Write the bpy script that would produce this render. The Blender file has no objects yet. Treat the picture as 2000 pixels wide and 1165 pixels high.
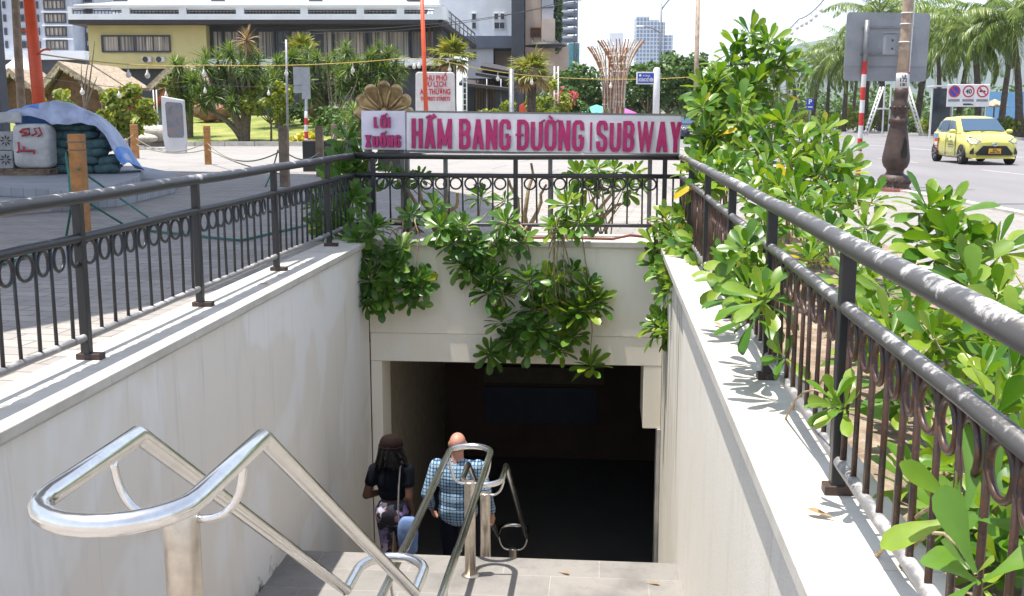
import bpy, bmesh, math, random
import numpy as np
from mathutils import Vector, Matrix, noise
R = math.radians
PI = math.pi
random.seed(7)
scene = bpy.context.scene
COL = scene.collection

# ------------------------------------------------------------------ camera maths
F, CX, CY = 2100.0, 1000.0, 582.5
TH = math.atan(353 / F)
PS = math.atan(183 * math.cos(TH) / F)
EYE = Vector((0, 0, 1.5))
HF = Vector((-math.sin(PS), math.cos(PS), 0))            # level forward
RT = Vector((math.cos(PS), math.sin(PS), 0))
FW = HF * math.cos(TH) - Vector((0, 0, math.sin(TH)))
UP = RT.cross(FW)


def ray(px, py):
    return FW + RT * ((px - CX) / F) - UP * ((py - CY) / F)


def gnd(px, py, z=0.0):
    r = ray(px, py)
    return EYE + r * ((z - EYE.z) / r.z)


def at(px, py, d):
    r = ray(px, py)
    return EYE + r * (d / r.dot(HF))


def atY(px, py, Y):
    r = ray(px, py)
    return EYE + r * (Y / r.y)


def atX(px, py, X):
    r = ray(px, py)
    return EYE + r * (X / r.x)


def proj(p):
    v = Vector(p) - EYE
    z = v.dot(FW)
    return CX + F * v.dot(RT) / z, CY - F * v.dot(UP) / z


def FL(s, d, z=0.0):
    """a point s metres right of the view axis and d metres ahead"""
    p = RT * s + HF * d
    return Vector((p.x, p.y, z))


# ------------------------------------------------------------------ objects
WM = {}


def wm(o):
    return WM.get(o.name, Matrix.Identity(4)) if o else Matrix.Identity(4)


def tag(o, label=None, cat=None, group=None, kind=None):
    if label:
        o['label'] = label
    if cat:
        o['category'] = cat
    if group:
        o['group'] = group
    if kind:
        o['kind'] = kind
    return o


def thing(name, label, cat, loc=(0, 0, 0), rz=0.0, group=None):
    o = bpy.data.objects.new(name, None)
    COL.objects.link(o)
    o.empty_display_size = 0.1
    o.location = loc
    o.rotation_euler = (0, 0, rz)
    WM[o.name] = Matrix.Translation(Vector(loc)) @ Matrix.Rotation(rz, 4, 'Z')
    return tag(o, label, cat, group)


def link(name, me, parent=None):
    o = bpy.data.objects.new(name, me)
    COL.objects.link(o)
    if parent:
        o.parent = parent
        WM[o.name] = wm(parent)
    return o


def copy_tree(o, parent=None):
    c = o.copy()
    COL.objects.link(c)
    if parent:
        c.parent = parent
    for ch in list(o.children):
        copy_tree(ch, c)
    return c


def dup(root, loc, rz=None, label=None, scale=None):
    c = copy_tree(root)
    c.location = loc
    if rz is not None:
        c.rotation_euler = (0, 0, rz)
    if label:
        c['label'] = label
    if scale:
        c.scale = (scale, scale, scale) if not hasattr(scale, '__len__') else scale
    return c


class MB:
    def __init__(s):
        s.v, s.f, s.m, s.s = [], [], [], []
        s.T = None

    def add(s, vs, fs, mi=0, sm=False):
        k = len(s.v)
        if s.T is not None:
            vs = [s.T @ Vector(v) for v in vs]
        s.v.extend([tuple(v) for v in vs])
        for f in fs:
            s.f.append([i + k for i in f])
            s.m.append(mi)
            s.s.append(sm)
        return s

    def box(s, c, size, mi=0, rz=0.0, rot=None):
        hx, hy, hz = size[0] / 2, size[1] / 2, size[2] / 2
        vs = [Vector((x, y, z)) for x in (-hx, hx) for y in (-hy, hy) for z in (-hz, hz)]
        M = rot if rot is not None else (Matrix.Rotation(rz, 3, 'Z') if rz else None)
        if M is not None:
            vs = [M @ v for v in vs]
        c = Vector(c)
        s.add([v + c for v in vs], [(0, 1, 3, 2), (4, 6, 7, 5), (0, 4, 5, 1), (2, 3, 7, 6), (0, 2, 6, 4), (1, 5, 7, 3)], mi)
        return s

    def bx(s, x0, x1, y0, y1, z0, z1, mi=0):
        return s.box(((x0 + x1) / 2, (y0 + y1) / 2, (z0 + z1) / 2), (x1 - x0, y1 - y0, z1 - z0), mi)

    def tube(s, pts, r, n=8, mi=0, cap=True, closed=False, flat=1.0):
        pts = [Vector(p) for p in pts]
        N = len(pts)
        rs = r if hasattr(r, '__len__') else [r] * N
        tg = []
        for i in range(N):
            if closed:
                a, b = pts[i - 1], pts[(i + 1) % N]
            else:
                a, b = pts[max(0, i - 1)], pts[min(N - 1, i + 1)]
            t = b - a
            tg.append(t.normalized() if t.length > 1e-9 else Vector((0, 0, 1)))
        ref = Vector((0, 0, 1)) if abs(tg[0].z) < 0.9 else Vector((1, 0, 0))
        nrm = (ref - tg[0] * ref.dot(tg[0])).normalized()
        vs, fs = [], []
        for i in range(N):
            if i:
                nrm = nrm - tg[i] * nrm.dot(tg[i])
                nrm = nrm.normalized() if nrm.length > 1e-6 else tg[i].orthogonal().normalized()
            b = tg[i].cross(nrm)
            sc = 1.0
            for k in range(n):
                a = 2 * PI * k / n
                vs.append(pts[i] + (nrm * math.cos(a) * flat + b * math.sin(a)) * rs[i] * sc)
        for i in range(N if closed else N - 1):
            j = (i + 1) % N
            for k in range(n):
                l = (k + 1) % n
                fs.append((i * n + k, i * n + l, j * n + l, j * n + k))
        s.add(vs, fs, mi, True)
        if cap and not closed:
            s.add(vs[:n], [tuple(range(n))[::-1]], mi)
            s.add(vs[-n:], [tuple(range(n))], mi)
        return s

    def lathe(s, prof, n=24, c=(0, 0, 0), mi=0, sm=True):
        c = Vector(c)
        vs, fs = [], []
        for (r, z) in prof:
            for k in range(n):
                a = 2 * PI * k / n
                vs.append(c + Vector((r * math.cos(a), r * math.sin(a), z)))
        for i in range(len(prof) - 1):
            for k in range(n):
                l = (k + 1) % n
                fs.append((i * n + k, i * n + l, (i + 1) * n + l, (i + 1) * n + k))
        s.add(vs, fs, mi, sm)
        s.add(vs[:n], [tuple(range(n))[::-1]], mi)
        s.add(vs[-n:], [tuple(range(n))], mi)
        return s

    def extr(s, poly, vec, mi=0):
        """polygon of 3-D points extruded along vec"""
        poly = [Vector(p) for p in poly]
        vec = Vector(vec)
        n = len(poly)
        vs = poly + [p + vec for p in poly]
        fs = [tuple(range(n))[::-1], tuple(range(n, 2 * n))]
        for i in range(n):
            j = (i + 1) % n
            fs.append((i, j, n + j, n + i))
        return s.add(vs, fs, mi)

    def prism(s, poly, z0, z1, mi=0):
        return s.extr([(p[0], p[1], z0) for p in poly], (0, 0, z1 - z0), mi)

    def sphere(s, c, r, nu=16, nv=10, mi=0, M=None, pw=1.0):
        c = Vector(c)
        if not hasattr(r, '__len__'):
            r = (r, r, r)

        def sp(x):
            return math.copysign(abs(x) ** pw, x)
        vs, fs = [], []
        for j in range(nv + 1):
            ph = -PI / 2 + PI * j / nv
            for i in range(nu):
                a = 2 * PI * i / nu
                v = Vector((r[0] * sp(math.cos(ph)) * sp(math.cos(a)), r[1] * sp(math.cos(ph)) * sp(math.sin(a)), r[2] * sp(math.sin(ph))))
                if M is not None:
                    v = M @ v
                vs.append(c + v)
        for j in range(nv):
            for i in range(nu):
                l = (i + 1) % nu
                fs.append((j * nu + i, j * nu + l, (j + 1) * nu + l, (j + 1) * nu + i))
        return s.add(vs, fs, mi, True)

    def quad(s, a, b, c, d, mi=0):
        return s.add([a, b, c, d], [(0, 1, 2, 3)], mi)

    def mesh(s, name, mats, inv=None, recalc=True):
        me = bpy.data.meshes.new(name)
        vs = s.v if inv is None else [tuple(inv @ Vector(v)) for v in s.v]
        me.from_pydata(vs, [], s.f)
        if not isinstance(mats, (list, tuple)):
            mats = [mats]
        for m in mats:
            me.materials.append(m)
        me.polygons.foreach_set('material_index', s.m)
        me.polygons.foreach_set('use_smooth', s.s)
        if recalc:
            bm = bmesh.new()
            bm.from_mesh(me)
            bmesh.ops.remove_doubles(bm, verts=bm.verts, dist=1e-5)
            bmesh.ops.recalc_face_normals(bm, faces=bm.faces)
            bm.to_mesh(me)
            bm.free()
        me.update()
        return me

    def build(s, name, mats, parent=None, local=False, bevel=0, recalc=True, seg=2):
        inv = None
        if parent is not None and not local:
            inv = wm(parent).inverted()
        o = link(name, s.mesh(name, mats, inv, recalc), parent)
        if bevel:
            b = o.modifiers.new('bevel', 'BEVEL')
            b.width = bevel
            b.segments = seg
            b.limit_method = 'ANGLE'
            b.angle_limit = R(40)
        return o


def np_mesh(name, V, Q, mats, parent=None, mi=None, smooth=True):
    """mesh straight from numpy arrays of vertices and quads (world coordinates)"""
    V = np.asarray(V, dtype=np.float64)
    if parent is not None:
        inv = np.array(wm(parent).inverted())
        V = V @ inv[:3, :3].T + inv[:3, 3]
    Q = np.asarray(Q, dtype=np.int32)
    me = bpy.data.meshes.new(name)
    k = Q.shape[1]
    me.vertices.add(len(V))
    me.vertices.foreach_set('co', V.ravel())
    me.loops.add(Q.size)
    me.loops.foreach_set('vertex_index', Q.ravel())
    me.polygons.add(len(Q))
    me.polygons.foreach_set('loop_start', np.arange(0, Q.size, k, dtype=np.int32))
    if not isinstance(mats, (list, tuple)):
        mats = [mats]
    for m in mats:
        me.materials.append(m)
    if mi is not None:
        me.polygons.foreach_set('material_index', np.asarray(mi, dtype=np.int32))
    me.polygons.foreach_set('use_smooth', np.full(len(Q), smooth))
    me.update(calc_edges=True)
    me.validate()
    return link(name, me, parent)


def arc(c, r, a0, a1, n, ax='XY'):
    out = []
    for i in range(n + 1):
        a = a0 + (a1 - a0) * i / n
        p = (r * math.cos(a), r * math.sin(a))
        if ax == 'XY':
            out.append(Vector((c[0] + p[0], c[1] + p[1], c[2])))
        elif ax == 'XZ':
            out.append(Vector((c[0] + p[0], c[1], c[2] + p[1])))
        else:
            out.append(Vector((c[0], c[1] + p[0], c[2] + p[1])))
    return out


def sag(a, b, drop, n=12):
    a, b = Vector(a), Vector(b)
    return [a.lerp(b, i / n) - Vector((0, 0, drop * 4 * (i / n) * (1 - i / n))) for i in range(n + 1)]


def bez(a, b, c, n=8):
    a, b, c = Vector(a), Vector(b), Vector(c)
    return [a * (1 - t) ** 2 + b * 2 * t * (1 - t) + c * t * t for t in [i / n for i in range(n + 1)]]


def text_mb(s, h, depth, bold=0.0, xs=1.0, mi=0, width=None, space=1.0):
    """letters of cap height h, standing in the XZ plane facing -Y, centred on x, baseline at z=0"""
    cu = bpy.data.curves.new('txt', 'FONT')
    cu.body = s
    cu.size = 1.0
    cu.extrude = 0.0
    cu.offset = bold
    cu.space_character = space
    cu.align_x = 'CENTER'
    cu.resolution_u = 3
    o = bpy.data.objects.new('txt', cu)
    COL.objects.link(o)
    dg = bpy.context.evaluated_depsgraph_get()
    me = bpy.data.meshes.new_from_object(o.evaluated_get(dg))
    bm = bmesh.new()
    bm.from_mesh(me)
    bmesh.ops.remove_doubles(bm, verts=bm.verts, dist=1e-5)
    r = bmesh.ops.extrude_face_region(bm, geom=bm.faces[:])
    for g in r['geom']:
        if isinstance(g, bmesh.types.BMVert):
            g.co.z += 1.0
    bm.verts.ensure_lookup_table()
    k = h / 0.682
    xsn = [v.co.x for v in bm.verts]
    sx = k * xs if width is None else width / (max(xsn) - min(xsn))
    mid = (max(xsn) + min(xsn)) / 2
    vs = [((v.co.x - mid) * sx, -v.co.z * depth, v.co.y * k) for v in bm.verts]
    for i, v in enumerate(bm.verts):
        v.index = i
    fs = [[v.index for v in f.verts] for f in bm.faces]
    bm.free()
    bpy.data.objects.remove(o)
    bpy.data.meshes.remove(me)
    m = MB()
    m.add(vs, fs, mi)
    return m


def put(mb, M):
    mb.v = [tuple(M @ Vector(v)) for v in mb.v]
    return mb


def merge(*ms):
    o = MB()
    for m in ms:
        k = len(o.v)
        o.v += m.v
        o.f += [[i + k for i in f] for f in m.f]
        o.m += m.m
        o.s += m.s
    return o
# ------------------------------------------------------------------ materials
class NT:
    """small node-graph builder"""

    def __init__(s, name):
        s.m = bpy.data.materials.new(name)
        s.m.use_nodes = True
        s.n = s.m.node_tree.nodes
        s.l = s.m.node_tree.links
        s.b = s.n['Principled BSDF']
        s.out = s.n['Material Output']

    def node(s, t, **k):
        n = s.n.new(t)
        for a, v in k.items():
            if a.startswith('i_'):
                n.inputs[a[2:].replace('_', ' ')].default_value = v
            else:
                setattr(n, a, v)
        return n

    def lk(s, a, b):
        s.l.new(a, b)

    def co(s, kind='Object', scale=(1, 1, 1), rot=(0, 0, 0)):
        t = s.node('ShaderNodeNewGeometry' if kind == 'Position' else 'ShaderNodeTexCoord')
        m = s.node('ShaderNodeMapping')
        m.inputs['Scale'].default_value = scale
        m.inputs['Rotation'].default_value = rot
        s.lk(t.outputs[kind], m.inputs['Vector'])
        return m.outputs['Vector']

    def noise(s, co, scale, detail=4, rough=0.55, dist=0.0):
        n = s.node('ShaderNodeTexNoise', noise_dimensions='3D')
        n.inputs['Scale'].default_value = scale
        n.inputs['Detail'].default_value = detail
        n.inputs['Roughness'].default_value = rough
        n.inputs['Distortion'].default_value = dist
        s.lk(co, n.inputs['Vector'])
        return n.outputs['Fac']

    def ramp(s, fac, *stops):
        r = s.node('ShaderNodeValToRGB')
        e = r.color_ramp.elements
        while len(e) < len(stops):
            e.new(0.5)
        for k, (p, c) in enumerate(stops):
            e[k].position = p
            e[k].color = c if len(c) == 4 else (*c, 1)
        s.lk(fac, r.inputs['Fac'])
        return r.outputs['Color']

    def f(s, fac, lo, hi):
        """smooth 0..1 between lo and hi"""
        m = s.node('ShaderNodeMapRange', interpolation_type='SMOOTHSTEP')
        m.inputs['From Min'].default_value = lo
        m.inputs['From Max'].default_value = hi
        s.lk(fac, m.inputs['Value'])
        return m.outputs['Result']

    def mix(s, fac, a, b, mode='MIX'):
        m = s.node('ShaderNodeMix', data_type='RGBA', blend_type=mode)
        for i, x in ((0, fac), (6, a), (7, b)):
            if hasattr(x, 'links') or hasattr(x, 'is_linked'):
                s.lk(x, m.inputs[i])
            elif i == 0:
                m.inputs[0].default_value = x
            else:
                m.inputs[i].default_value = (*x, 1) if len(x) == 3 else x
        return m.outputs[2]

    def math(s, op, a, b=0.0):
        m = s.node('ShaderNodeMath', operation=op)
        for i, x in ((0, a), (1, b)):
            if hasattr(x, 'is_linked'):
                s.lk(x, m.inputs[i])
            else:
                m.inputs[i].default_value = x
        return m.outputs[0]

    def sep(s, co):
        n = s.node('ShaderNodeSeparateXYZ')
        s.lk(co, n.inputs[0])
        return n.outputs

    def bump(s, h, strength=0.3, dist=0.01):
        n = s.node('ShaderNodeBump')
        n.inputs['Strength'].default_value = strength
        n.inputs['Distance'].default_value = dist
        s.lk(h, n.inputs['Height'])
        s.lk(n.outputs['Normal'], s.b.inputs['Normal'])

    def set(s, **k):
        for a, v in k.items():
            i = s.b.inputs[a.replace('_', ' ')]
            if hasattr(v, 'is_linked'):
                s.lk(v, i)
            else:
                i.default_value = (*v, 1) if hasattr(v, '__len__') and len(v) == 3 and i.type == 'RGBA' else v
        return s


def mat(name, col, rough=0.6, metal=0.0, var=0.18, scale=6.0, bump=0.15, bscale=None, bdist=0.006, col2=None, spec=0.5, coat=0.0):
    t = NT(name)
    co = t.co()
    n = t.noise(co, scale, 5, 0.6)
    c2 = col2 or tuple(c * (1 - var * 1.6) for c in col)
    c1 = tuple(min(1, c * (1 + var * 0.5)) for c in col)
    t.set(Base_Color=t.ramp(n, (0.28, c2), (0.62, c1)), Metallic=metal, Specular_IOR_Level=spec)
    t.set(Roughness=t.math('ADD', t.math('MULTIPLY', n, 0.25), rough - 0.12))
    if coat:
        t.set(Coat_Weight=coat, Coat_Roughness=0.08)
    if bump:
        t.bump(t.noise(co, bscale or scale * 6, 4, 0.6), bump, bdist)
    return t.m


M = {}


def build_materials():
    # plaster on the stairwell walls: off-white paint, pale repainted patches, drips and mildew near the steps
    def plaster(name, base, patch, grain, speck, mildew, streak, zlow):
        t = NT(name)
        co = t.co('Position')
        x, y, z = t.sep(co)
        big = t.noise(co, 0.75, 3, 0.5, 0.6)
        col = t.mix(t.f(big, 0.48, 0.55), base, patch)
        fine = t.noise(t.co('Position', scale=(1, 1, 0.25)), 5, 6, 0.65)
        col = t.mix(t.math('MULTIPLY', t.f(fine, 0.5, 0.8), 0.35), col, tuple(c * 0.72 for c in base))
        dr = t.noise(t.co('Position', scale=(1, 1, 0.06)), 7, 5, 0.65, 0.4)
        top = t.f(z, -2.6 if streak > .8 else -1.5, -0.2 if streak > .8 else 0.12)
        col = t.mix(t.math('MULTIPLY', t.math('MULTIPLY', t.f(dr, 0.56 - (0.07 if streak > .8 else 0), 0.72 - (0.1 if streak > .8 else 0)), top), streak), col, (0.16, 0.145, 0.12))
        if mildew:
            mn = t.noise(co, 4.5, 6, 0.75)
            # the dirt creeps up a band above the stair line
            hgt = t.math('SUBTRACT', z, zlow)
            stair = t.math('ADD', zlow, t.math('MULTIPLY', t.math('MAXIMUM', t.math('SUBTRACT', 5.75, y), 0.0), 0.66))
            stair = t.math('SUBTRACT', stair, t.math('MULTIPLY', t.math('MAXIMUM', t.math('SUBTRACT', y, 8.75), 0.0), 0.667))
            hgt = t.math('SUBTRACT', z, stair)
            patchy = t.noise(t.co('Position', scale=(1, 1, .4)), 1.1, 2)
            band = t.f(t.math('ADD', t.math('ADD', t.math('MULTIPLY', hgt, -0.9), mn), t.math('MULTIPLY', patchy, .5)), 0.68, 0.86)
            col = t.mix(t.math('MULTIPLY', band, mildew), col, (0.035, 0.034, 0.03))
        if speck:
            v = t.noise(co, 85, 2, 0.5)
            col = t.mix(t.math('MULTIPLY', t.f(v, 0.60, 0.72), speck), col, (0.21, 0.19, 0.16))
        t.set(Base_Color=col, Roughness=0.82, Specular_IOR_Level=0.25)
        h = t.math('ADD', t.noise(co, grain, 4, 0.6), t.math('MULTIPLY', big, 0.6))
        t.bump(h, 0.35 if speck else 0.18, 0.006)
        return t.m
    M['plaster_left'] = plaster('painted_plaster', (0.75, 0.70, 0.635), (0.79, 0.765, 0.735), 26, 0, 0.95, 0.24, -2.27)
    M['plaster_rough'] = plaster('rough_cast_plaster', (0.74, 0.70, 0.62), (0.76, 0.72, 0.65), 90, 0.6, 0, 0.2, -2.27)
    M['plaster_smooth'] = plaster('smooth_plaster', (0.70, 0.66, 0.57), (0.74, 0.70, 0.62), 20, 0, 0, 0.9, -2.3)
    M['plaster_end'] = plaster('cream_plaster', (0.86, 0.79, 0.655), (0.87, 0.81, 0.69), 20, 0, 0, 0.18, -4)
    M['plaster_dim'] = mat('dim_plaster', (0.46, 0.40, 0.30), 0.85, var=0.15)  # cream plaster in a darker copy, the passage's dimness put into its colour

    # coping of white stone slabs, joints across its length
    t = NT('white_stone_coping')
    co = t.co()
    x, y, z = t.sep(co)
    n = t.noise(co, 3, 6, 0.65)
    col = t.ramp(n, (0.3, (0.44, 0.405, 0.355)), (0.6, (0.56, 0.53, 0.48)))
    st = t.f(t.noise(co, 9, 5, 0.7), 0.60, 0.75)
    col = t.mix(t.math('MULTIPLY', st, 0.5), col, (0.34, 0.28, 0.22))
    t.set(Base_Color=col, Roughness=0.7)
    t.bump(t.noise(co, 40, 4), 0.12, 0.004)
    M['coping'] = t.m

    def tiles(name, a, b, mortar, bw, rh, msize, rough=0.75, rot=0.0, dirt=0.4, offset=0.5, dcol=(0.2, 0.19, 0.18)):
        t = NT(name)
        co = t.co(rot=(0, 0, rot))
        br = t.node('ShaderNodeTexBrick')
        br.offset = offset
        t.lk(co, br.inputs['Vector'])
        for k, c in (('Color1', a), ('Color2', b), ('Mortar', mortar)):
            br.inputs[k].default_value = (*c, 1)
        br.inputs['Scale'].default_value = 1.0
        br.inputs['Mortar Size'].default_value = msize
        br.inputs['Mortar Smooth'].default_value = 0.2
        br.inputs['Brick Width'].default_value = bw
        br.inputs['Row Height'].default_value = rh
        n = t.noise(co, 1.3, 6, 0.65)
        n2 = t.noise(co, 14, 5, 0.7)
        col = t.mix(t.math('MULTIPLY', t.f(n, 0.42, 0.7), dirt), br.outputs['Color'], dcol)
        col = t.mix(t.math('MULTIPLY', t.f(n2, 0.5, 0.75), dirt * 0.6), col, dcol)
        t.set(Base_Color=col, Roughness=rough)
        t.bump(t.math('ADD', t.math('MULTIPLY', n2, 0.4), t.math('MULTIPLY', br.outputs['Fac'], -1.0)), 0.3, 0.006)
        return t.m
    M['paving'] = tiles('plaza_paving', (0.33, 0.30, 0.275), (0.26, 0.24, 0.225), (0.14, 0.13, 0.12), 0.42, 0.21, 0.010, rot=PS, dirt=0.5, dcol=(0.17, 0.155, 0.14))
    M['pavement'] = tiles('pavement_tiles', (0.275, 0.255, 0.24), (0.235, 0.22, 0.205), (0.12, 0.11, 0.10), 0.4, 0.2, 0.008, rot=-0.1, dirt=0.3, dcol=(0.27, 0.25, 0.22))
    M['step_stone'] = tiles('granite_steps', (0.235, 0.22, 0.205), (0.20, 0.19, 0.178), (0.34, 0.32, 0.30), 0.8, 0.4, 0.003, dirt=0.75, rough=0.6, dcol=(0.115, 0.11, 0.105))
    M['plinth'] = tiles('plinth_stone', (0.34, 0.36, 0.39), (0.27, 0.29, 0.32), (0.2, 0.2, 0.21), 0.6, 0.15, 0.006, dirt=0.4)
    M['kerb'] = mat('kerb_stone', (0.48, 0.46, 0.42), 0.8, scale=3)
    M['concrete_path'] = tiles('pale_concrete_slabs', (0.275, 0.26, 0.245), (0.25, 0.235, 0.225), (0.13, 0.125, 0.12), 4.0, 2.6, 0.03, rot=PS, dirt=0.35, dcol=(0.18, 0.17, 0.16))
    t = NT('asphalt')
    co = t.co()
    n = t.noise(t.co(scale=(1, 0.15, 1)), 0.55, 5, 0.6)
    g = t.noise(co, 60, 3, 0.7)
    col = t.ramp(n, (0.3, (0.155, 0.148, 0.155)), (0.7, (0.20, 0.19, 0.198)))
    col = t.mix(t.math('MULTIPLY', t.f(g, 0.45, 0.75), 0.3), col, (0.13, 0.125, 0.13))
    t.set(Base_Color=col, Roughness=0.85)
    t.bump(g, 0.25, 0.006)
    M['asphalt'] = t.m
    M['road_paint'] = mat('worn_road_paint', (0.36, 0.355, 0.345), 0.7, scale=5, var=0.35)
    t = NT('planter_soil')
    co = t.co()
    n = t.noise(co, 7, 8, 0.7)
    col = t.ramp(n, (0.3, (0.10, 0.072, 0.048)), (0.5, (0.27, 0.20, 0.145)), (0.68, (0.42, 0.345, 0.27)))
    t.set(Base_Color=col, Roughness=0.95)
    t.bump(t.noise(co, 14, 6, 0.7), 0.9, 0.04)
    M['soil'] = t.m
    t = NT('lawn')
    co = t.co()
    n = t.noise(co, 0.5, 6, 0.65)
    g = t.noise(co, 9, 5, 0.8)
    col = t.ramp(n, (0.33, (0.10, 0.15, 0.025)), (0.5, (0.20, 0.235, 0.045)), (0.66, (0.34, 0.30, 0.10)))
    col = t.mix(t.math('MULTIPLY', t.f(g, 0.45, 0.7), 0.5), col, (0.07, 0.105, 0.02))
    t.set(Base_Color=col, Roughness=0.95)
    t.bump(g, 0.8, 0.08)
    M['lawn'] = t.m

    # painted iron: dark grey paint, flaked pale on the sun side
    def iron(name, paint, worn, amount, rust=0.0, sc=11):
        t = NT(name)
        co = t.co()
        n = t.noise(t.co(scale=(1, 1, 1)), sc, 7, 0.72)
        g = t.node('ShaderNodeNewGeometry')
        nz = t.sep(g.outputs['Normal'])[2]
        big = t.noise(co, 2.6, 3, 0.6)
        lim = t.math('ADD', t.math('ADD', t.math('MULTIPLY', n, .62), t.math('MULTIPLY', big, .38)), t.math('MULTIPLY', nz, 0.11))
        w = t.f(lim, 0.64 - amount, 0.77 - amount)
        col = t.mix(w, paint, worn)
        if rust:
            rn = t.noise(co, 17, 6, 0.7)
            col = t.mix(t.math('MULTIPLY', t.f(rn, 0.62 - rust * 0.3, 0.72 - rust * 0.2), 0.92), col, (0.075, 0.034, 0.021))
            rn2 = t.noise(co, 60, 3, 0.7)
            col = t.mix(t.math('MULTIPLY', t.f(rn2, 0.58, 0.7), 0.6 * rust), col, (0.22, 0.10, 0.055))
        t.set(Base_Color=col, Roughness=t.math('ADD', t.math('MULTIPLY', w, 0.25), 0.42), Metallic=0.15)
        t.bump(t.noise(co, 55, 4, 0.7), 0.35 if rust > .5 else 0.12, 0.002)
        return t.m
    M['iron'] = iron('dark_painted_iron', (0.024, 0.024, 0.027), (0.25, 0.24, 0.24), 0.0)
    M['iron_rail'] = iron('flaking_painted_rail', (0.034, 0.034, 0.04), (0.46, 0.455, 0.46), 0.05, sc=13)
    M['iron_rail_right'] = iron('weathered_grey_rail', (0.072, 0.069, 0.068), (0.50, 0.49, 0.48), 0.065, sc=15)
    M['iron_pale'] = iron('whitened_bottom_rail', (0.19, 0.185, 0.185), (0.40, 0.39, 0.38), 0.10, rust=0.1, sc=9)
    M['iron_rust'] = iron('rusting_iron_bar', (0.032, 0.026, 0.025), (0.13, 0.085, 0.065), 0.01, rust=0.8)
    t = NT('stainless_steel')
    co = t.co()
    n = t.noise(t.co(scale=(1, 1, 1)), 22, 5, 0.7)
    t.set(Base_Color=t.ramp(n, (0.3, (0.70, 0.68, 0.65)), (0.7, (0.82, 0.81, 0.80))), Metallic=1.0,
          Roughness=t.math('ADD', t.math('MULTIPLY', t.f(t.noise(co, 5, 4, 0.6), 0.4, 0.75), 0.08), 0.17))
    t.bump(t.noise(co, 30, 2), 0.03, 0.001)
    M['steel'] = t.m
    M['steel_post'] = mat('brushed_steel_post', (0.62, 0.55, 0.47), 0.34, metal=0.95, scale=12, var=0.16, bump=0.05)
    M['cable'] = mat('brown_cable_sheath', (0.16, 0.05, 0.03), 0.5)

    # leaves: colour varies leaf by leaf, light passes through the blade
    def leaf(name, a, b, c, old=0.0, trans=0.35, rough=0.35, spec=0.5):
        t = NT(name)
        g = t.node('ShaderNodeNewGeometry')
        r = g.outputs['Random Per Island']
        st = [(0.0, a), (0.55, b), (0.93, c)]
        if old:
            st += [(1.0 - old, c), (1.0 - old + 0.004, (0.55, 0.42, 0.03))]
        col = t.ramp(r, *st)
        n = t.noise(t.co(), 18, 3)
        col = t.mix(0.3, col, t.ramp(n, (0.3, (0.55, 0.6, 0.5)), (0.7, (1.15, 1.15, 1.1))), 'MULTIPLY')
        t.set(Base_Color=col, Roughness=rough, Specular_IOR_Level=spec)
        tr = t.node('ShaderNodeBsdfTranslucent')
        tc = t.mix(1.0, col, (1.55, 1.5, 0.5), 'MULTIPLY')
        t.lk(tc, tr.inputs['Color'])
        mx = t.node('ShaderNodeMixShader')
        mx.inputs[0].default_value = trans
        t.lk(t.b.outputs[0], mx.inputs[1])
        t.lk(tr.outputs[0], mx.inputs[2])
        t.lk(mx.outputs[0], t.out.inputs['Surface'])
        return t.m
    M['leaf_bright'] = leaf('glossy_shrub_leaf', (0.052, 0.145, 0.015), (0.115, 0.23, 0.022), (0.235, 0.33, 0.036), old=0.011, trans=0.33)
    M['leaf_deep'] = leaf('shaded_shrub_leaf', (0.042, 0.12, 0.016), (0.078, 0.18, 0.024), (0.155, 0.265, 0.036), old=0.006, trans=0.32)  # same leaf in a darker copy, shade put into its colour
    M['leaf_tree'] = leaf('tree_leaf', (0.035, 0.085, 0.016), (0.062, 0.125, 0.024), (0.11, 0.175, 0.035), trans=0.25, rough=0.5)
    M['leaf_lime'] = leaf('lime_bush_leaf', (0.09, 0.15, 0.015), (0.17, 0.22, 0.025), (0.32, 0.32, 0.03), trans=0.35, rough=0.5)
    M['leaf_yellow'] = leaf('yellow_bush_leaf', (0.35, 0.32, 0.02), (0.5, 0.44, 0.03), (0.62, 0.55, 0.08), trans=0.35, rough=0.5)
    M['leaf_palm'] = leaf('palm_leaf', (0.055, 0.115, 0.018), (0.11, 0.175, 0.03), (0.22, 0.27, 0.065), trans=0.3, rough=0.42)
    M['leaf_dracaena'] = leaf('sword_leaf', (0.045, 0.105, 0.022), (0.095, 0.165, 0.035), (0.21, 0.26, 0.065), trans=0.28, rough=0.45)
    M['leaf_fan'] = leaf('fan_leaf', (0.10, 0.14, 0.02), (0.2, 0.22, 0.035), (0.36, 0.32, 0.10), trans=0.3, rough=0.5)
    M['leaf_dry'] = leaf('dry_leaf', (0.20, 0.13, 0.06), (0.34, 0.22, 0.12), (0.45, 0.30, 0.18), trans=0.2, rough=0.8)
    M['petal_pink'] = leaf('pink_petal', (0.5, 0.08, 0.16), (0.6, 0.12, 0.18), (0.65, 0.2, 0.16), trans=0.3)
    M['stem'] = mat('knotted_stem', (0.34, 0.26, 0.15), 0.85, scale=14, var=0.35, bump=0.5)
    M['stem_green'] = mat('green_stem', (0.22, 0.24, 0.09), 0.7, scale=14, var=0.3)
    M['bark'] = mat('grey_bark', (0.17, 0.135, 0.10), 0.9, scale=9, var=0.4, bump=0.8, bdist=0.03)
    M['bark_dark'] = mat('dark_palm_bark', (0.085, 0.065, 0.05), 0.95, scale=7, var=0.4, bump=0.9, bdist=0.03)

    # paint, cloth and small stuff
    M['sign_white'] = mat('sun_faded_white_panel', (0.80, 0.785, 0.79), 0.5, scale=5, var=0.07, bump=0.03)
    M['sign_lilac'] = mat('faded_lilac_panel', (0.70, 0.66, 0.76), 0.5, scale=5, var=0.08, bump=0.03)
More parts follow.
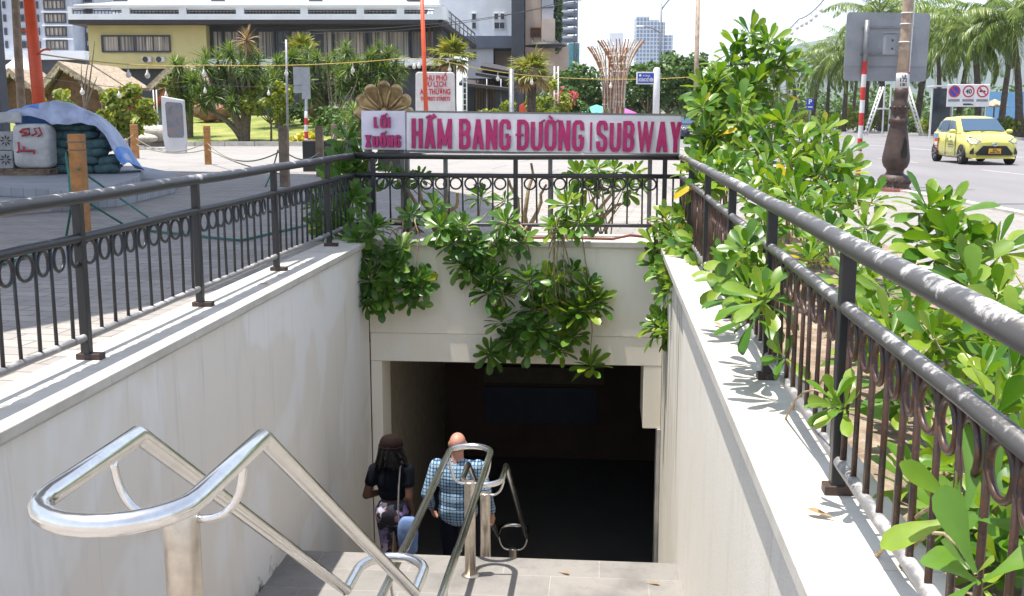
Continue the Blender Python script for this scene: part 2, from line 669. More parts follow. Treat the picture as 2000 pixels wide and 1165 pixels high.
    M['magenta'] = mat('magenta_letter', (0.43, 0.012, 0.125), 0.45, scale=20, var=0.2, bump=0.03)
    M['magenta_dark'] = mat('letter_side', (0.13, 0.012, 0.10), 0.5, scale=20)
    M['bronze'] = mat('bronze', (0.50, 0.36, 0.18), 0.42, metal=0.5, scale=7, var=0.4, col2=(0.20, 0.125, 0.06), bump=0.2)
    M['sign_steel'] = mat('grey_steel_frame', (0.2, 0.19, 0.18), 0.5, metal=0.4)
    M['orange'] = mat('orange_painted_steel', (0.62, 0.075, 0.018), 0.42, scale=4, var=0.12, bump=0.03)
    M['wood_post'] = mat('orange_timber', (0.42, 0.19, 0.06), 0.7, scale=5, var=0.3, bump=0.3)
    M['wood_grey'] = mat('weathered_timber', (0.21, 0.155, 0.11), 0.85, scale=6, var=0.35, bump=0.4)
    M['wood_pole'] = mat('bare_timber_pole', (0.30, 0.22, 0.15), 0.85, scale=5, var=0.3, bump=0.3)
    M['rope'] = mat('grey_rope', (0.24, 0.22, 0.17), 0.9, scale=40, var=0.3)
    M['rope_green'] = mat('green_rope', (0.03, 0.17, 0.13), 0.8, scale=40, var=0.3)
    M['dark_column'] = mat('dark_blue_grey_column', (0.075, 0.09, 0.115), 0.6)
    M['canopy'] = mat('grey_added_canopy', (0.3, 0.3, 0.32), 0.9)  # cloth of the added shade canopy
    M['tarp'] = mat('grey_blue_tarpaulin', (0.40, 0.46, 0.64), 0.5, scale=3, var=0.25, bump=0.5, bscale=5, bdist=0.05)
    M['tarp_blue'] = mat('blue_tarpaulin', (0.12, 0.29, 0.72), 0.5, scale=3, var=0.25, bump=0.5, bscale=5, bdist=0.05)
    M['sandbag'] = mat('teal_woven_sack', (0.055, 0.115, 0.125), 0.8, scale=5, var=0.35, bump=0.4, bscale=30)
    M['sack_white'] = mat('white_woven_sack', (0.50, 0.50, 0.50), 0.7, scale=4, var=0.2, bump=0.4, bscale=9, bdist=0.02)
    M['red_paint'] = mat('red_spray_paint', (0.42, 0.05, 0.07), 0.6)
    M['block'] = mat('concrete_block', (0.33, 0.33, 0.335), 0.9, scale=8, var=0.25, bump=0.3)
    M['block_dark'] = mat('recess_shade', (0.05, 0.05, 0.055), 0.9)
    M['black_planter'] = mat('black_planter', (0.022, 0.022, 0.024), 0.6)
    M['white_paint'] = mat('white_paint', (0.66, 0.66, 0.66), 0.5, scale=2, var=0.08, bump=0.03)
    M['red_paint_post'] = mat('red_post_paint', (0.55, 0.03, 0.03), 0.5, scale=9, var=0.12)
    M['galv'] = mat('galvanised_steel', (0.22, 0.23, 0.245), 0.45, metal=0.5, scale=7, var=0.2)
    M['sheet_back'] = mat('bare_aluminium_sheet', (0.27, 0.285, 0.31), 0.5, metal=0.35, scale=2.5, var=0.12, bump=0.05)
    M['pole_tan'] = mat('tan_painted_pole', (0.36, 0.27, 0.20), 0.6, scale=6, var=0.3)
    M['cast_brown'] = mat('rusty_brown_cast_iron', (0.062, 0.038, 0.030), 0.55, metal=0.2, scale=7, var=0.4, col2=(0.028, 0.02, 0.018), bump=0.5, bdist=0.015)
    M['cast_red'] = mat('rust_red_cast_iron', (0.20, 0.06, 0.04), 0.8, scale=9, var=0.4, bump=0.5)
    M['black_hole'] = mat('hole_shade', (0.008, 0.008, 0.008), 0.9)
    M['stone_white'] = mat('pale_veined_stone', (0.58, 0.56, 0.545), 0.6, scale=3, var=0.12)
    M['blue_sign'] = mat('blue_enamel', (0.015, 0.05, 0.36), 0.4, var=0.1, bump=0)
    M['red_sign'] = mat('red_enamel', (0.5, 0.02, 0.04), 0.4, var=0.1, bump=0)
    M['black_ink'] = mat('black_ink', (0.02, 0.02, 0.025), 0.5, bump=0)
    M['kiosk'] = mat('grey_kiosk_panel', (0.52, 0.52, 0.54), 0.4, var=0.06, scale=2)
    t = NT('dark_screen_glass')
    n = t.noise(t.co(), 2.2, 4, 0.6, 1.2)
    t.set(Base_Color=t.ramp(n, (0.35, (0.10, 0.10, 0.115)), (0.5, (0.13, 0.15, 0.18)), (0.62, (0.22, 0.13, 0.13)), (0.75, (0.12, 0.12, 0.14))), Roughness=0.12)
    M['kiosk_screen'] = t.m

    # people
    M['skin_pale'] = mat('sunburnt_skin', (0.46, 0.22, 0.155), 0.5, scale=12, var=0.12, bump=0.08)
    M['skin_brown'] = mat('brown_skin', (0.085, 0.038, 0.024), 0.55, spec=0.3, scale=12, var=0.12, bump=0.08)
    M['hair'] = mat('black_hair', (0.006, 0.005, 0.005), 0.75, spec=0.15, scale=30, var=0.4, bump=0.6, bscale=60)
    M['cap'] = mat('brown_cloth_cap', (0.013, 0.007, 0.006), 0.95, spec=0.1, scale=20)
    M['black_cloth'] = mat('black_cloth', (0.005, 0.006, 0.010), 0.95, spec=0.1, scale=12, bump=0.3, bscale=10, bdist=0.02)
    M['navy_cloth'] = mat('navy_cloth', (0.007, 0.009, 0.02), 0.95, spec=0.1, scale=12, bump=0.3, bscale=10, bdist=0.02)
    M['bag_blue'] = mat('blue_cloth_bag', (0.12, 0.19, 0.36), 0.85, scale=6, var=0.2, bump=0.4, bscale=8, bdist=0.03)
    M['strap'] = mat('grey_strap', (0.2, 0.19, 0.18), 0.7)
    t = NT('checked_shirt')
    co = t.co()
    x, y, z = t.sep(co)

    def stripe(v, per, w, off=0.0):
        m = t.math('FRACT', t.math('ADD', t.math('DIVIDE', v, per), off))
        return t.math('LESS_THAN', m, w)
    xs = t.math('MAXIMUM', stripe(x, 0.034, 0.30), stripe(z, 0.034, 0.30))
    both = t.math('MULTIPLY', stripe(x, 0.034, 0.30), stripe(z, 0.034, 0.30))
    col = t.mix(xs, (0.24, 0.37, 0.47), (0.022, 0.065, 0.15))
    col = t.mix(both, col, (0.015, 0.03, 0.09))
    wide = t.math('MAXIMUM', stripe(x, 0.112, 0.1, 0.3), stripe(z, 0.112, 0.1, 0.3))
    col = t.mix(t.math('MULTIPLY', wide, 0.3), col, (0.5, 0.58, 0.62))
    t.set(Base_Color=col, Roughness=0.85)
    t.bump(t.noise(t.co(scale=(1, 1, 0.5)), 9, 4), 0.5, 0.03)
    M['shirt'] = t.m
    t = NT('floral_leggings')
    co = t.co()
    n = t.node('ShaderNodeTexVoronoi', feature='F1')
    n.inputs['Scale'].default_value = 13
    nz = t.node('ShaderNodeTexNoise')
    nz.inputs['Scale'].default_value = 9
    t.lk(co, nz.inputs['Vector'])
    t.lk(t.mix(0.22, co, nz.outputs['Color']), n.inputs['Vector'])
    rr = t.sep(n.outputs['Color'])[0]
    col = t.ramp(rr, (0.0, (0.015, 0.013, 0.02)), (0.45, (0.02, 0.018, 0.03)), (0.5, (0.42, 0.4, 0.48)), (0.66, (0.32, 0.10, 0.14)), (0.78, (0.02, 0.02, 0.03)), (0.9, (0.22, 0.16, 0.3)))
    t.set(Base_Color=col, Roughness=0.8)
    M['leggings'] = t.m

    # taxi
    M['taxi_yellow'] = mat('yellow_car_paint', (0.60, 0.57, 0.13), 0.28, scale=1.5, var=0.05, bump=0, coat=0.6)
    M['car_dark'] = mat('dark_car_paint', (0.05, 0.06, 0.08), 0.3, scale=2, var=0.1, bump=0, coat=0.5)
    t = NT('car_glass')
    t.set(Base_Color=(0.045, 0.085, 0.14), Roughness=0.06, Specular_IOR_Level=0.8)
    M['car_glass'] = t.m
    M['tyre'] = mat('tyre_rubber', (0.018, 0.018, 0.018), 0.85)
    M['alloy'] = mat('alloy_wheel', (0.35, 0.35, 0.36), 0.35, metal=0.8)
    M['black_plastic'] = mat('black_plastic', (0.015, 0.015, 0.016), 0.5)
    M['chrome'] = mat('chrome', (0.6, 0.62, 0.65), 0.15, metal=1.0, bump=0)
    M['lamp_glass'] = mat('headlamp_glass', (0.38, 0.39, 0.42), 0.12, metal=0.4, scale=30, var=0.4, bump=0)
    M['plate_yellow'] = mat('yellow_number_plate', (0.65, 0.36, 0.02), 0.5, bump=0)
    M['decal_red'] = mat('red_decal', (0.5, 0.07, 0.05), 0.4, bump=0)
    M['decal_blue'] = mat('blue_decal', (0.15, 0.35, 0.6), 0.4, bump=0)

    # buildings
    M['wall_white'] = mat('white_render', (0.78, 0.80, 0.83), 0.85, scale=0.5, var=0.08, bscale=8)
    M['wall_grey'] = mat('pale_grey_render', (0.44, 0.47, 0.53), 0.85, scale=0.4, var=0.1, bscale=8)
    M['wall_yellow'] = mat('olive_yellow_render', (0.60, 0.52, 0.24), 0.85, scale=0.4, var=0.1, bscale=8)
    M['wall_beige'] = mat('beige_tile_cladding', (0.56, 0.45, 0.37), 0.8, scale=0.5, var=0.12, bscale=8)
    M['wall_dark'] = mat('dark_slate_cladding', (0.05, 0.055, 0.065), 0.6, scale=0.6, var=0.2)
    M['slate_band'] = mat('slate_blue_band', (0.14, 0.16, 0.20), 0.7, scale=0.6, var=0.12)
    M['eaves'] = mat('dark_brown_eaves', (0.035, 0.03, 0.03), 0.7)
    M['roof_white'] = mat('white_roof_membrane', (0.70, 0.71, 0.72), 0.6, scale=0.4, var=0.06)
    t = NT('cream_curtain')
    n = t.noise(t.co(scale=(5, 1, .05)), 1.6, 3, .6)  # dark and pale stripes paint the shade of the curtain folds
    g = t.noise(t.co(scale=(1, 1, .2)), .5, 2)
    t.set(Base_Color=t.mix(t.f(g, .42, .5), t.ramp(n, (0.35, (0.16, 0.13, 0.11)), (0.62, (0.58, 0.51, 0.42))), t.ramp(n, (0.35, (0.05, 0.045, 0.045)), (0.62, (0.40, 0.36, 0.31)))), Roughness=0.8)
    M['curtain'] = t.m
    t = NT('window_glass')
    n = t.noise(t.co(), 0.7, 3)
    t.set(Base_Color=t.ramp(n, (0.35, (0.02, 0.026, 0.035)), (0.7, (0.07, 0.085, 0.1))), Roughness=0.12, Specular_IOR_Level=0.35)
    M['glass'] = t.m
    t = NT('far_tower_facade')
    co = t.co()
    br = t.node('ShaderNodeTexBrick')
    br.offset = 0.0
    x, y, z = t.sep(co)
    cb = t.node('ShaderNodeCombineXYZ')
    t.lk(t.math('ADD', x, y), cb.inputs[0])
    t.lk(z, cb.inputs[1])
    t.lk(cb.outputs[0], br.inputs['Vector'])
    for k, c in (('Color1', (0.10, 0.16, 0.26)), ('Color2', (0.16, 0.23, 0.34)), ('Mortar', (0.48, 0.52, 0.58))):
        br.inputs[k].default_value = (*c, 1)
    br.inputs['Scale'].default_value = 1
    br.inputs['Brick Width'].default_value = 3.0
    br.inputs['Row Height'].default_value = 3.3
    br.inputs['Mortar Size'].default_value = 0.45
    t.set(Base_Color=br.outputs['Color'], Roughness=0.3)
    M['far_tower'] = t.m
    M['thatch'] = mat('straw_thatch', (0.40, 0.32, 0.24), 0.95, scale=5, var=0.4, bump=0.8, bscale=25, bdist=0.06)
    M['hut_wood'] = mat('hut_timber', (0.16, 0.085, 0.05), 0.85, scale=4, var=0.3)
    M['hut_red'] = mat('red_hut_panel', (0.32, 0.06, 0.03), 0.8)
    M['rattan'] = mat('rattan', (0.33, 0.15, 0.07), 0.7, scale=5, var=0.3)
    M['rattan_white'] = mat('white_lattice', (0.6, 0.57, 0.52), 0.7, scale=5, var=0.15)
    M['rock'] = mat('red_rock', (0.28, 0.14, 0.09), 0.9, scale=2, var=0.4, bump=0.9, bdist=0.08)
    M['rock_pale'] = mat('pale_rock', (0.42, 0.38, 0.33), 0.9, scale=2, var=0.3, bump=0.9, bdist=0.08)
    M['hill'] = mat('forested_hill', (0.05, 0.085, 0.05), 0.95, scale=0.008, var=0.3, bump=0)
    M['wire'] = mat('black_wire', (0.03, 0.03, 0.03), 0.6, bump=0)
    M['wire_yellow'] = mat('yellow_wire', (0.42, 0.30, 0.06), 0.6, bump=0)
    M['bulb'] = mat('white_lamp_bulb', (0.62, 0.6, 0.55), 0.3, bump=0)
    M['umbrella_green'] = mat('green_parasol', (0.10, 0.42, 0.30), 0.8)
    M['umbrella_pink'] = mat('magenta_parasol', (0.45, 0.09, 0.35), 0.8)
    M['umbrella_blue'] = mat('blue_parasol', (0.10, 0.35, 0.55), 0.8)
    M['crane_teal'] = mat('teal_netting', (0.10, 0.33, 0.40), 0.8, scale=1)
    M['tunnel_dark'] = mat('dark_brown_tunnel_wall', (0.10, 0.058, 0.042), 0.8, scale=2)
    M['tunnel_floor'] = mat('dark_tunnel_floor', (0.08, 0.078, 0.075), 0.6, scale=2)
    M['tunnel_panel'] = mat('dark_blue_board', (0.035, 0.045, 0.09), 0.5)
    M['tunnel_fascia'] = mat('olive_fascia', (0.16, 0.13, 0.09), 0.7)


build_materials()
# ------------------------------------------------------------------ ground, road, stairs, walls
XL, XR = -2.66, 0.61          # inner coping edges
YE = 12.1                     # face of the end wall
ZC = 0.12                     # coping top
ZL, YL = -2.25, 8.75          # landing level and its far edge
YS = 5.70                     # foot of the upper flight
RUN, RISE = 0.28, 0.1875      # upper flight
RUN2, RISE2 = 0.27, 0.18      # lower flight
ZF = ZL - 11 * RISE2


def structure(o):
    o['kind'] = 'structure'
    return o


def sheet(name, pts, m, z):
    b = MB()
    b.add([(p[0], p[1], z) for p in pts], [tuple(range(len(pts)))])
    return structure(b.build(name, m))


g = MB()
S = 3500.0
hx0, hx1, hy0, hy1 = -3.08, 1.02, 2.33, 12.62
g.add([(-S, -S, 0), (S, -S, 0), (S, hy0, 0), (-S, hy0, 0)], [(0, 1, 2, 3)])
g.add([(-S, hy0, 0), (hx0, hy0, 0), (hx0, hy1, 0), (-S, hy1, 0)], [(0, 1, 2, 3)])
g.add([(hx1, hy0, 0), (S, hy0, 0), (S, hy1, 0), (hx1, hy1, 0)], [(0, 1, 2, 3)])
g.add([(-S, hy1, 0), (S, hy1, 0), (S, S * 1.6, 0), (-S, S * 1.6, 0)], [(0, 1, 2, 3)])
structure(g.build('ground', M['paving']))
sheet('street', [FL(-160, 29.6), FL(5.2, 29.6), FL(6.5, 42), FL(6.5, 130), FL(-160, 130)], M['concrete_path'], 0.004)
KS = 7.85
sheet('pavement', [FL(3.0, 1.0), FL(KS, 1.0), FL(KS, 60), FL(6.2, 90), FL(3.6, 29.0), FL(3.0, 14)], M['pavement'], 0.008)


def far_kerb(d):
    return 31.0 + 0.035 * d


road = [FL(KS + 0.2, -20), FL(60, -20)] + [FL(far_kerb(d), d) for d in (40, 80, 140, 220, 400, 900)] + [FL(20, 900), FL(KS + 0.2, 60)]
sheet('road', road, M['asphalt'], 0.012)
b = MB()
for (d0, d1) in ((-20, 60),):
    a_, c_ = FL(KS + 0.1, d0), FL(KS + 0.1, d1)
    b.extr([FL(KS, d0, 0), FL(KS + 0.2, d0, 0), FL(KS + 0.2, d0, 0.05), FL(KS, d0, 0.05)], (c_ - a_))
structure(b.build('near_kerb', M['kerb']))
b = MB()
ds = (40, 80, 140, 220, 400)
for i in range(4):
    p, q = ds[i], ds[i + 1]
    a0, a1, c0, c1 = FL(far_kerb(p), p), FL(far_kerb(p) + 0.5, p), FL(far_kerb(q), q), FL(far_kerb(q) + 0.5, q)
    h = Vector((0, 0, 0.16))
    b.add([a0, a1, c1, c0, a0 + h, a1 + h, c1 + h, c0 + h], [(0, 1, 2, 3), (4, 5, 6, 7), (0, 4, 7, 3), (1, 5, 6, 2)])
structure(b.build('far_kerb', M['kerb']))
sheet('far_pavement', [FL(far_kerb(d) + 0.5, d) for d in ds] + [FL(far_kerb(d) + 6.5, d) for d in ds[::-1]], M['concrete_path'], 0.02)
b = MB()
for k in range(14):          # lane dashes and the edge line of the road
    d = 18 + k * 9
    for s in (13.4, 24.5):
        b.add([FL(s, d, .016), FL(s + .14, d, .016), FL(s + .14, d + 4, .016), FL(s, d + 4, .016)], [(0, 1, 2, 3)])
for s in (19.0, 19.35):
    b.add([FL(s, 10, .016), FL(s + .14, 10, .016), FL(s + .14, 140, .016), FL(s, 140, .016)], [(0, 1, 2, 3)])
structure(b.build('road_markings', M['road_paint']))
b = MB()                      # repaired trench across the near lane
b.add([FL(7.9, 18.6, .0165), FL(22, 19.4, .0165), FL(22, 19.47, .0165), FL(7.9, 18.68, .0165)], [(0, 1, 2, 3)])
structure(b.build('road_joint', M['tyre']))

# lawn: a low mound beyond the street
b = MB()
nx, ny = 40, 14
vs, fs = [], []
for j in range(ny + 1):
    for i in range(nx + 1):
        s = -46 + 46.5 * i / nx
        d = 57 + 0.05 * abs(s + 16) + 26 * j / ny
        t = j / ny
        z = 0.08 + 1.55 * (t * t * (3 - 2 * t)) + 0.12 * noise.noise(Vector((s * .2, d * .2, 0))) * min(1, 4 * t)
        vs.append(FL(s, d, z))
for j in range(ny):
    for i in range(nx):
        a = j * (nx + 1) + i
        fs.append((a, a + 1, a + nx + 2, a + nx + 1))
b.add(vs, fs, 0, True)
structure(b.build('lawn', M['lawn']))
b = MB()
for i in range(30):
    s0, s1 = -46 + 46.5 * i / 30, -46 + 46.5 * (i + 1) / 30 - 0.05
    d0, d1 = 56.7 + 0.05 * abs(s0 + 16), 56.7 + 0.05 * abs(s1 + 16)
    b.extr([FL(s0, d0, 0), FL(s0, d0 + .3, 0), FL(s0, d0 + .3, .24), FL(s0, d0, .24)], FL(s1, d1) - FL(s0, d0))
structure(b.build('lawn_kerb', M['kerb']))

# soil of the planting bed beside the right rail and behind the end rail
b = MB()
vs, fs = [], []
nx, ny = 16, 70
for j in range(ny + 1):
    for i in range(nx + 1):
        x = 1.02 + 2.2 * i / nx
        y = 1.2 + 15.0 * j / ny
        z = 0.05 + 0.07 * noise.noise(Vector((x * 2.2, y * 2.2, 1))) + 0.04 * noise.noise(Vector((x * 7, y * 7, 4)))
        vs.append((x, y, max(z, 0.02)))
for j in range(ny):
    for i in range(nx):
        a = j * (nx + 1) + i
        fs.append((a, a + 1, a + nx + 2, a + nx + 1))
b.add(vs, fs, 0, True)
b.add([(-3.3, 12.86, .03), (1.02, 12.86, .03), (1.02, 13.5, .03), (-3.3, 13.5, .03)], [(0, 1, 2, 3)])
structure(b.build('planting_soil', M['soil']))

# stairs: upper flight, landing, lower flight
b = MB()
prof = [(2.0, -0.001)]
for i in range(12):
    y = 2.33 + i * RUN
    z = -i * RISE
    prof += [(y, z - 0.001), (y, z - RISE)]
prof += [(YL, ZL)]
for i in range(11):
    y = YL + i * RUN2
    z = ZL - i * RISE2
    prof += [(y, z - RISE2), (y + RUN2, z - RISE2)]
prof += [(18.2, ZF), (18.2, ZF - .5), (2.0, ZF - .5)]
vs = [(XL - .08, p[0], p[1]) for p in prof]
b.extr(vs, (XR - XL + .16, 0, 0))
structure(b.build('stairs', M['step_stone']))
sheet('tunnel_floor', [(XL, YE + .05), (6, YE + .05), (6, 18), (XL, 18)], M['tunnel_floor'], ZF + .005)

# the walls of the stairwell
lw = thing('retaining_wall', 'long off-white stairwell wall under the railing on the left, patchy and mildewed at its foot', 'wall', (XL, 2.33, -4.3))
MB().bx(-3.06, XL - 0.05, 2.0, YE, -4.4, 0.04).build('wall', M['plaster_left'], lw)
b = MB()
for k in range(9):
    y0 = 1.9 + k * 1.2
    b.bx(-3.12, XL, y0, min(y0 + 1.196, 12.85), 0.062, ZC)
b.build('coping', M['coping'], lw, bevel=.006)
MB().bx(-3.10, XL - 0.03, 2.0, YE, 0.04, 0.062).build('coping_bed', M['kerb'], lw)
rw = thing('retaining_wall', 'sunlit stairwell wall on the right, rough cast below a broad white coping', 'wall', (XR, 2.33, -4.3))
MB().bx(XR + 0.05, 1.0, 2.0, YL + .03, -4.4, 0.05).build('wall', M['plaster_rough'], rw)
MB().bx(XR + 0.075, 1.0, YL + .032, YE + 0.3, -4.4, 0.05).build('streaked_wall', M['plaster_smooth'], rw)
b = MB()
for k in range(7):
    y0 = 1.6 + k * 1.63
    b.bx(XR, 1.06, y0, min(y0 + 1.626, 12.85), 0.052, ZC)
b.build('coping', M['coping'], rw, bevel=.006)
ew = thing('end_wall', 'cream wall over the dark subway opening with shrubs trailing down its face', 'wall', (-1.0, YE, -1.31))
MB().bx(XL - 0.04, XR + 0.07, YE, YE + 0.5, -0.97, 0.05).build('wall', M['plaster_end'], ew)
MB().bx(XL - 0.04, XR + 0.07, YE + 0.006, YE + 0.5, -1.31, -0.974).build('lintel', M['plaster_end'], ew, bevel=.008)
MB().bx(XL - 0.04, XL + 0.09, YE + 0.008, YE + 0.5, ZF, -1.313).build('jamb', M['plaster_end'], ew, bevel=.006)
MB().bx(XR - 0.135, XR + 0.07, YE + 0.008, YE + 0.9, -2.05, -1.313).build('corner_block', M['plaster_end'], ew, bevel=.006)
MB().bx(XR + 0.03, XR + 0.07, YE - 0.021, YE + 0.3, ZF, -2.053).build('edge_strip', M['kerb'], ew)
b = MB()
for k in range(3):
    b.bx(-2.655 + k * 1.09, -2.655 + (k + 1) * 1.09 - .004, YE - 0.05, 12.86, 0.053, ZC)
b.build('coping', M['coping'], ew, bevel=.006)
tp = thing('underpass', 'unlit subway passage behind the opening, a dark board on its far wall', 'underpass', (-1, 15, ZF))
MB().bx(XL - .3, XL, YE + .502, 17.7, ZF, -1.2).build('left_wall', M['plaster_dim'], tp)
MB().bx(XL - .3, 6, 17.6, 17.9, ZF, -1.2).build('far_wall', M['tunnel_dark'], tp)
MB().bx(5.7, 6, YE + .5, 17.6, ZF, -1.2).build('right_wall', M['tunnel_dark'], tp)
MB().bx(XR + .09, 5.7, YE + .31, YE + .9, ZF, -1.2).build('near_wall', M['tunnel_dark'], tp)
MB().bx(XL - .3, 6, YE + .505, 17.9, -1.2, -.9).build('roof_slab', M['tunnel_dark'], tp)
p0, p1 = atY(945, 755, 17.55), atY(1165, 830, 17.55)
MB().bx(p0.x, p1.x, 17.55, 17.6, p1.z, p0.z).build('board', M['tunnel_panel'], tp)
p0, p1 = atY(945, 716, 17.5), atY(1180, 752, 17.5)
MB().bx(p0.x, p1.x, 17.5, 17.6, p1.z, p0.z).build('fascia', M['tunnel_fascia'], tp)

# ------------------------------------------------------------------ iron railings
ring_me = None


def railing(label, a, b, posts, side, bar_m, top_m, mid_m, bot_m, plate=.15, zt=1.05, zm=0.825, zb=0.25, ext=(0, 0), group='iron railings round the stairwell', side_post=None):
    a, b = Vector(a), Vector(b)
    L = (b - a).length
    dirv = (b - a) / L
    nrm = Vector((-dirv.y, dirv.x, 0)) * side
    t = thing('iron_railing', label, 'railing', (a.x, a.y, ZC), math.atan2(dirv.y, dirv.x), group)
    P = lambda u, z: a + dirv * u + Vector((0, 0, z))

    def rail(name, z, r, m, n=14):
        k = int(L / 0.6)
        pts = [P(-ext[0] + (L + ext[0] + ext[1]) * i / k, z + 0.003 * math.sin(i * 1.7)) for i in range(k + 1)]
        MB().tube(pts, r, n).build(name, m, t)
    rail('top_rail', zt, 0.038, top_m, 18)
    rail('mid_rail', zm, 0.027, mid_m)
    rail('bottom_rail', zb, 0.023, bot_m)
    for u in posts:
        c = P(u, 0)
        bb = MB()
        bb.box(c + Vector((0, 0, (zt + ZC) / 2 - 0.01)), (0.052, 0.052, zt - ZC - 0.03), 0, math.atan2(dirv.y, dirv.x))
        po = bb.build('post', M['iron'], t, bevel=.004)
        q = MB()
        q.box(c + nrm * (plate / 2 - .055) + Vector((0, 0, ZC + 0.018)), (0.07, plate, 0.036), 0, math.atan2(dirv.y, dirv.x))
        q.build('base_plate', M['cast_brown'], po, bevel=.005)
    n = int(round(L / 0.178))
    bar = MB()
    bar.tube([(0, 0, zb - .01), (0, 0, (zb + zm) / 2), (0, 0, zm)], [.0115, .0105, .0115], 6)
    bar_me = bar.mesh('baluster', bar_m)
    rg = MB()
    rg.tube([(0.066 * math.cos(x), 0, 0.066 * math.sin(x)) for x in [2 * PI * i / 22 for i in range(22)]], 0.0105, 6, closed=True)
    ring_m = rg.mesh('ring', bar_m)
    for i in range(n):
        u = (i + 0.5) * L / n
        if min([abs(u - p) for p in posts] + [9]) > 0.045:
            o = link('baluster', bar_me, t)
            o.location = (u, 0, -ZC)
            o.rotation_euler = (random.uniform(-.012, .012), random.uniform(-.012, .012), random.uniform(0, 3))
        u2 = u + 0.5 * L / n
        if u2 < L and min([abs(u2 - p) for p in posts] + [9]) > 0.06:
            o = link('ring', ring_m, t)
            o.location = (u2, random.uniform(-.004, .004), zm - .027 - .066 - ZC)
            o.rotation_euler = (0, 0, random.uniform(-.12, .12))
    return t


XRL, XRR, YR = -2.97, 0.876, 12.6
railing('dark iron railing of bars and rings along the left side, dull grey top tube', (XRL, 2.2, 0), (XRL, YR, 0), [1.83, 3.65, 5.42, 7.3, 9.2], -1,
        M['iron'], M['iron_rail'], M['iron'], M['iron_pale'])
railing('black iron railing across the far end beneath the long white sign', (XRL, YR, 0), (XRR, YR, 0), [0.24, 1.93, 3.66], -1,
        M['iron'], M['iron'], M['iron'], M['iron'])
railing('rusting iron railing on the right with pale flaking tubes, leaves growing through it', (XRR, 2.0, 0), (XRR, YR, 0), [0.1, 1.92, 3.7, 5.5, 7.3, 9.1, 10.4], 1,
        M['iron_rust'], M['iron_rail_right'], M['iron_rail_right'], M['iron_pale'], .105)
# brown cable lying on the end coping
tag(MB().tube([(-1.0, 12.3, ZC + .02), (-.8, 12.25, ZC + .02), (-.3, 12.28, ZC + .02), (.1, 12.22, ZC + .018), (.3, 12.3, ZC + .05), (.5, 12.4, ZC + .02)], .016, 8)
    .build('cable', M['cable']), 'reddish brown cable lying along the coping under the far railing', 'cable')

# ------------------------------------------------------------------ stainless handrails in the middle of the stairs
HX, HW, TR = -1.065, 0.17, 0.0255


def handrail(label, near, z0, kinks, far, posts, HX=HX):
    """closed double tube: near bend centre, (y,z) kinks, far bend centre; posts (y, ztop, zbase)"""
    t = thing('steel_handrail', label, 'handrail', (HX, posts[0][0], posts[0][2]), 0, 'stainless handrails down the middle of the stairs')
    zl = kinks[-1][1] if kinks else z0
    left, n = [], 12
    path = [Vector((HX + HW * math.cos(a), near + HW * math.sin(a), z0)) for a in [PI * 2 - PI * i / n for i in range(n + 1)]]   # +x side to -x side
    seq = [(y, z) for (y, z) in kinks]
    dn = []
    for i, (y, z) in enumerate(seq):
        dn += [(y - .012, z + (.004 if i else 0)), (y + .012, z - (.012 if i == 0 else 0))]
    path += [Vector((HX - HW, y, z)) for y, z in dn]
    path += [Vector((HX + HW * math.cos(a), far + HW * math.sin(a), zl)) for a in [PI - PI * i / n for i in range(n + 1)]]
    path += [Vector((HX + HW, y, z)) for y, z in dn[::-1]]
    MB().tube(path, TR, 16, closed=True).build('rail', M['steel'], t)
    for (y, zt, zb) in posts:
        zr = z0
        for (a, b_) in zip(seq, seq[1:]):
            if a[0] < y < b_[0]:
                zr = a[1] + (b_[1] - a[1]) * (y - a[0]) / (b_[0] - a[0])
        if seq and y >= seq[-1][0]:
            zr = zl
        zt = zr - zt
        bb = MB()
        bb.lathe([(.046, zb), (.046, zt - .012), (.042, zt - .003), (.03, zt)], 28, (HX, y, 0))
        bb.lathe([(.075, zb), (.075, zb + .006), (.06, zb + .018), (.047, zb + .02)], 28, (HX, y, 0))
        po = bb.build('post', M['steel_post'], t)
        for sg in (-1, 1):
            q = MB()
            q.tube(bez((HX + sg * .04, y, zt - .02), (HX + sg * (HW - .005), y, zt - .03), (HX + sg * HW, y, zr - .01), 10), .0105, 10)
            q.build('bracket', M['steel'], po)
    return t


handrail('nearest double steel handrail, its rounded end low in the foreground on the left', 2.215, 0.662,
         [(2.69, 0.662), (4.88, -0.79)], 5.13, [(2.53, .15, -RISE), (4.85, .22, ZL + .52)])
handrail('level double steel handrail standing on the landing in front of the man', 5.25, -1.195,
         [(6.4, -1.195), (7.6, -1.195)], 8.38, [(8.36, .24, ZL), (5.95, .24, ZL)])
handrail('farthest double steel handrail going down the lower steps into the dark', 8.80, -1.56,
         [(9.17, -1.56), (11.75, -3.28)], 11.95, [(9.0, .2, ZL - RISE2), (11.9, .2, ZF)], -1.01)

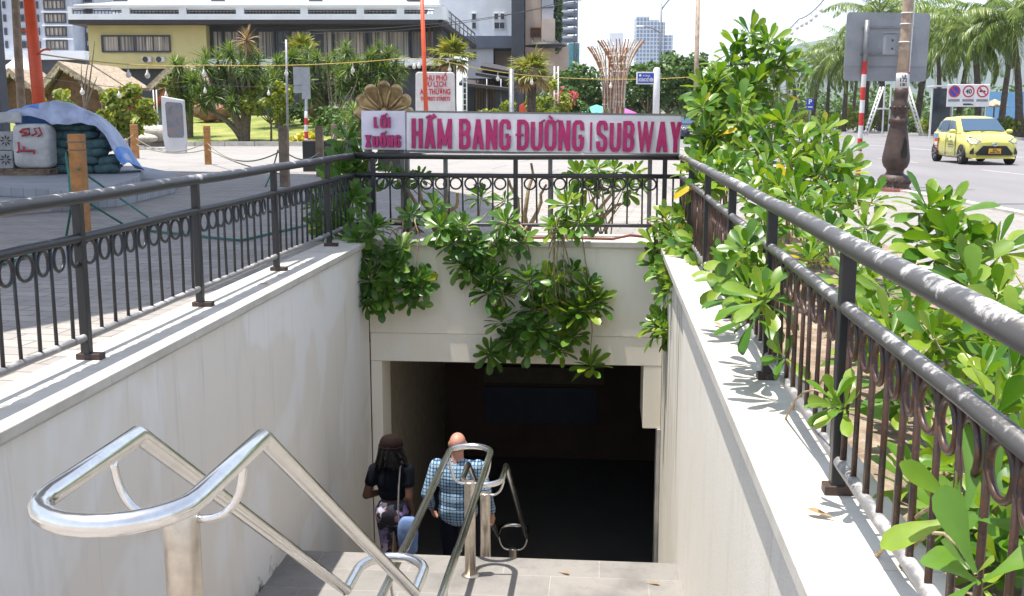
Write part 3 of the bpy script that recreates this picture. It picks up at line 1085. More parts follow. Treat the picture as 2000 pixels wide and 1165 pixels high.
# ------------------------------------------------------------------ the subway sign
GLY = {      # strokes in a unit box; a slanting two-point stroke is cut level at both ends
    'H': [[(0, 0), (0, 1)], [(1, 0), (1, 1)], [(0, .5), (1, .5)]],
    'A': [[(0, 0), (.5, 1)], [(.5, 1), (1, 0)], [(.2, .24), (.8, .24)]],
    'M': [[(0, 0), (0, 1)], [(1, 0), (1, 1)], [(0, 1), (.5, .1)], [(.5, .1), (1, 1)]],
    'B': [[(0, 0), (0, 1)], [(0, 1), (.62, 1), (.92, .92), (1, .77), (.9, .6), (.6, .53), (0, .53)], [(.5, .53), (.8, .5), (1, .36), (1, .2), (.93, .06), (.62, 0), (0, 0)]],
    'N': [[(0, 0), (0, 1)], [(1, 0), (1, 1)], [(0, 1), (1, 0)]],
    'G': [[(1, .7), (1, .8), (.94, .94), (.75, 1), (.25, 1), (.06, .93), (0, .78), (0, .22), (.06, .07), (.25, 0), (.75, 0), (.94, .07), (1, .22), (1, .46)], [(1, .46), (.55, .46)]],
    'D': [[(0, 0), (0, 1)], [(0, 1), (.6, 1), (.92, .92), (1, .76), (1, .24), (.92, .08), (.6, 0), (0, 0)]],
    'U': [[(0, 1), (0, .22), (.06, .07), (.25, 0), (.75, 0), (.94, .07), (1, .22), (1, 1)]],
    'O': [[(.5, 1), (.25, 1), (.06, .93), (0, .78), (0, .22), (.06, .07), (.25, 0), (.75, 0), (.94, .07), (1, .22), (1, .78), (.94, .93), (.75, 1), (.5, 1)]],
    'S': [[(1, .72), (1, .8), (.94, .94), (.75, 1), (.25, 1), (.06, .93), (0, .78), (.08, .6), (.92, .4), (1, .22), (.94, .07), (.75, 0), (.25, 0), (.06, .07), (0, .22), (0, .3)]],
    'W': [[(0, 1), (.26, 0)], [(.26, 0), (.5, 1)], [(.5, 1), (.74, 0)], [(.74, 0), (1, 1)]],
    'Y': [[(0, 1), (.5, .4)], [(.5, .4), (1, 1)], [(.5, .45), (.5, 0)]],
    'L': [[(0, 1), (0, 0)], [(0, 0), (1, 0)]],
    'I': [[(.5, 0), (.5, 1)]],
    'X': [[(0, 0), (1, 1)], [(0, 1), (1, 0)]],
}


def band(b, pts, w, y0, dep, mi=0):
    """flat thick polyline in the XZ plane, front at y0, going back dep"""
    n = len(pts)
    lo, hi = [], []
    for i in range(n):
        d0 = (pts[i] - pts[i - 1]).normalized() if i else None
        d1 = (pts[i + 1] - pts[i]).normalized() if i < n - 1 else None
        d0 = d0 or d1
        d1 = d1 or d0
        n0, n1 = Vector((-d0.y, d0.x)), Vector((-d1.y, d1.x))
        m = (n0 + n1)
        m = m.normalized() if m.length > 1e-6 else n0
        k = min(1 / max(m.dot(n0), .35), 1.5)
        lo.append(pts[i] - m * w / 2 * k)
        hi.append(pts[i] + m * w / 2 * k)
    for i in range(n - 1):
        a, c, d, e = lo[i], lo[i + 1], hi[i + 1], hi[i]
        q = [(p.x, y0, p.y) for p in (a, c, d, e)]
        r = [(p.x, y0 + dep, p.y) for p in (a, c, d, e)]
        b.add(q + r, [(0, 1, 2, 3)], mi)
        b.add(q + r, [(0, 4, 5, 1), (3, 2, 6, 7)] + ([(0, 3, 7, 4)] if i == 0 else []) + ([(1, 5, 6, 2)] if i == n - 2 else []), mi + 1)


def word(b, s, x0, x1, z0, h, w, dep):
    """letters between x0 and x1, baseline z0; marks follow a letter as ^ ` ' + (horn) - (bar)"""
    wd = {'M': 1.3, 'W': 1.55, 'I': .35, 'L': .8}
    ls, marks = [], []
    for ch in s:
        if ch in "^`'+-":
            marks[-1] += ch
        else:
            ls.append(ch)
            marks.append('')
    tot = sum(wd.get(c, 1) for c in ls)
    gap = w * 0.42
    unit = (x1 - x0 - gap * (len(ls) - 1)) / tot
    x = x0
    k = 0
    for c, mk in zip(ls, marks):
        lw = unit * wd.get(c, 1)
        xx0, xx1 = x + w / 2, x + lw - w / 2
        for st in GLY[c]:
            k += 1
            yf = -dep - .0007 * (k % 7)
            if len(st) == 2 and st[0][0] != st[1][0] and st[0][1] != st[1][1]:
                e2 = w * (.36 if c == 'W' else .40 if c == 'M' else .5)
                (ax, az), (bx_, bz) = [(xx0 + (xx1 - xx0) * p[0], z0 + h * p[1]) for p in st]
                b.extr([(ax - e2, yf, az), (ax + e2, yf, az), (bx_ + e2, yf, bz), (bx_ - e2, yf, bz)], (0, dep, 0))
                b.m[-6:] = [0, 1, 1, 1, 1, 1]
                continue
            tall = len(st) == 2 and st[0][0] == st[1][0]
            pts = [Vector((xx0 + (xx1 - xx0) * p[0], z0 + (h * p[1] if tall else w * .42 + (h - w * .84) * p[1]))) for p in st]
            band(b, pts, w, yf, dep)
        cx = x + lw / 2
        zt = z0 + h
        e = w * .55
        k += 1
        yy = -dep - .0006 * (k % 7) - .004
        if '^' in mk:
            band(b, [Vector((cx - lw * .34, zt + e * .25)), Vector((cx, zt + e * 1.2)), Vector((cx + lw * .34, zt + e * .25))], e, yy, dep)
        if '`' in mk:
            o = lw * .42 if '^' in mk else 0
            band(b, [Vector((cx + o - lw * .16, zt + e * 1.9)), Vector((cx + o + lw * .12, zt + e * .5))], e, yy - .001, dep)
        if "'" in mk:
            o = lw * .30 if '^' in mk else 0
            band(b, [Vector((cx + o + lw * .28, zt + e * 2.5)), Vector((cx + o - lw * .06, zt + e * 1.2))], e, yy - .001, dep)
        if '+' in mk:
            band(b, [Vector((x + lw - w * .5, zt - e * .9)), Vector((x + lw + w * .28, zt - e * .3)), Vector((x + lw + w * .42, zt + e * .25))], e * .9, yy - .002, dep)
        if '-' in mk:
            band(b, [Vector((x - w * .35, z0 + h * .5)), Vector((x + lw * .55, z0 + h * .5))], e, yy - .003, dep)
        x += lw + gap


YSG = 12.86
MAT2 = [M['magenta'], M['magenta_dark']]


def sign_frame(tl, br, roll):
    p, q = atY(*tl, YSG), atY(*br, YSG)
    c = (p + q) / 2
    return c, q.x - p.x, p.z - q.z, Matrix.Translation((c.x, YSG, c.z)) @ Matrix.Rotation(roll, 4, 'Y')


c, w_, h_, Mx = sign_frame((794, 223), (1328, 299), 0.013)
sg = thing('subway_sign', 'long white sign with magenta letters HẦM BANG ĐƯỜNG | SUBWAY above the far railing', 'sign', (c.x, YSG + .05, 0))
put(MB().bx(-w_ / 2, w_ / 2, 0, .10, -h_ / 2, h_ / 2), Mx).build('panel', M['sign_white'], sg, bevel=.006)
px2m = (w_ / 534.0)
X = lambda px: (px - 1061) * px2m
lt = MB()
zb_, hh = -h_ / 2 + 4.5 * px2m, 58 * px2m
for s_, a_, b_ in (("HA^`M", 804, 884), ("BANG", 898, 1000), ("D-U+O+`NG", 1012, 1143), ("SUBWAY", 1166, 1330)):
    word(lt, s_, X(a_), X(b_), zb_, hh, 8.1 * px2m, .028)
band(lt, [Vector((X(1156), zb_)), Vector((X(1156), zb_ + hh * .95))], 4 * px2m, -.028, .028)
put(lt, Mx).build('lettering', MAT2, sg)
fr = MB()
for z in (-h_ / 2 - .012, h_ / 2 + .01):
    fr.bx(-w_ / 2 - .01, w_ / 2 + .01, -.004, .104, z - .01, z + .01)
put(fr, Mx).build('frame', M['sign_steel'], sg)
for px in (870, 1075, 1270):
    p = atY(px, 300, YSG + .13)
    MB().bx(p.x - .025, p.x + .025, YSG + .108, YSG + .155, 0.0, c.z + .1).build('leg', M['sign_steel'], sg)
c, w_, h_, Mx = sign_frame((705, 217), (792, 293), 0.004)
sg = thing('exit_sign', 'small square white sign reading LỐI XUỐNG left of the long white sign', 'sign', (c.x, YSG + .05, 0))
put(MB().bx(-w_ / 2, w_ / 2, 0, .12, -h_ / 2, h_ / 2), Mx).build('panel', M['sign_lilac'], sg, bevel=.006)
lt = MB()
word(lt, "LO^'I", -18 * px2m, 15 * px2m, 5 * px2m, 21 * px2m, 5 * px2m, .035)
word(lt, "XUO^'NG", -36 * px2m, 36 * px2m, -33 * px2m, 24 * px2m, 5.4 * px2m, .035)
put(lt, Mx).build('lettering', MAT2, sg)
for dx in (-.2, .2):
    MB().bx(c.x + dx - .025, c.x + dx + .025, YSG + .122, YSG + .17, 0, c.z + .1).build('leg', M['sign_steel'], sg)
# ------------------------------------------------------------------ plants
rng = np.random.default_rng(11)


def unit(v):
    return v / np.maximum(np.linalg.norm(v, axis=-1, keepdims=True), 1e-9)


LW_SPOON = (np.array([0, .18, .38, .58, .76, .9, 1.0]), np.array([.14, .22, .48, .84, 1.0, .80, .18]))
LW_SWORD = (np.array([0, .3, .65, 1.0]), np.array([.75, 1.0, .8, .06]))


def blades(C, D, U, Lg, Wd, prof, bend, fold=.27, twist=0.28):
    """leaves rooted at C, leaving along D, upper side U; bend = radians the leaf turns towards the ground side"""
    ts, ws = prof
    n, k = len(C), len(ts)
    S = unit(np.cross(D, U))
    U = np.cross(S, D)
    tw = rng.normal(0, twist, n)[:, None]
    S, U = S * np.cos(tw) + U * np.sin(tw), U * np.cos(tw) - S * np.sin(tw)
    V = np.zeros((n, k, 3, 3))
    pos = C.copy()
    for i in range(k):
        if i:
            dt = ts[i] - ts[i - 1]
            a = (bend * (ts[i] + ts[i - 1]) / 2)[:, None]
            d = D * np.cos(a) - U * np.sin(a)
            pos = pos + d * (Lg * dt)[:, None]
        a = (bend * ts[i])[:, None]
        up = U * np.cos(a) + D * np.sin(a)
        h = (Wd * ws[i] / 2)[:, None]
        V[:, i, 0] = pos - S * h + up * h * fold
        V[:, i, 1] = pos
        V[:, i, 2] = pos + S * h + up * h * fold
    base = (np.arange(n) * k * 3)[:, None]
    q = []
    for i in range(k - 1):
        for j in range(2):
            a = i * 3 + j
            q.append([a, a + 1, a + 4, a + 3])
    Q = (base[:, :, None] + np.array(q)[None]).reshape(-1, 4)
    return V.reshape(-1, 3), Q


def cat(parts):
    Vs, Qs, k = [], [], 0
    for V, Q in parts:
        Vs.append(V)
        Qs.append(Q + k)
        k += len(V)
    return np.concatenate(Vs), np.concatenate(Qs)


def rosette(c, axis, n=17, L=.2, W=.345, spread=(18, 100), droop=.7, prof=LW_SPOON):
    axis = unit(np.array(axis, float))
    a0 = unit(np.cross(axis, [.3, .2, .9] if abs(axis[2]) < .9 else [1, 0, 0]))
    b0 = np.cross(axis, a0)
    i = np.arange(n)
    u = i / max(n - 1, 1)
    th = i * 2.39996 + rng.uniform(0, 6.28) + rng.normal(0, .15, n)
    ph = np.radians(spread[0] + (spread[1] - spread[0]) * u ** .85) + rng.normal(0, .1, n)
    rad = a0[None] * np.cos(th)[:, None] + b0[None] * np.sin(th)[:, None]
    D = axis[None] * np.cos(ph)[:, None] + rad * np.sin(ph)[:, None]
    Up = axis[None] * np.sin(ph)[:, None] - rad * np.cos(ph)[:, None]
    C = np.array(c, float)[None] - axis[None] * (.05 * L / .2 * u)[:, None] * 1.4 + rad * .006
    Lg = L * (0.62 + .45 * np.minimum(1, u * 2.2)) * rng.uniform(.68, 1.15, n)
    bend = droop * (-.15 + u) + rng.normal(0, .18, n)
    return blades(C, D, Up, Lg, Lg * W * rng.uniform(.85, 1.12, n), prof, bend)


def shrub(label, base, tips, leaf, group, via=None, r=.011, stem='stem', cat_='shrub', name='naupaka_shrub', nleaf=15):
    """tips: (position, axis, leaf length). One thing: foliage and stems."""
    t = thing(name, label, cat_, base, 0, group)
    parts = []
    sb = MB()
    base = Vector(base)
    for (p, ax, L) in tips:
        p = Vector(p)
        n = int((nleaf + (9 if group == GT else 5)) * random.uniform(.8, 1.2))
        parts.append(rosette(p, ax, n, L * (1.18 if group == GT else 1.2)))
        b0 = base + Vector((random.uniform(-.18, .18), random.uniform(-.18, .18), -.03))
        axv = Vector(ax).normalized()
        if via is None:
            mid = (b0 + p) / 2 + Vector((random.uniform(-.1, .1), random.uniform(-.1, .1), .18 * (p - b0).length))
            pts = bez(b0, mid, p - axv * .02, 6)
        else:
            if random.random() < .5:
                continue
            v = Vector(via) + Vector((random.uniform(-.12, .12), random.uniform(-.08, .05), random.uniform(-.12, .10)))
            v.x += (p.x - via[0]) * .45
            m_ = v.lerp(p, .5) + Vector((random.uniform(-.16, .16), -.04, random.uniform(-.05, .12)))
            pts = bez(b0, b0.lerp(v, .5) + Vector((random.uniform(-.1, .1), .1, .22)), v, 5)[:-1] + bez(v, m_, p - axv * .03, 8)
            pts = [q + Vector((random.uniform(-.012, .012), random.uniform(-.01, .01), random.uniform(-.012, .012))) for q in pts]
        k = len(pts)
        sb.tube(pts, [r * (1 - .55 * i / (k - 1)) * random.uniform(.9, 1.1) for i in range(k)], 5, cap=False)
    V, Q = cat(parts)
    np_mesh('foliage', V, Q, leaf, t)
    sb.build('stems', M[stem], t, recalc=False)
    return t


def tips_px(lst, L=.2, jd=.12, toward=(-.1, -.45, .85), jit=.35, xmin=None, per=1, spread=0.0, skip=0):
    out = []
    if skip:
        lst = [q for i, q in enumerate(lst) if i % skip != skip - 1]
    for (px, py, d) in lst:
        for k in range(per):
            p = at(px + random.gauss(0, spread * F / d), py + random.gauss(0, spread * F / d), d + random.uniform(-jd, jd))
            if xmin is not None and p.x < xmin:
                p.x = xmin + random.uniform(0, .1)
            ax = Vector(toward) + Vector((random.gauss(0, jit), random.gauss(0, jit), random.gauss(0, jit * .6)))
            out.append((p, tuple(ax.normalized()), L * random.uniform(.85, 1.15)))
    return out


def tips_x(lst, X, L, toward, jit=.3):
    out = []
    for (px, py) in lst:
        p = atX(px, py, X + random.uniform(-.06, .04))
        ax = Vector(toward) + Vector((random.gauss(0, jit), random.gauss(0, jit), random.gauss(0, jit * .6)))
        out.append((p, tuple(ax.normalized()), L * random.uniform(.85, 1.15)))
    return out


LB, LD = M['leaf_bright'], M['leaf_deep']
GH = 'shrubs growing behind the right railing'
GT = 'shrubs trailing over the stairwell walls'

# tall shrub at the far right corner, and its neighbours along the bed
far_tall = [(1470, 62, 12.6), (1440, 85, 12.6), (1500, 78, 12.6), (1528, 100, 12.5), (1458, 118, 12.5), (1512, 132, 12.6), (1485, 105, 12.4), (1430, 120, 12.5),
            (1475, 160, 12.5), (1445, 165, 12.4), (1520, 165, 12.5), (1495, 195, 12.5), (1540, 130, 12.6), (1465, 205, 12.4), (1505, 225, 12.4)]
shrub('tallest bright green shrub, standing up against the sky right of the SUBWAY sign', (2.0, 12.6, .05), tips_px(far_tall, .23, .2, (0, -.3, .9)), LB, GH)
lst = [(1400, 150, 12.2), (1388, 178, 12.2), (1378, 195, 12.2), (1375, 168, 12.1), (1420, 195, 12.2), (1390, 220, 12.0), (1382, 232, 12.0), (1390, 210, 12.2), (1440, 235, 11.9), (1410, 255, 11.9),
       (1388, 262, 11.8), (1385, 270, 11.9), (1460, 260, 11.7), (1385, 285, 11.6), (1372, 305, 11.6), (1420, 295, 11.5), (1378, 250, 12.2), (1445, 200, 12), (1460, 290, 11.5), (1405, 320, 11.2), (1350, 330, 11.2), (1375, 350, 11.0),
       (1368, 318, 11.8), (1430, 330, 10.8), (1395, 180, 12.4), (1370, 205, 11.8)]
shrub('bright green shrub crowding over the right end of the long white sign', (1.25, 12.0, .05), tips_px(lst, .22, .2, (-.2, -.4, .85), xmin=.9), LB, GH)
lst = [(1490, 245, 11.6), (1530, 235, 11.4), (1560, 265, 11.2), (1600, 275, 11.0), (1515, 280, 11.0), (1575, 300, 10.8), (1540, 310, 10.6), (1500, 315, 10.6), (1615, 315, 10.4), (1590, 345, 10.2), (1550, 350, 10.0),
       (1630, 350, 10.2), (1480, 345, 10.2), (1520, 360, 9.8), (1460, 375, 9.6), (1500, 400, 9.4), (1560, 385, 9.6), (1640, 300, 10.6), (1610, 250, 11.2), (1655, 335, 10.2)]
shrub('broad bright shrub in the bed before the road, left of the striped pole', (2.1, 10.6, .05), tips_px(lst, .22, .25, (.1, -.35, .9), xmin=1.0), LB, GH)
lst = [(1640, 385, 9.4), (1675, 385, 9.2), (1690, 410, 8.8), (1610, 400, 9.2), (1580, 420, 9.0), (1650, 425, 8.6), (1550, 430, 8.8), (1620, 450, 8.3), (1670, 455, 8.2), (1590, 470, 8.0), (1690, 440, 8.4), (1540, 465, 8.4), (1500, 440, 8.8),
       (1705, 385, 9.2), (1630, 490, 7.7), (1690, 490, 7.6), (1580, 500, 7.8)]
shrub('low bright shrub behind the railing, below the lamp post base', (2.0, 8.6, .05), tips_px(lst, .2, .2, (.05, -.3, .9), xmin=1.0, skip=3), LB, GH)
lst = [(1818, 398, 6.3), (1848, 410, 6.3), (1830, 430, 6.1), (1800, 455, 6.2), (1860, 455, 6.0), (1925, 452, 5.9), (1900, 480, 5.8), (1945, 480, 5.8), (1960, 520, 5.6), (1890, 520, 5.6), (1840, 490, 5.9), (1780, 495, 6.3),
       (1900, 560, 5.3), (1950, 570, 5.2), (1860, 545, 5.5), (1930, 610, 5.0)]
shrub('upright shrub with big leaves against the pavement, above the near right rail', (2.25, 5.7, .05), tips_px(lst, .19, .15, (.05, -.25, .95), .3, xmin=1.0, skip=3), LB, GH)
lst = [(1700, 545, 6.9), (1735, 560, 6.5), (1670, 570, 6.9), (1760, 590, 6.0), (1720, 620, 5.9), (1790, 620, 5.6), (1690, 620, 6.2), (1650, 600, 6.8), (1800, 570, 5.9), (1750, 650, 5.4), (1660, 540, 7.2), (1640, 640, 6.4), (1700, 680, 5.4)]
shrub('low leafy shrub behind the second post of the right railing', (1.7, 6.2, .05), tips_px(lst, .19, .15, (-.1, -.3, .9), xmin=1.02, skip=4), LB, GH)
lst = [(1825, 655, 4.7), (1880, 640, 4.8), (1935, 660, 4.6), (1985, 640, 4.7), (1860, 720, 4.3), (1920, 730, 4.2), (1985, 720, 4.2), (1790, 700, 4.7), (1950, 800, 3.9), (1890, 790, 4.1), (1840, 780, 4.3), (1990, 790, 3.9), (1780, 760, 4.6), (1730, 740, 5.0)]
shrub('shrub with long drooping leaves directly behind the near right railing', (1.5, 4.3, .05), tips_px(lst, .175, .12, (0, -.3, .9), .4, xmin=1.0, skip=5), LB, GH)
lst = [(1985, 880, 3.5), (1930, 900, 3.6), (1880, 920, 3.7), (1975, 960, 3.3), (1920, 1000, 3.3), (1990, 1040, 3.1), (1950, 1090, 3.1), (1890, 1060, 3.3), (1850, 1000, 3.5), (1790, 930, 3.9), (1830, 880, 3.9)]
shrub('small shrub low behind the bars in the bottom right corner', (1.45, 3.3, .05), tips_px(lst, .16, .1, (-.1, -.3, .9), .45, xmin=.98), LB, GH, nleaf=11)
# sprigs that lean out between the bars over the right coping
lst = [(1445, 520), (1482, 525), (1463, 555), (1492, 570), (1440, 572), (1470, 600), (1425, 540), (1455, 480), (1415, 500)]
shrub('leafy sprig pushing through the right railing over the coping, between two posts', (1.15, 7.6, .05), tips_x(lst, .80, .17, (-.3, -.4, .8)), LB, GT, nleaf=8)
lst = [(1525, 692), (1640, 792), (1628, 772)]
shrub('two little bright sprigs poking out low between rusty bars', (1.0, 5.2, .05), tips_x(lst, .84, .11, (-.5, -.4, .7)), LB, GT, nleaf=1, r=.006)
lst = [(1872, 985), (1900, 1112)]
shrub('sprig of a few long curled leaves reaching out of the nearest bars', (1.02, 3.4, .05), tips_x(lst, .84, .17, (-.5, -.5, .6), .2), LB, GT, nleaf=-2, r=.008)

# plants behind the far railing, trailing down the end wall
D1 = 11.95
lst = [(735, 440, D1), (700, 468, D1), (782, 478, D1), (748, 505, D1), (718, 545, D1), (800, 555, D1), (757, 570, D1), (740, 590, D1), (825, 548, D1), (705, 500, D1), (770, 520, D1), (800, 585, D1), (715, 585, D1)]
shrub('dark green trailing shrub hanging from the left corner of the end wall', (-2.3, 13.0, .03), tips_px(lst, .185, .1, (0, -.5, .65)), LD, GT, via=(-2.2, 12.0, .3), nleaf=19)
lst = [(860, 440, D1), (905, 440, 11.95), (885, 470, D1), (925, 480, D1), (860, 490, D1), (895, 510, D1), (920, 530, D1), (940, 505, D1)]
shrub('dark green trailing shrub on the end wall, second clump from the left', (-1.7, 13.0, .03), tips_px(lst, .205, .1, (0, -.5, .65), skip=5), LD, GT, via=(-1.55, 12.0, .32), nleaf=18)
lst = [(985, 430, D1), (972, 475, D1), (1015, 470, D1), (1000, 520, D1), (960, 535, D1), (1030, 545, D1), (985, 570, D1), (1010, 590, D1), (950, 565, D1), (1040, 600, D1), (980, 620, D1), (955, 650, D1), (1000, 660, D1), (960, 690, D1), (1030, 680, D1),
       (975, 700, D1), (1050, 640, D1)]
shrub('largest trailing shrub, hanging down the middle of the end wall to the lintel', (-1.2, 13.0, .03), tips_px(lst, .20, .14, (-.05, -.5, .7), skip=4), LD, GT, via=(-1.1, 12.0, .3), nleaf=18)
lst = [(1105, 395, 11.95), (1085, 440, D1), (1130, 430, D1), (1095, 485, D1), (1120, 530, D1), (1080, 540, D1), (1150, 555, D1), (1100, 575, D1), (1165, 585, D1), (1070, 590, D1), (1130, 600, D1), (1085, 630, D1), (1060, 660, D1), (1100, 680, D1), (1120, 650, D1),
       (1165, 455, D1), (1150, 710, D1), (1100, 600, D1), (1140, 600, D1)]
shrub('bright trailing shrub right of the middle, its lowest sprig hanging across the dark opening', (-.55, 13.0, .03), tips_px(lst, .195, .14, (.05, -.5, .7), skip=4), LB, GT, via=(-.5, 12.0, .35), nleaf=17)
lst = [(1300, 425, 11.8), (1335, 420, 11.5), (1280, 475, 11.7), (1320, 480, 11.4), (1300, 530, 11.4), (1340, 525, 11.0), (1355, 550, 10.8), (1310, 560, 11.2), (1285, 510, 11.6), (1335, 470, 11.0), (1352, 500, 10.6), (1318, 515, 11.0), (1345, 540, 10.4), (1330, 555, 10.6), (1362, 470, 10.6), (1310, 455, 11.4), (1365, 525, 10.2), (1292, 625, 11.2), (1308, 640, 11.2), (1280, 640, 11.3)]
shrub('bright trailing shrub hanging in the right corner of the stairwell', (1.0, 12.3, .05), tips_px(lst, .2, .08, (-.3, -.6, .6)), LB, GT, via=(.62, 11.6, .35), nleaf=16)
lst = [(648, 365, 12.6), (690, 385, 12.5), (665, 330, 13.2), (640, 420, 12.4), (680, 430, 12.5), (700, 345, 13.3), (655, 450, 12.2), (625, 440, 12.6), (705, 300, 13.4), (660, 300, 13.4), (690, 320, 13.3), (615, 400, 12.8), (640, 395, 12.9), (720, 330, 13.3), (680, 270, 13.6)]
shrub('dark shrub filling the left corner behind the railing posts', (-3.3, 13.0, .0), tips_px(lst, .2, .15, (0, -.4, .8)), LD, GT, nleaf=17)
lst = [(1130, 340, 13.1), (1165, 325, 13.2), (1200, 330, 13.2), (1180, 355, 13.1), (1240, 335, 13.2), (1220, 365, 13.1), (1250, 360, 13.0), (1150, 365, 13.1)]
shrub('bright shrub seen through the far railing on its right half', (-.1, 13.2, .03), tips_px(lst, .17, .1, (0, -.4, .85)), LB, GT, nleaf=13)
lst = [(820, 345, 13.1), (780, 345, 13.1), (850, 400, 12.7), (800, 420, 12.4), (940, 380, 13.0), (985, 390, 13.0), (760, 340, 13.2)]
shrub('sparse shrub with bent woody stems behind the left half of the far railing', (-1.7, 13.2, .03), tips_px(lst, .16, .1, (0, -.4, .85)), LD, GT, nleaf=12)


def knot(label, base, ends, r0=.028):
    b = MB()
    for e in ends:
        p = Vector(base)
        q = Vector(e)
        pts = [p]
        for k in range(1, 7):
            w_ = p.lerp(q, k / 6) + Vector((random.uniform(-.06, .06), random.uniform(-.05, .05), random.uniform(-.03, .05))) * (1 if k < 6 else 0)
            pts.append(w_)
        b.tube(pts, [r0 * (1 - .1 * k) for k in range(7)], 7)
    o = b.build('woody_shrub', M['stem'], recalc=False)
    return tag(o, label, 'shrub', 'bare woody stems behind the far railing')


knot('bare knotted woody stems at the middle post of the far railing', (-.95, 13.1, .02), [(-1.15, 12.95, .75), (-.7, 13.0, .7), (-.9, 13.2, .95), (-1.25, 12.75, .4)], .036)
knot('cluster of bare upright stems behind the right half of the far railing', (-.2, 13.15, .02), [(-.3, 13.1, .8), (-.05, 13.05, .75), (.15, 13.15, .85), (.3, 13.2, .6), (-.45, 13.2, .6)], .032)
knot('thick crooked stem bending over the far railing near its left post', (-2.0, 13.05, .02), [(-1.75, 12.75, .62), (-2.2, 12.7, .66), (-1.9, 12.95, .8), (-2.5, 12.85, .75)], .04)


# ------------------------------------------------------------------ trees
def leaf_cloud(lobes, n, size, flat=.6):
    """leaf-sized quads through several ellipsoid lobes [(centre, (rx,ry,rz), weight)]"""
    wts = np.array([l[2] for l in lobes], float)
    idx = rng.choice(len(lobes), n, p=wts / wts.sum())
    C = np.array([l[0] for l in lobes], float)[idx]
    Rr = np.array([l[1] for l in lobes], float)[idx]
    d = unit(rng.normal(size=(n, 3)))
    rad = rng.uniform(.35, 1, n) ** .5
    P = C + d * Rr * rad[:, None]
    nn = unit(d + rng.normal(0, .8, (n, 3)) + [0, 0, .4])
    a = unit(np.cross(nn, rng.normal(size=(n, 3))))
    b = np.cross(nn, a)
    s = (size * rng.uniform(.6, 1.3, n))[:, None]
    V = np.stack([P - a * s, P - b * s * flat, P + a * s, P + b * s * flat], 1).reshape(-1, 3)
    Q = np.arange(n * 4).reshape(-1, 4)
    return V, Q


def clump_lobes(c, r, n, rl):
    out = []
    for k in range(n):
        d = Vector((random.gauss(0, 1), random.gauss(0, 1), random.gauss(0, .8))).normalized()
        q = random.uniform(.55, 1.0)
        p = Vector(c) + Vector((d.x * r[0], d.y * r[1], d.z * r[2])) * q
        s = rl * random.uniform(.7, 1.3)
        out.append((tuple(p), (s, s, s * .75), s * s))
    return out


def broad_tree(label, base, h, crown_r, leaf, nl=2600, lobes=26, size=.22, group=None, trunk_r=.16, name='broadleaf_tree', ctr=.64, rl=.32, low=False):
    t = thing(name, label, 'tree' if not low else 'bush', base, 0, group)
    B = Vector(base)
    c = B + Vector((0, 0, h * ctr))
    L = clump_lobes(c, (crown_r, crown_r, h * (1 - ctr) * .86), lobes, crown_r * rl)
    V, Q = leaf_cloud(L, nl, size)
    V[:, 2] = np.maximum(V[:, 2], B.z + .02)
    np_mesh('crown', V, Q, leaf, t, smooth=False)
    b = MB()
    b.tube([B - Vector((0, 0, .1)), B + Vector((.03, 0, h * .25)), c - Vector((0, 0, h * .1))], [trunk_r, trunk_r * .8, trunk_r * .5], 8)
    for l in L[:9]:
        b.tube(bez(B + Vector((0, 0, h * .28)), B.lerp(Vector(l[0]), .5) + Vector((0, 0, h * .08)), l[0], 4), [trunk_r * .5, trunk_r * .4, trunk_r * .3, trunk_r * .2, trunk_r * .1], 5)
    b.build('trunk', M['bark'], t, recalc=False)
    return t


def frond(L, droop, width, nl=34, lift=.6):
    """one pinnate palm frond from the origin along +x: leaflets both sides"""
    pts, dirs = [], []
    p = np.zeros(3)
    a = lift
    N = 14
    for i in range(N + 1):
        pts.append(p.copy())
        dirs.append(np.array([math.cos(a), 0, math.sin(a)]))
        p = p + dirs[-1] * L / N
        a -= droop / N * (.5 + 1.1 * i / N)
    pts, dirs = np.array(pts), np.array(dirs)
    u = np.linspace(.16, 1, nl)
    P = np.stack([np.interp(u * N, np.arange(N + 1), pts[:, k]) for k in range(3)], 1)
    Dr = unit(np.stack([np.interp(u * N, np.arange(N + 1), dirs[:, k]) for k in range(3)], 1))
    parts = []
    for sg in (-1, 1):
        side = np.tile(np.array([0, sg, 0.]), (nl, 1))
        D = unit(Dr * .55 + side * .8 + np.array([0, 0, -.35]) + rng.normal(0, .08, (nl, 3)))
        Lf = width * np.sin(np.pi * np.clip(u * .9 + .1, 0, 1)) ** .6 * rng.uniform(.85, 1.1, nl)
        Up = np.tile(np.array([0, 0, 1.0]), (nl, 1))
        parts.append(blades(P, D, Up, Lf, np.full(nl, .045 * L / 3), LW_SWORD, np.full(nl, .75), .1, .2))
    b = blades(np.array([pts[0]]), np.array([dirs[0]]), np.array([[0, 0, 1.]]), np.array([L]), np.array([.07]), (np.linspace(0, 1, 8), np.linspace(1, .3, 8)), np.array([droop * 1.0]), .5, 0)
    parts.append(b)
    return cat(parts)


def spin(V, rz, tilt=0.0, off=(0, 0, 0), sc=1.0):
    Mx = np.array(Matrix.Rotation(rz, 3, 'Z') @ Matrix.Rotation(tilt, 3, 'Y'))
    return (V * sc) @ Mx.T + np.array(off)


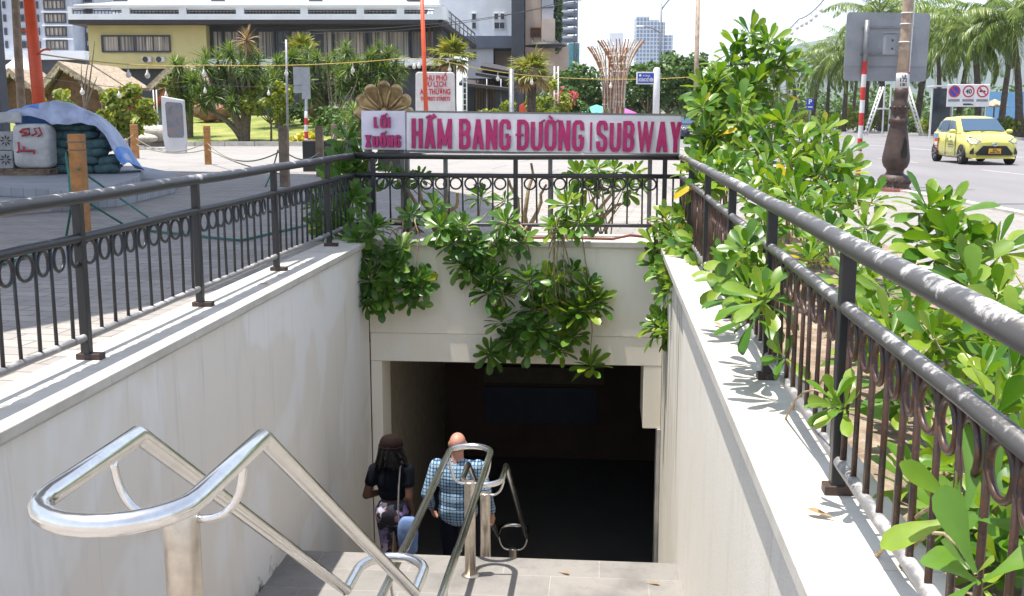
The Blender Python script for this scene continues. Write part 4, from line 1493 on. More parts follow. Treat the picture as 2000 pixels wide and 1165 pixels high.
def coconut(seed, h, L, nf=26, lean=(.5, 0)):
    """crown and trunk meshes of one coconut palm, local coordinates"""
    random.seed(seed)
    top = Vector((lean[0], lean[1], h))
    parts = []
    for i in range(nf):
        u = i / nf
        lift = 1.25 - 1.75 * u + random.uniform(-.15, .15)
        V, Q = frond(L * random.uniform(.85, 1.1), 1.5 + .5 * u + random.uniform(-.2, .2), L * .20, 40, lift)
        parts.append((spin(V, i * 2.39996 + random.uniform(-.2, .2), 0, top), Q))
    V, Q = cat(parts)
    b = MB()
    pts = bez((0, 0, -.2), (lean[0] * .1, lean[1] * .1, h * .5), top, 14)
    b.tube(pts, [.2 - .1 * i / 14 + .012 * (i % 2) for i in range(15)], 9)
    return V, Q, b


def coconut_tree(label, loc, rz, kind, sc):
    V, Q, b = COCO[kind]
    t = thing('coconut_palm', label, 'palm tree', loc, rz, 'coconut palms along the far side of the road')
    t.scale = (sc, sc, sc)
    if 'crown' not in kind_me.setdefault(kind, {}):
        o = np_mesh('crown', V, Q, M['leaf_palm'])
        kind_me[kind]['crown'] = o.data
        bpy.data.objects.remove(o)
        kind_me[kind]['trunk'] = b.mesh('trunk', M['bark_dark'])
    for k in ('crown', 'trunk'):
        link(k, kind_me[kind][k], t)
    return t


COCO = {0: coconut(3, 5.6, 3.6, 28, (.7, .2)), 1: coconut(8, 5.0, 3.3, 25, (-.5, .3)), 2: coconut(21, 6.4, 3.6, 26, (.2, -.4))}
kind_me = {}
random.seed(5)


def fan_palm(label, base, h, r, group=None, skirt=True):
    t = thing('fan_palm', label, 'palm tree', base, 0, group)
    B = np.array(base, float)
    parts, dry = [], []
    for i in range(30):
        u = i / 30
        az = i * 2.39996 + random.uniform(-.3, .3)
        el = 1.35 - 2.0 * u + random.uniform(-.15, .15)
        rq = r * random.uniform(.75, 1.25)
        d = np.array([math.cos(az) * math.cos(el), math.sin(az) * math.cos(el), math.sin(el)])
        c = B + [0, 0, h] + d * rq * .42
        n = 16
        side = unit(np.cross(d, [0, 0, 1.0]))
        up = np.cross(side, d)
        an = np.linspace(-1.35, 1.35, n)
        D = d[None] * np.cos(an)[:, None] + side[None] * np.sin(an)[:, None]
        q = blades(np.tile(c, (n, 1)), D, np.tile(up, (n, 1)), rq * .62 * (.7 + .3 * np.cos(an)) * rng.uniform(.8, 1.1, n), np.full(n, r * .07), LW_SWORD, rng.uniform(.4, 1.1, n), .2, .15)
        (dry if (skirt and u > .82) else parts).append(q)
    V, Q = cat(parts)
    np_mesh('crown', V, Q, M['leaf_fan'], t)
    if dry:
        V, Q = cat(dry)
        np_mesh('dry_skirt', V, Q, M['leaf_dry'], t)
    b = MB()
    b.tube([Vector(base) - Vector((0, 0, .1)), Vector(base) + Vector((0, 0, h * .5)), Vector(base) + Vector((0, 0, h))], [.26, .2, .22], 10)
    b.build('trunk', M['bark_dark'], t)
    return t


def dracaena(label, base, heads, L=.75, group='spiky dracaena trees on the lawn', dry=(), extra=1):
    """heads: offsets of sword-leaf heads from the base; a few main limbs fork into the heads"""
    t = thing('dracaena_tree', label, 'tree', base, 0, group)
    B = Vector(base)
    parts, dparts = [], []
    b = MB()
    hs = [(Vector(h), k in dry) for k, h in enumerate(heads)]
    for h, dd in list(hs):
        for q in range(extra):
            if not dd:
                hs.append((h + Vector((random.uniform(-.5, .5), random.uniform(-.6, .6), random.uniform(-.75, .1))), False))
    hs.sort(key=lambda q: q[0].x)
    nl = 3 + len(hs) // 12
    for c in range(nl):
        grp = hs[c * len(hs) // nl:(c + 1) * len(hs) // nl]
        m_ = sum((g_[0] for g_ in grp), Vector()) / len(grp)
        fork = Vector((m_.x * .62, m_.y * .6, m_.z * .52))
        r = .10 + .012 * len(grp)
        b.tube(bez(B + Vector((fork.x * .08, fork.y * .08, -.05)), B + Vector((fork.x * .3, fork.y * .3, fork.z * .6)), B + fork, 6), [r * (1.25 - .5 * i / 6) for i in range(7)], 8)
        for h, dd in grp:
            p = B + h
            ax = Vector((h.x * .12 + random.gauss(0, .15), h.y * .12 + random.gauss(0, .15), 1)).normalized()
            q = rosette(p, tuple(ax), 58, L * random.uniform(.85, 1.15), .085, (8, 138), .6, LW_SWORD)
            (dparts if dd else parts).append(q)
            b.tube(bez(B + fork, B + fork.lerp(h, .5) + Vector((h.x * .08, 0, -.1)), p - ax * .1, 5), [.085, .075, .07, .065, .06, .05], 6)
    V, Q = cat(parts)
    np_mesh('crown', V, Q, M['leaf_dracaena'], t)
    if dparts:
        V, Q = cat(dparts)
        np_mesh('dry_head', V, Q, M['leaf_dry'], t)
    b.build('trunk', M['bark'], t, recalc=False)
    return t
# ------------------------------------------------------------------ the plaza on the left
def upto(px, d, ytop, ybase=None, zb=0.0):
    """base point on the ground below pixel column px at distance d and the height that reaches pixel row ytop"""
    p = at(px, ytop, d)
    return Vector((p.x, p.y, zb)), p.z - zb


# stepped plinth under the stacked building material
pl = thing('plinth', 'low grey stepped stone plinth carrying the sandbags, in the shade', 'plinth', gnd(90, 350))
lo = [gnd(235, 404), gnd(342, 377), gnd(345, 352), gnd(270, 336), gnd(-260, 334), gnd(-420, 380), gnd(-60, 428)]
MB().prism([(p.x, p.y) for p in lo], 0, .17).build('lower_step', M['plinth'], pl, bevel=.012)
up_ = [gnd(178, 374, .34), gnd(268, 347, .34), gnd(280, 326, .34), gnd(-260, 322, .34), gnd(-300, 350, .34), gnd(-40, 362, .34)]
MB().prism([(p.x, p.y) for p in up_], .172, .34).build('upper_step', M['plinth'], pl, bevel=.012)

ZP = .34


def bag_mesh(seed):
    random.seed(seed)
    b = MB()
    b.sphere((0, 0, 0), (.27, .19, .105), 20, 12, 0, None, .72)
    off = Vector((seed * 3.1, 0, 0))
    b.v = [tuple(Vector(v) * (1 + .16 * noise.noise(Vector(v) * 6 + off)) + Vector((0, 0, .02 * noise.noise(Vector(v) * 14 + off)))) for v in b.v]
    for s in (-1, 1):
        b.tube([(s * .25, 0, 0), (s * .30, .01, .012)], [.05, .075], 8, flat=.3)
    return b.mesh('sandbag', M['sandbag'])


bms = [bag_mesh(k) for k in range(3)]
random.seed(4)
d0 = 22.6
mpp = d0 / F
for row in range(6):
    x0 = 98 + (2 if row % 2 else 0)
    x1 = 232 - row * 11
    n = 3 if row < 5 else 2
    for k in range(n):
        for dep in range(2 if row < 5 else 1):
            px = x0 + (x1 - x0) * (k + .5) / n + random.uniform(-3, 3) + (12 if row % 2 else 0)
            p = at(px, 300, d0 + dep * .38 + row * .03)
            o = link('sandbag', random.choice(bms))
            o.location = (p.x, p.y, ZP + .10 + row * .172)
            o.rotation_euler = (random.uniform(-.08, .08), random.uniform(-.1, .1) - (.15 if k == n - 1 else 0), PS + random.uniform(-.2, .2))
            o.scale = (random.uniform(.92, 1.08), 1, random.uniform(.9, 1.08))
            tag(o, 'stuffed teal woven sandbag in the stack under the tarpaulin', 'sandbag', 'sandbags stacked on the plinth')

# tarpaulin draped over the stack
top = [(2, 226), (30, 214), (60, 204), (85, 198), (105, 195), (130, 199), (155, 208), (185, 222), (210, 242), (232, 272), (248, 300), (264, 322)]
hem = [(2, 240), (30, 226), (60, 226), (88, 236), (104, 247), (130, 243), (160, 241), (185, 246), (204, 262), (216, 285), (228, 310), (240, 324)]
vs, fs = [], []
nu, nv = 44, 16
for i in range(nu + 1):
    u = i / nu * (len(top) - 1)
    k = min(int(u), len(top) - 2)
    f = u - k
    tp_ = (top[k][0] + (top[k + 1][0] - top[k][0]) * f, top[k][1] + (top[k + 1][1] - top[k][1]) * f)
    hm_ = (hem[k][0] + (hem[k + 1][0] - hem[k][0]) * f, hem[k][1] + (hem[k + 1][1] - hem[k][1]) * f)
    T0 = at(tp_[0], tp_[1], d0 + .15)
    H0 = at(hm_[0], hm_[1], d0 - .30)
    B0 = T0 + HF * 1.3 - Vector((0, 0, .9))
    for j in range(nv + 1):
        v = j / nv
        if v < .5:
            p = B0.lerp(T0, v * 2) + Vector((0, 0, .25 * math.sin(v * 2 * PI)))
        else:
            w_ = (v - .5) * 2
            p = T0.lerp(H0, w_) - HF * .10 * math.sin(w_ * PI) + Vector((0, 0, .04 * math.sin(w_ * PI)))
        n1 = noise.noise(Vector((i * .32, j * .22, 3)))
        n2 = noise.noise(Vector((i * .9, j * .5, 9)))
        p = p - HF * (.07 * n1 + .03 * n2) + Vector((0, 0, .05 * n1 + .025 * n2))
        p.z = max(p.z, ZP + .02)
        vs.append(p)
fs, mi = [], []
for i in range(nu):
    for j in range(nv):
        a = i * (nv + 1) + j
        fs.append((a, a + nv + 1, a + nv + 2, a + 1))
        u = i / nu
        q = noise.noise(Vector((i * .3, j * .3, 5)))
        mi.append(1 if (u < .24 and j < 12 and q > -.25) or (u > .86 and q > -.3) else 0)
b = MB()
b.add(vs, fs, 0, True)
b.m = mi
o = b.build('tarpaulin', [M['tarp'], M['tarp_blue']])
sol = o.modifiers.new('thickness', 'SOLIDIFY')
sol.thickness = .006
sub = o.modifiers.new('soft', 'SUBSURF')
sub.levels = sub.render_levels = 1
tag(o, 'crumpled grey and blue tarpaulin draped over the sandbags', 'tarpaulin')

# pallet, white sack with red marks, breeze blocks, grey sheet
pp = at(40, 322, d0 - .3)
pt = thing('pallet', 'wooden pallet under the white sack at the left edge', 'pallet', (pp.x, pp.y, ZP), PS)
for y in (-.4, 0, .4):
    MB().box((0, y, .05), (1.5, .09, .10)).build('bearer', M['wood_grey'], pt, local=True)
for k in range(7):
    MB().box((-.65 + k * .215, 0, .112), (.13, .98, .022)).build('deck_board', M['wood_grey'], pt, local=True)
ZB = ZP + .125
q0, q1 = at(27, 312, d0 - .5), at(93, 242, d0 - .5)
sk = thing('white_sack', 'white woven sack with red painted scrawl, standing on the pallet', 'sack', (*((q0 + q1) / 2).to_2d(), ZB), PS)
w_, h_ = (q1 - q0).dot(RT), q1.z - ZB
b = MB()
b.sphere((0, .2, h_ / 2), (w_ / 2, .26, h_ / 2), 28, 18, 0, None, .32)
b.v = [tuple(Vector(v) + Vector((0, -.03, .012)) * noise.noise(Vector(v) * 4.5) + Vector((.02, 0, 0)) * noise.noise(Vector(v) * 5 + Vector((9, 0, 0)))) for v in b.v]
b.build('body', M['sack_white'], sk, local=True)
b = MB()
for st in ([(-.20, .60), (-.20, .40), (-.24, .36)], [(-.20, .40), (.12, .40)], [(-.10, .50), (-.10, .40)], [(.10, .40), (.10, .33)],
           [(-.12, .74), (.04, .78), (.04, .90), (-.10, .88), (-.14, .80)], [(-.16, .84), (-.02, .80)], [(.08, .74), (.18, .80), (.14, .90), (.24, .92), (.28, .78), (.2, .72)]):
    b.tube([(x, -.085 - .03 * math.cos(x * 3), z * h_ * .98 + .01) for x, z in st], .022, 6, flat=1)
b.build('red_marks', M['red_paint'], sk, local=True)
for k, (yt, yb) in enumerate(((242, 278), (279, 314))):
    a_, c_ = at(-30, yb, d0 - .45), at(24, yt, d0 - .45)
    w_, h_ = (c_ - a_).dot(RT), c_.z - a_.z
    bl = thing('breeze_block', 'grey breeze block with a pierced flower pattern, ' + ('upper' if k == 0 else 'lower') + ' one beside the white sack', 'concrete block', (*((a_ + c_) / 2).to_2d(), ZB + .002 + (1 - k) * (h_ + .006)), PS, 'breeze blocks at the left edge')
    MB().box((0, .12, h_ / 2), (w_, .3, h_)).build('body', M['block'], bl, local=True, bevel=.01)
    b = MB()
    for side in (-1, 1):
        for m_ in range(8):
            an = PI / 4 * m_
            r_ = .075
            cx, cz = side * w_ / 4, h_ / 2
            dx, dz = math.cos(an), math.sin(an)
            b.extr([(cx + dx * .03, -.031, cz + dz * .03), (cx + dx * r_ - dz * .018, -.031, cz + dz * r_ + dx * .018), (cx + dx * (r_ + .05), -.031, cz + dz * (r_ + .05)),
                    (cx + dx * r_ + dz * .018, -.031, cz + dz * r_ - dx * .018)], (0, -.003, 0))
    b.build('pierced_pattern', M['block_dark'], bl, local=True)  # flat dark shapes paint the shade inside the piercings
a_, c_ = at(-30, 240, d0 - .4), at(40, 216, d0 - .4)
b = MB()
for i in range(1):
    vs = []
    for j in range(11):
        for k in range(7):
            p = at(-30 + 7.2 * j, 222 + (18 if k == 0 else 0), d0 - .55 + k * .12)
            vs.append(p + Vector((0, 0, .03 * noise.noise(Vector((j * .6, k * .8, 0))) + (.02 if k else 0))))
    b.add(vs, [(j * 7 + k, j * 7 + k + 1, j * 7 + k + 8, j * 7 + k + 7) for j in range(10) for k in range(6)], 0, True)
o = b.build('plastic_sheet', M['sack_white'])
o.modifiers.new('t', 'SOLIDIFY').thickness = .01
tag(o, 'pale grey plastic sheet folded over the breeze blocks at the left edge', 'sheet')

# added canopy out of view, outlined to cast the plaza's shade; one column seen
CZ = 9.0
sh = [gnd(-250, 690), gnd(60, 640), gnd(290, 598), gnd(520, 545), gnd(1000, 452), gnd(950, 388), gnd(720, 343), gnd(300, 334), gnd(-500, 334)]  # wanted shade on the paving, sets the canopy's outline
off = Vector((-.185, -.05, 0)) * CZ
cp = thing('canopy', 'dark blue-grey column at the left edge with an added unseen canopy shading the plaza', 'canopy', (*at(-8, 300, 26).to_2d(), ZP))
MB().prism([(p.x + off.x, p.y + off.y) for p in sh], CZ, CZ + .12).build('roof', M['canopy'], cp)
p = at(-9, 215, 26)
MB().box((p.x, p.y, (ZP + CZ) / 2), (.46, .46, CZ - ZP - .002), 0, PS).build('column', M['dark_column'], cp, bevel=.02)
p = at(-420, 215, 14)
MB().box((p.x, p.y, CZ / 2), (.46, .46, CZ - .002), 0, PS).build('column', M['dark_column'], cp, bevel=.02)  # unseen column added under the canopy


# posts with ropes
def rope_post(label, px, yb, yt, w, m, cap=True):
    p = gnd(px, yb)
    d = p.dot(HF)
    h = at(px, yt, d).z
    wd = w * d / F
    t = thing('rope_post', label, 'post', (p.x, p.y, 0), PS, 'wooden posts linked by ropes')
    b = MB()
    b.box((0, 0, h / 2), (wd, wd, h))
    b.build('post', m, t, local=True, bevel=.012)
    b = MB()
    for z in (h - .1, h - .2):
        b.box((0, 0, z), (wd + .012, wd + .012, .018))
    b.build('band', M['wood_grey'], t, local=True)
    return p, h, d


posts = {}
for key, lab, px, yb, yt, w, m in (
        ('a', 'nearest orange timber post, tall behind the left railing', 162, 460, 262, 26, M['wood_post']),
        ('b', 'orange timber post right beside the tarpaulin', 265, 310, 243, 12, M['wood_post']),
        ('c', 'orange timber post standing alone before the lawn, right of the kiosk', 407, 322, 246, 11, M['wood_post']),
        ('d', 'grey timber post before the red and white sign pole, tallest behind the far left rail', 557, 365, 247, 17, M['wood_grey']),
        ('e', 'grey timber post in front of the black planters', 626, 345, 247, 14, M['wood_grey']),
        ('f', 'small grey timber post behind the black planters', 653, 292, 243, 10, M['wood_grey']),
        ('g', 'small brown timber post just left of the exit sign', 681, 292, 245, 11, M['wood_grey'])):
    posts[key] = rope_post(lab, px, yb, yt, w, m)
GR = 'ropes slung between the wooden posts'


def rope(label, a, fa, b_, fb, drop, m='rope', r=.016):
    pa, pb = posts[a], posts[b_]
    A = Vector((pa[0].x, pa[0].y, pa[1] * fa))
    B = Vector((pb[0].x, pb[0].y, pb[1] * fb))
    tag(MB().tube(sag(A, B, drop, 16), r, 6).build('rope', M[m]), label, 'rope', GR)


rope('upper rope sagging from the post by the tarpaulin to the next orange post', 'b', .62, 'c', .60, .42)
rope('lower rope hanging slack from the post by the tarpaulin past the kiosk foot', 'b', .42, 'c', .40, .22)
rope('rope sagging from the lone orange post to the tall grey post', 'c', .55, 'd', .62, .40)
rope('slack rope on the ground side of the tall grey post', 'c', .4, 'd', .2, .1)
rope('rope between the tall grey post and the post before the planters', 'd', .60, 'e', .50, .2)
rope('rope hooked behind the planters to the small grey post', 'e', .6, 'f', .6, .2)
A = posts['b'][0]
tag(MB().tube(sag(A + Vector((0, 0, .9)), gnd(150, 325) + Vector((0, 0, .5)), .25), .016, 6).build('rope', M['rope']), 'rope running from the post by the tarpaulin behind the sandbags', 'rope', GR)
pa = posts['a'][0]
for lab, pts in (('green rope stretched from the nearest post down to the paving on the right', [pa + Vector((.05, -.1, .85)), gnd(230, 385, .25), gnd(290, 426, .02)]),
                 ('green rope looping from the nearest post to the ground at its foot', [pa + Vector((-.1, -.1, 1.05)), gnd(140, 400, .5), gnd(128, 470, .02), gnd(60, 500, .02), gnd(-10, 520, .02)]),
                 ('thin green rope lying across the paving behind the left railing', [gnd(170, 395, .4), gnd(240, 438, .02), gnd(300, 452, .02), gnd(470, 470, .02), gnd(600, 440, .02)]),
                 ('green rope end dangling from the tall grey post', [posts['d'][0] + Vector((-.1, -.1, .8)), posts['d'][0] + Vector((-.2, -.25, .35)), posts['d'][0] + Vector((-.35, -.3, .01))])):
    P = [Vector(p) for p in pts]
    sm = []
    for i in range(len(P) - 1):
        sm += [P[i].lerp(P[i + 1], k / 5) for k in range(5)]
    sm.append(P[-1])
    tag(MB().tube(sm, .016, 6).build('rope', M['rope_green']), lab, 'rope', 'green ropes on the plaza')

# black planters with a small plant
for lab, x0, x1, yb in (('black box planter behind the grey rope post', 592, 648, 336), ('smaller black box planter right of the rope post', 654, 693, 330), ('dark box planter seen below the exit sign', 738, 796, 336)):
    p, q = gnd(x0, yb), gnd(x1, yb)
    d = p.dot(HF)
    h = at(x0, 276, d).z
    t = thing('planter', lab, 'planter', (*((p + q) / 2).to_2d(), 0), PS, 'black planters')
    w_ = (q - p).length
    b = MB()
    b.box((0, .35, h / 2), (w_, .7, h))
    b.build('box', M['black_planter'], t, local=True, bevel=.01)
    MB().box((0, .35, h + .012), (w_ * .92, .62, .02)).build('soil', M['soil'], t, local=True)

# information kiosk
p = gnd(345, 299)
d = p.dot(HF)
k = d / F
t = thing('information_kiosk', 'slanting pale grey information pillar with a dark screen, on the street before the lawn', 'kiosk', (p.x, p.y, 0), PS)
H = at(345, 188, d).z
out = [(-.42, 0), (.42, 0), (.46, .25 * H), (.42, .93 * H), (-.5, H), (-.52, .3 * H)]
MB().extr([(x, -.14, z) for x, z in out], (0, .28, 0)).build('body', M['kiosk'], t, local=True, bevel=.03)
scr = [(-.30, .31 * H), (-.24, .27 * H), (.36, .27 * H), (.40, .33 * H), (.40, .84 * H), (.34, .88 * H), (-.26, .90 * H), (-.34, .86 * H)]
MB().extr([(x, -.155, z) for x, z in scr], (0, .02, 0)).build('screen', M['kiosk_screen'], t, local=True)


# poles
def pole(name, label, cat_, a, b_, r0, r1, m, group=None, n=12):
    return tag(MB().tube([a, Vector(a).lerp(Vector(b_), .5), b_], [r0, (r0 + r1) / 2, r1], n).build(name, M[m]), label, cat_, group)


def pole_px(pt_, pb_, d, wt, wb, zb=0.0):
    """pole through two pixel points at distance d, lengthened down to zb; widths in pixels"""
    a, b_ = at(*pb_, d), at(*pt_, d)
    k = d / F
    dirv = (b_ - a) / (b_.z - a.z)
    base = a + dirv * (zb - a.z)
    return base, b_, wb * k / 2, wt * k / 2


base, topp, r0, r1 = pole_px((54, -30), (76, 200), 26, 21, 25, ZP)
op = thing('orange_pole', 'thick orange-red steel pole leaning beside the timber pole on the left', 'pole', base, 0, 'orange poles')
MB().tube([base, base.lerp(topp, .5), topp], [r0, (r0 + r1) / 2, r1], 16).build('shaft', M['orange'], op)
for (x, y, sx, sy) in ((60, 70, 40, 62), (74, 106, 98, 98)):
    a = at(x, y, 26 - .1)
    c = at(sx, sy, 26 - .1)
    MB().tube(bez(a, (a + c) / 2 + Vector((0, 0, .1)), c, 6), .025, 8).build('hook', M['orange'], op)
base, topp, r0, r1 = pole_px((823, -30), (832, 214), 42, 7.5, 9, 0)
tag(MB().tube([base, topp], [r0, r1], 12).build('orange_pole', M['orange']), 'thin orange-red pole in front of the red lettered white stone', 'pole', 'orange poles')
base, topp, r0, r1 = pole_px((28, -30), (41, 195), 27.5, 14, 17, 0)
tag(MB().tube([base, base.lerp(topp, .4), topp], [r0, r0 * .95, r1], 12).build('timber_pole', M['wood_pole']), 'bare timber pole next to the thick orange pole', 'pole')
base, topp, r0, r1 = pole_px((559, 78), (562, 260), 50, 5, 5, 0)
tag(MB().tube([base, topp], [r0, r1], 8).build('slim_pole', M['galv']), 'slim grey pole among the dracaena trees', 'pole')


# strings of lamps
def lamp_string(label, pts, d, bulbs, wire, r=.012, bs=.1, drop=.12):
    P = [at(x, y, dd) for (x, y, dd) in pts]
    t = thing('string_lights', label, 'string lights', P[0], 0, 'strings of lamps')
    sm = []
    for a, c in zip(P, P[1:]):
        sm += sag(a, c, drop, 10)[:-1]
    sm.append(P[-1])
    MB().tube(sm, r, 5).build('wire', M[wire], t)
    for u in bulbs:
        k = u * (len(sm) - 1)
        i = min(int(k), len(sm) - 2)
        c = sm[i].lerp(sm[i + 1], k - i)
        b = MB()
        b.tube([c, c - Vector((0, 0, bs * 1.6))], r * .8, 5)
        b.lathe([(bs * .25, -bs * 1.4), (bs * .3, -bs * 1.9), (bs * .75, -bs * 2.6), (bs * .7, -bs * 3.3), (bs * .2, -bs * 3.7)], 10, c)
        b.build('bulb', M['bulb'], t)
    return t


lamp_string('yellow cord of lamps from the thick orange pole past the dracaena trees', [(78, 106, 26), (400, 128, 36), (800, 113, 44), (826, 108, 42)], 0, [.15, .19, .33, .45, .56, .66, .78, .9], 'wire_yellow', .018)
lamp_string('yellow cord of lamps from the thin orange pole towards the street name post', [(828, 110, 42), (1060, 150, 46), (1362, 150, 46)], 0, [.1, .3, .45, .72], 'wire_yellow', .016)
lamp_string('thin grey cord of lamps hanging across the thatched huts', [(76, 150, 40), (400, 165, 55), (700, 150, 58)], 0, [.1, .2, .35, .5, .7], 'wire', .012, .12, .3)
lamp_string('black cord with hanging lamps against the sky above the tall shrub', [(1505, 78, 34), (1560, 38, 32), (1612, -4, 30), (1700, -90, 28)], 0, [.05, .1, .15, .2, .26, .32, .38, .44, .5, .56, .62], 'wire', .013, .07, .1)
for lab, a, c in (('upper power line slanting across the white building', (600, 60, 80), (1210, -18, 95)), ('lower power line slanting across the white building', (600, 66, 80), (1130, -5, 95))):
    tag(MB().tube(sag(at(*a), at(*c), .8, 12), .025, 5).build('power_line', M['wire']), lab, 'cable', 'power lines')

# small sign seen from behind on a striped pole
def striped(pa, pb, r, n, first_red=True, grey=0.0, name='pole', parent=None):
    """pole from pa (bottom) to pb (top) in red and white bands, bare grey above"""
    b = MB()
    pa, pb = Vector(pa), Vector(pb)
    e = pa.lerp(pb, 1 - grey)
    for k in range(n):
        b.tube([pa.lerp(e, k / n), pa.lerp(e, (k + 1) / n)], r, 12, 0 if (k % 2 == 0) != first_red else 1, cap=False)
    if grey:
        b.tube([e, pb], r, 12, 2)
    return b.build(name, [M['white_paint'], M['red_paint_post'], M['galv']], parent)


d = 57
base = at(598, 278, d)
t = thing('road_sign', 'small road sign seen from behind on a red and white pole at the lawn edge', 'road sign', base, PS)
striped((base.x, base.y, .05), at(597, 135, d), .10, 5, False, .55, 'pole', t)
for x0, x1, y0, y1, dd in ((574, 589, 131, 182, .02), (590, 605, 132, 194, -.06)):
    a, c = at(x0, y1, d - .13 + dd), at(x1, y0, d - .13 + dd)
    m_ = (a + c) / 2
    q = MB().box(m_, ((c - a).dot(RT), .03, c.z - a.z), 0, PS)
    q.build('panel', M['sheet_back'], t)

# bronze shell above the exit sign
c = at(752, 222, 13.6)
t = thing('bronze_shell', 'scalloped bronze shell emblem rising behind the exit sign', 'emblem', (c.x, c.y, 0), PS)
b = MB()
lobes = 7
k = 13.6 / F
R0 = 58 * k
N = 84
rows = 14
vs = []
for j in range(rows + 1):
    u = j / rows
    for i in range(N + 1):
        a = PI * (i / N * 1.16 - .08)
        w_ = abs(math.sin(lobes * (a + .08 * PI) / 1.16 / 1.0 * .5 * 1.0 + 0))
        lob = math.sin(((i / N) * lobes % 1) * PI)
        r = R0 * (.06 + .94 * u) * (1 - .20 * u * (1 - lob ** .55)) * (1 + .07 * math.sin(a))
        y = -(.16 * u * u + .05 * u * (lob - .5)) + (.05 if u > .96 else 0)
        vs.append((r * math.cos(a), y, c.z + r * math.sin(a)))
fs = [(j * (N + 1) + i, j * (N + 1) + i + 1, (j + 1) * (N + 1) + i + 1, (j + 1) * (N + 1) + i) for j in range(rows) for i in range(N)]
b.add(vs, fs, 0, True)
o = b.build('shell', M['bronze'], t, local=True)
o.modifiers.new('t', 'SOLIDIFY').thickness = .035
b = MB()
for i in range(1, lobes):
    a = PI * (i / lobes * 1.16 - .08)
    pts = [(R0 * q * math.cos(a + .04 * math.sin(q * 5)), -.02 - .13 * q * q, c.z + R0 * q * math.sin(a)) for q in (.18, .35, .5, .65, .78)]
    b.tube(pts, [.012, .018, .02, .016, .006], 8)
b.sphere((0, -.07, c.z + .03), .045, 14, 10)
b.build('ribs', M['bronze'], t, local=True)
MB().tube([(-.25, .12, 0), (-.25, .12, c.z + .05)], .035, 10).build('post', M['sign_steel'], t, local=True)
MB().tube([(.25, .12, 0), (.25, .12, c.z + .05)], .035, 10).build('post', M['sign_steel'], t, local=True)

# white stone with red lettering
d = 46
k = d / F
base = at(851, 222, d)
t = thing('lettered_stone', 'pale stone slab lettered KHU PHỐ DU LỊCH in red behind the thin orange pole', 'sign', (base.x, base.y, 0), PS)
H = at(851, 142, d).z
W = 37 * k
out = [(-W, 0), (W, 0), (W * 1.02, H * .5), (W, H - .10), (W * .93, H), (-W * .9, H + .02), (-W, H - .06), (-W * 1.03, H * .6)]
MB().extr([(x, -.16, z) for x, z in out], (0, .32, 0)).build('slab', M['stone_white'], t, local=True, bevel=.03)
lt = MB()
for s_, y, w_, hh in (('KHU PHỐ', 158, 46, 9.5), ('DU LỊCH', 170, 42, 9.5), ('AN THƯỢNG', 185, 58, 10), ('TOURIST STREETS', 197, 57, 6.8)):
    m_ = text_mb(s_, hh * k, .02, .02, width=w_ * k)
    z = at(851, y, d).z
    lt = merge(lt, put(m_, Matrix.Translation((0, -.163, z))))
lt.build('lettering', M['red_sign'], t, local=True)

# plants of the garden
random.seed(12)


def heads(px, py, d, lst, zb):
    b0 = at(px, py, d)
    out = []
    for x, y in lst:
        p = at(x, y, d + random.uniform(-1.0, 1.0))
        out.append((p.x - b0.x, p.y - b0.y, p.z - zb))
    return out


for lab, px, d, zb, lst, dry in (
        ('many headed dracaena tree in the middle of the lawn, a dry pink plume on top', 480, 60.5, .12,
         [(446, 95), (492, 100), (425, 112), (403, 128), (470, 120), (505, 118), (415, 150), (440, 140), (465, 150), (400, 168), (495, 152), (380, 150), (452, 180), (395, 195), (420, 180), (480, 175), (482, 72)], (16,)),
        ('dracaena tree left of the lawn centre, its trunks in shade', 372, 63, .3, [(352, 122), (365, 145), (345, 150), (372, 165), (355, 178), (385, 130), (370, 190), (340, 120)], ()),
        ('dark dracaena thicket behind the small road sign', 640, 68, .8, [(600, 95), (620, 110), (640, 120), (610, 135), (650, 140), (625, 160), (595, 160), (655, 175), (635, 185), (610, 180)], ()),
        ('broad dracaena tree behind the exit sign', 715, 66, .8, [(675, 90), (690, 110), (700, 125), (725, 105), (740, 90), (760, 100), (775, 115), (735, 125), (755, 130), (705, 145), (680, 130), (720, 150), (745, 150), (770, 140), (690, 165), (668, 150), (730, 170), (760, 165)], ()),
        ('tall dracaena behind the small leafy tree', 545, 70, .9, [(540, 118), (560, 130), (525, 135), (575, 150), (550, 155), (515, 160), (585, 125), (568, 108)], ()),
        ('dracaena with bright heads right of the bare trunk', 668, 70, .9, [(655, 105), (672, 118), (645, 130), (665, 145), (650, 165)], ()),
        ('low dracaena between the planters and the exit sign', 690, 40, 0, [(690, 215), (672, 225), (705, 232), (683, 240)], ())):
    p = at(px, 280, d)
    base = Vector((p.x, p.y, zb))
    hs = []
    for x, y in lst:
        q = at(x, y, d + random.uniform(-.9, .9))
        hs.append((q.x - base.x, q.y - base.y, q.z - zb))
    dracaena(lab, base, hs, .85 if d > 50 else .55, dry=dry, extra=1 if d > 50 else 0)
fan_palm('yellow-green fan palm with a thick dark trunk, right of the subway sign middle', (*at(1038, 225, 50).to_2d(), 0), at(1038, 140, 50).z - .15, 1.25, 'fan palms')
fan_palm('fan palm in front of the white building, left of the bar', (*at(885, 225, 63).to_2d(), 0), at(885, 118, 63).z, 1.5, 'fan palms')
fan_palm('fan palm standing above the dracaena thicket by the curtained windows', (*at(594, 225, 74).to_2d(), 1.2), at(594, 105, 74).z - 1.2, 1.5, 'fan palms')
broad_tree('small green leafy tree with a bent trunk on the lawn right of the dracaena', (*at(530, 284, 60).to_2d(), .12), at(530, 150, 60).z, 1.35, M['leaf_lime'], 1500, 20, .16, 'small garden trees', .07, ctr=.62)
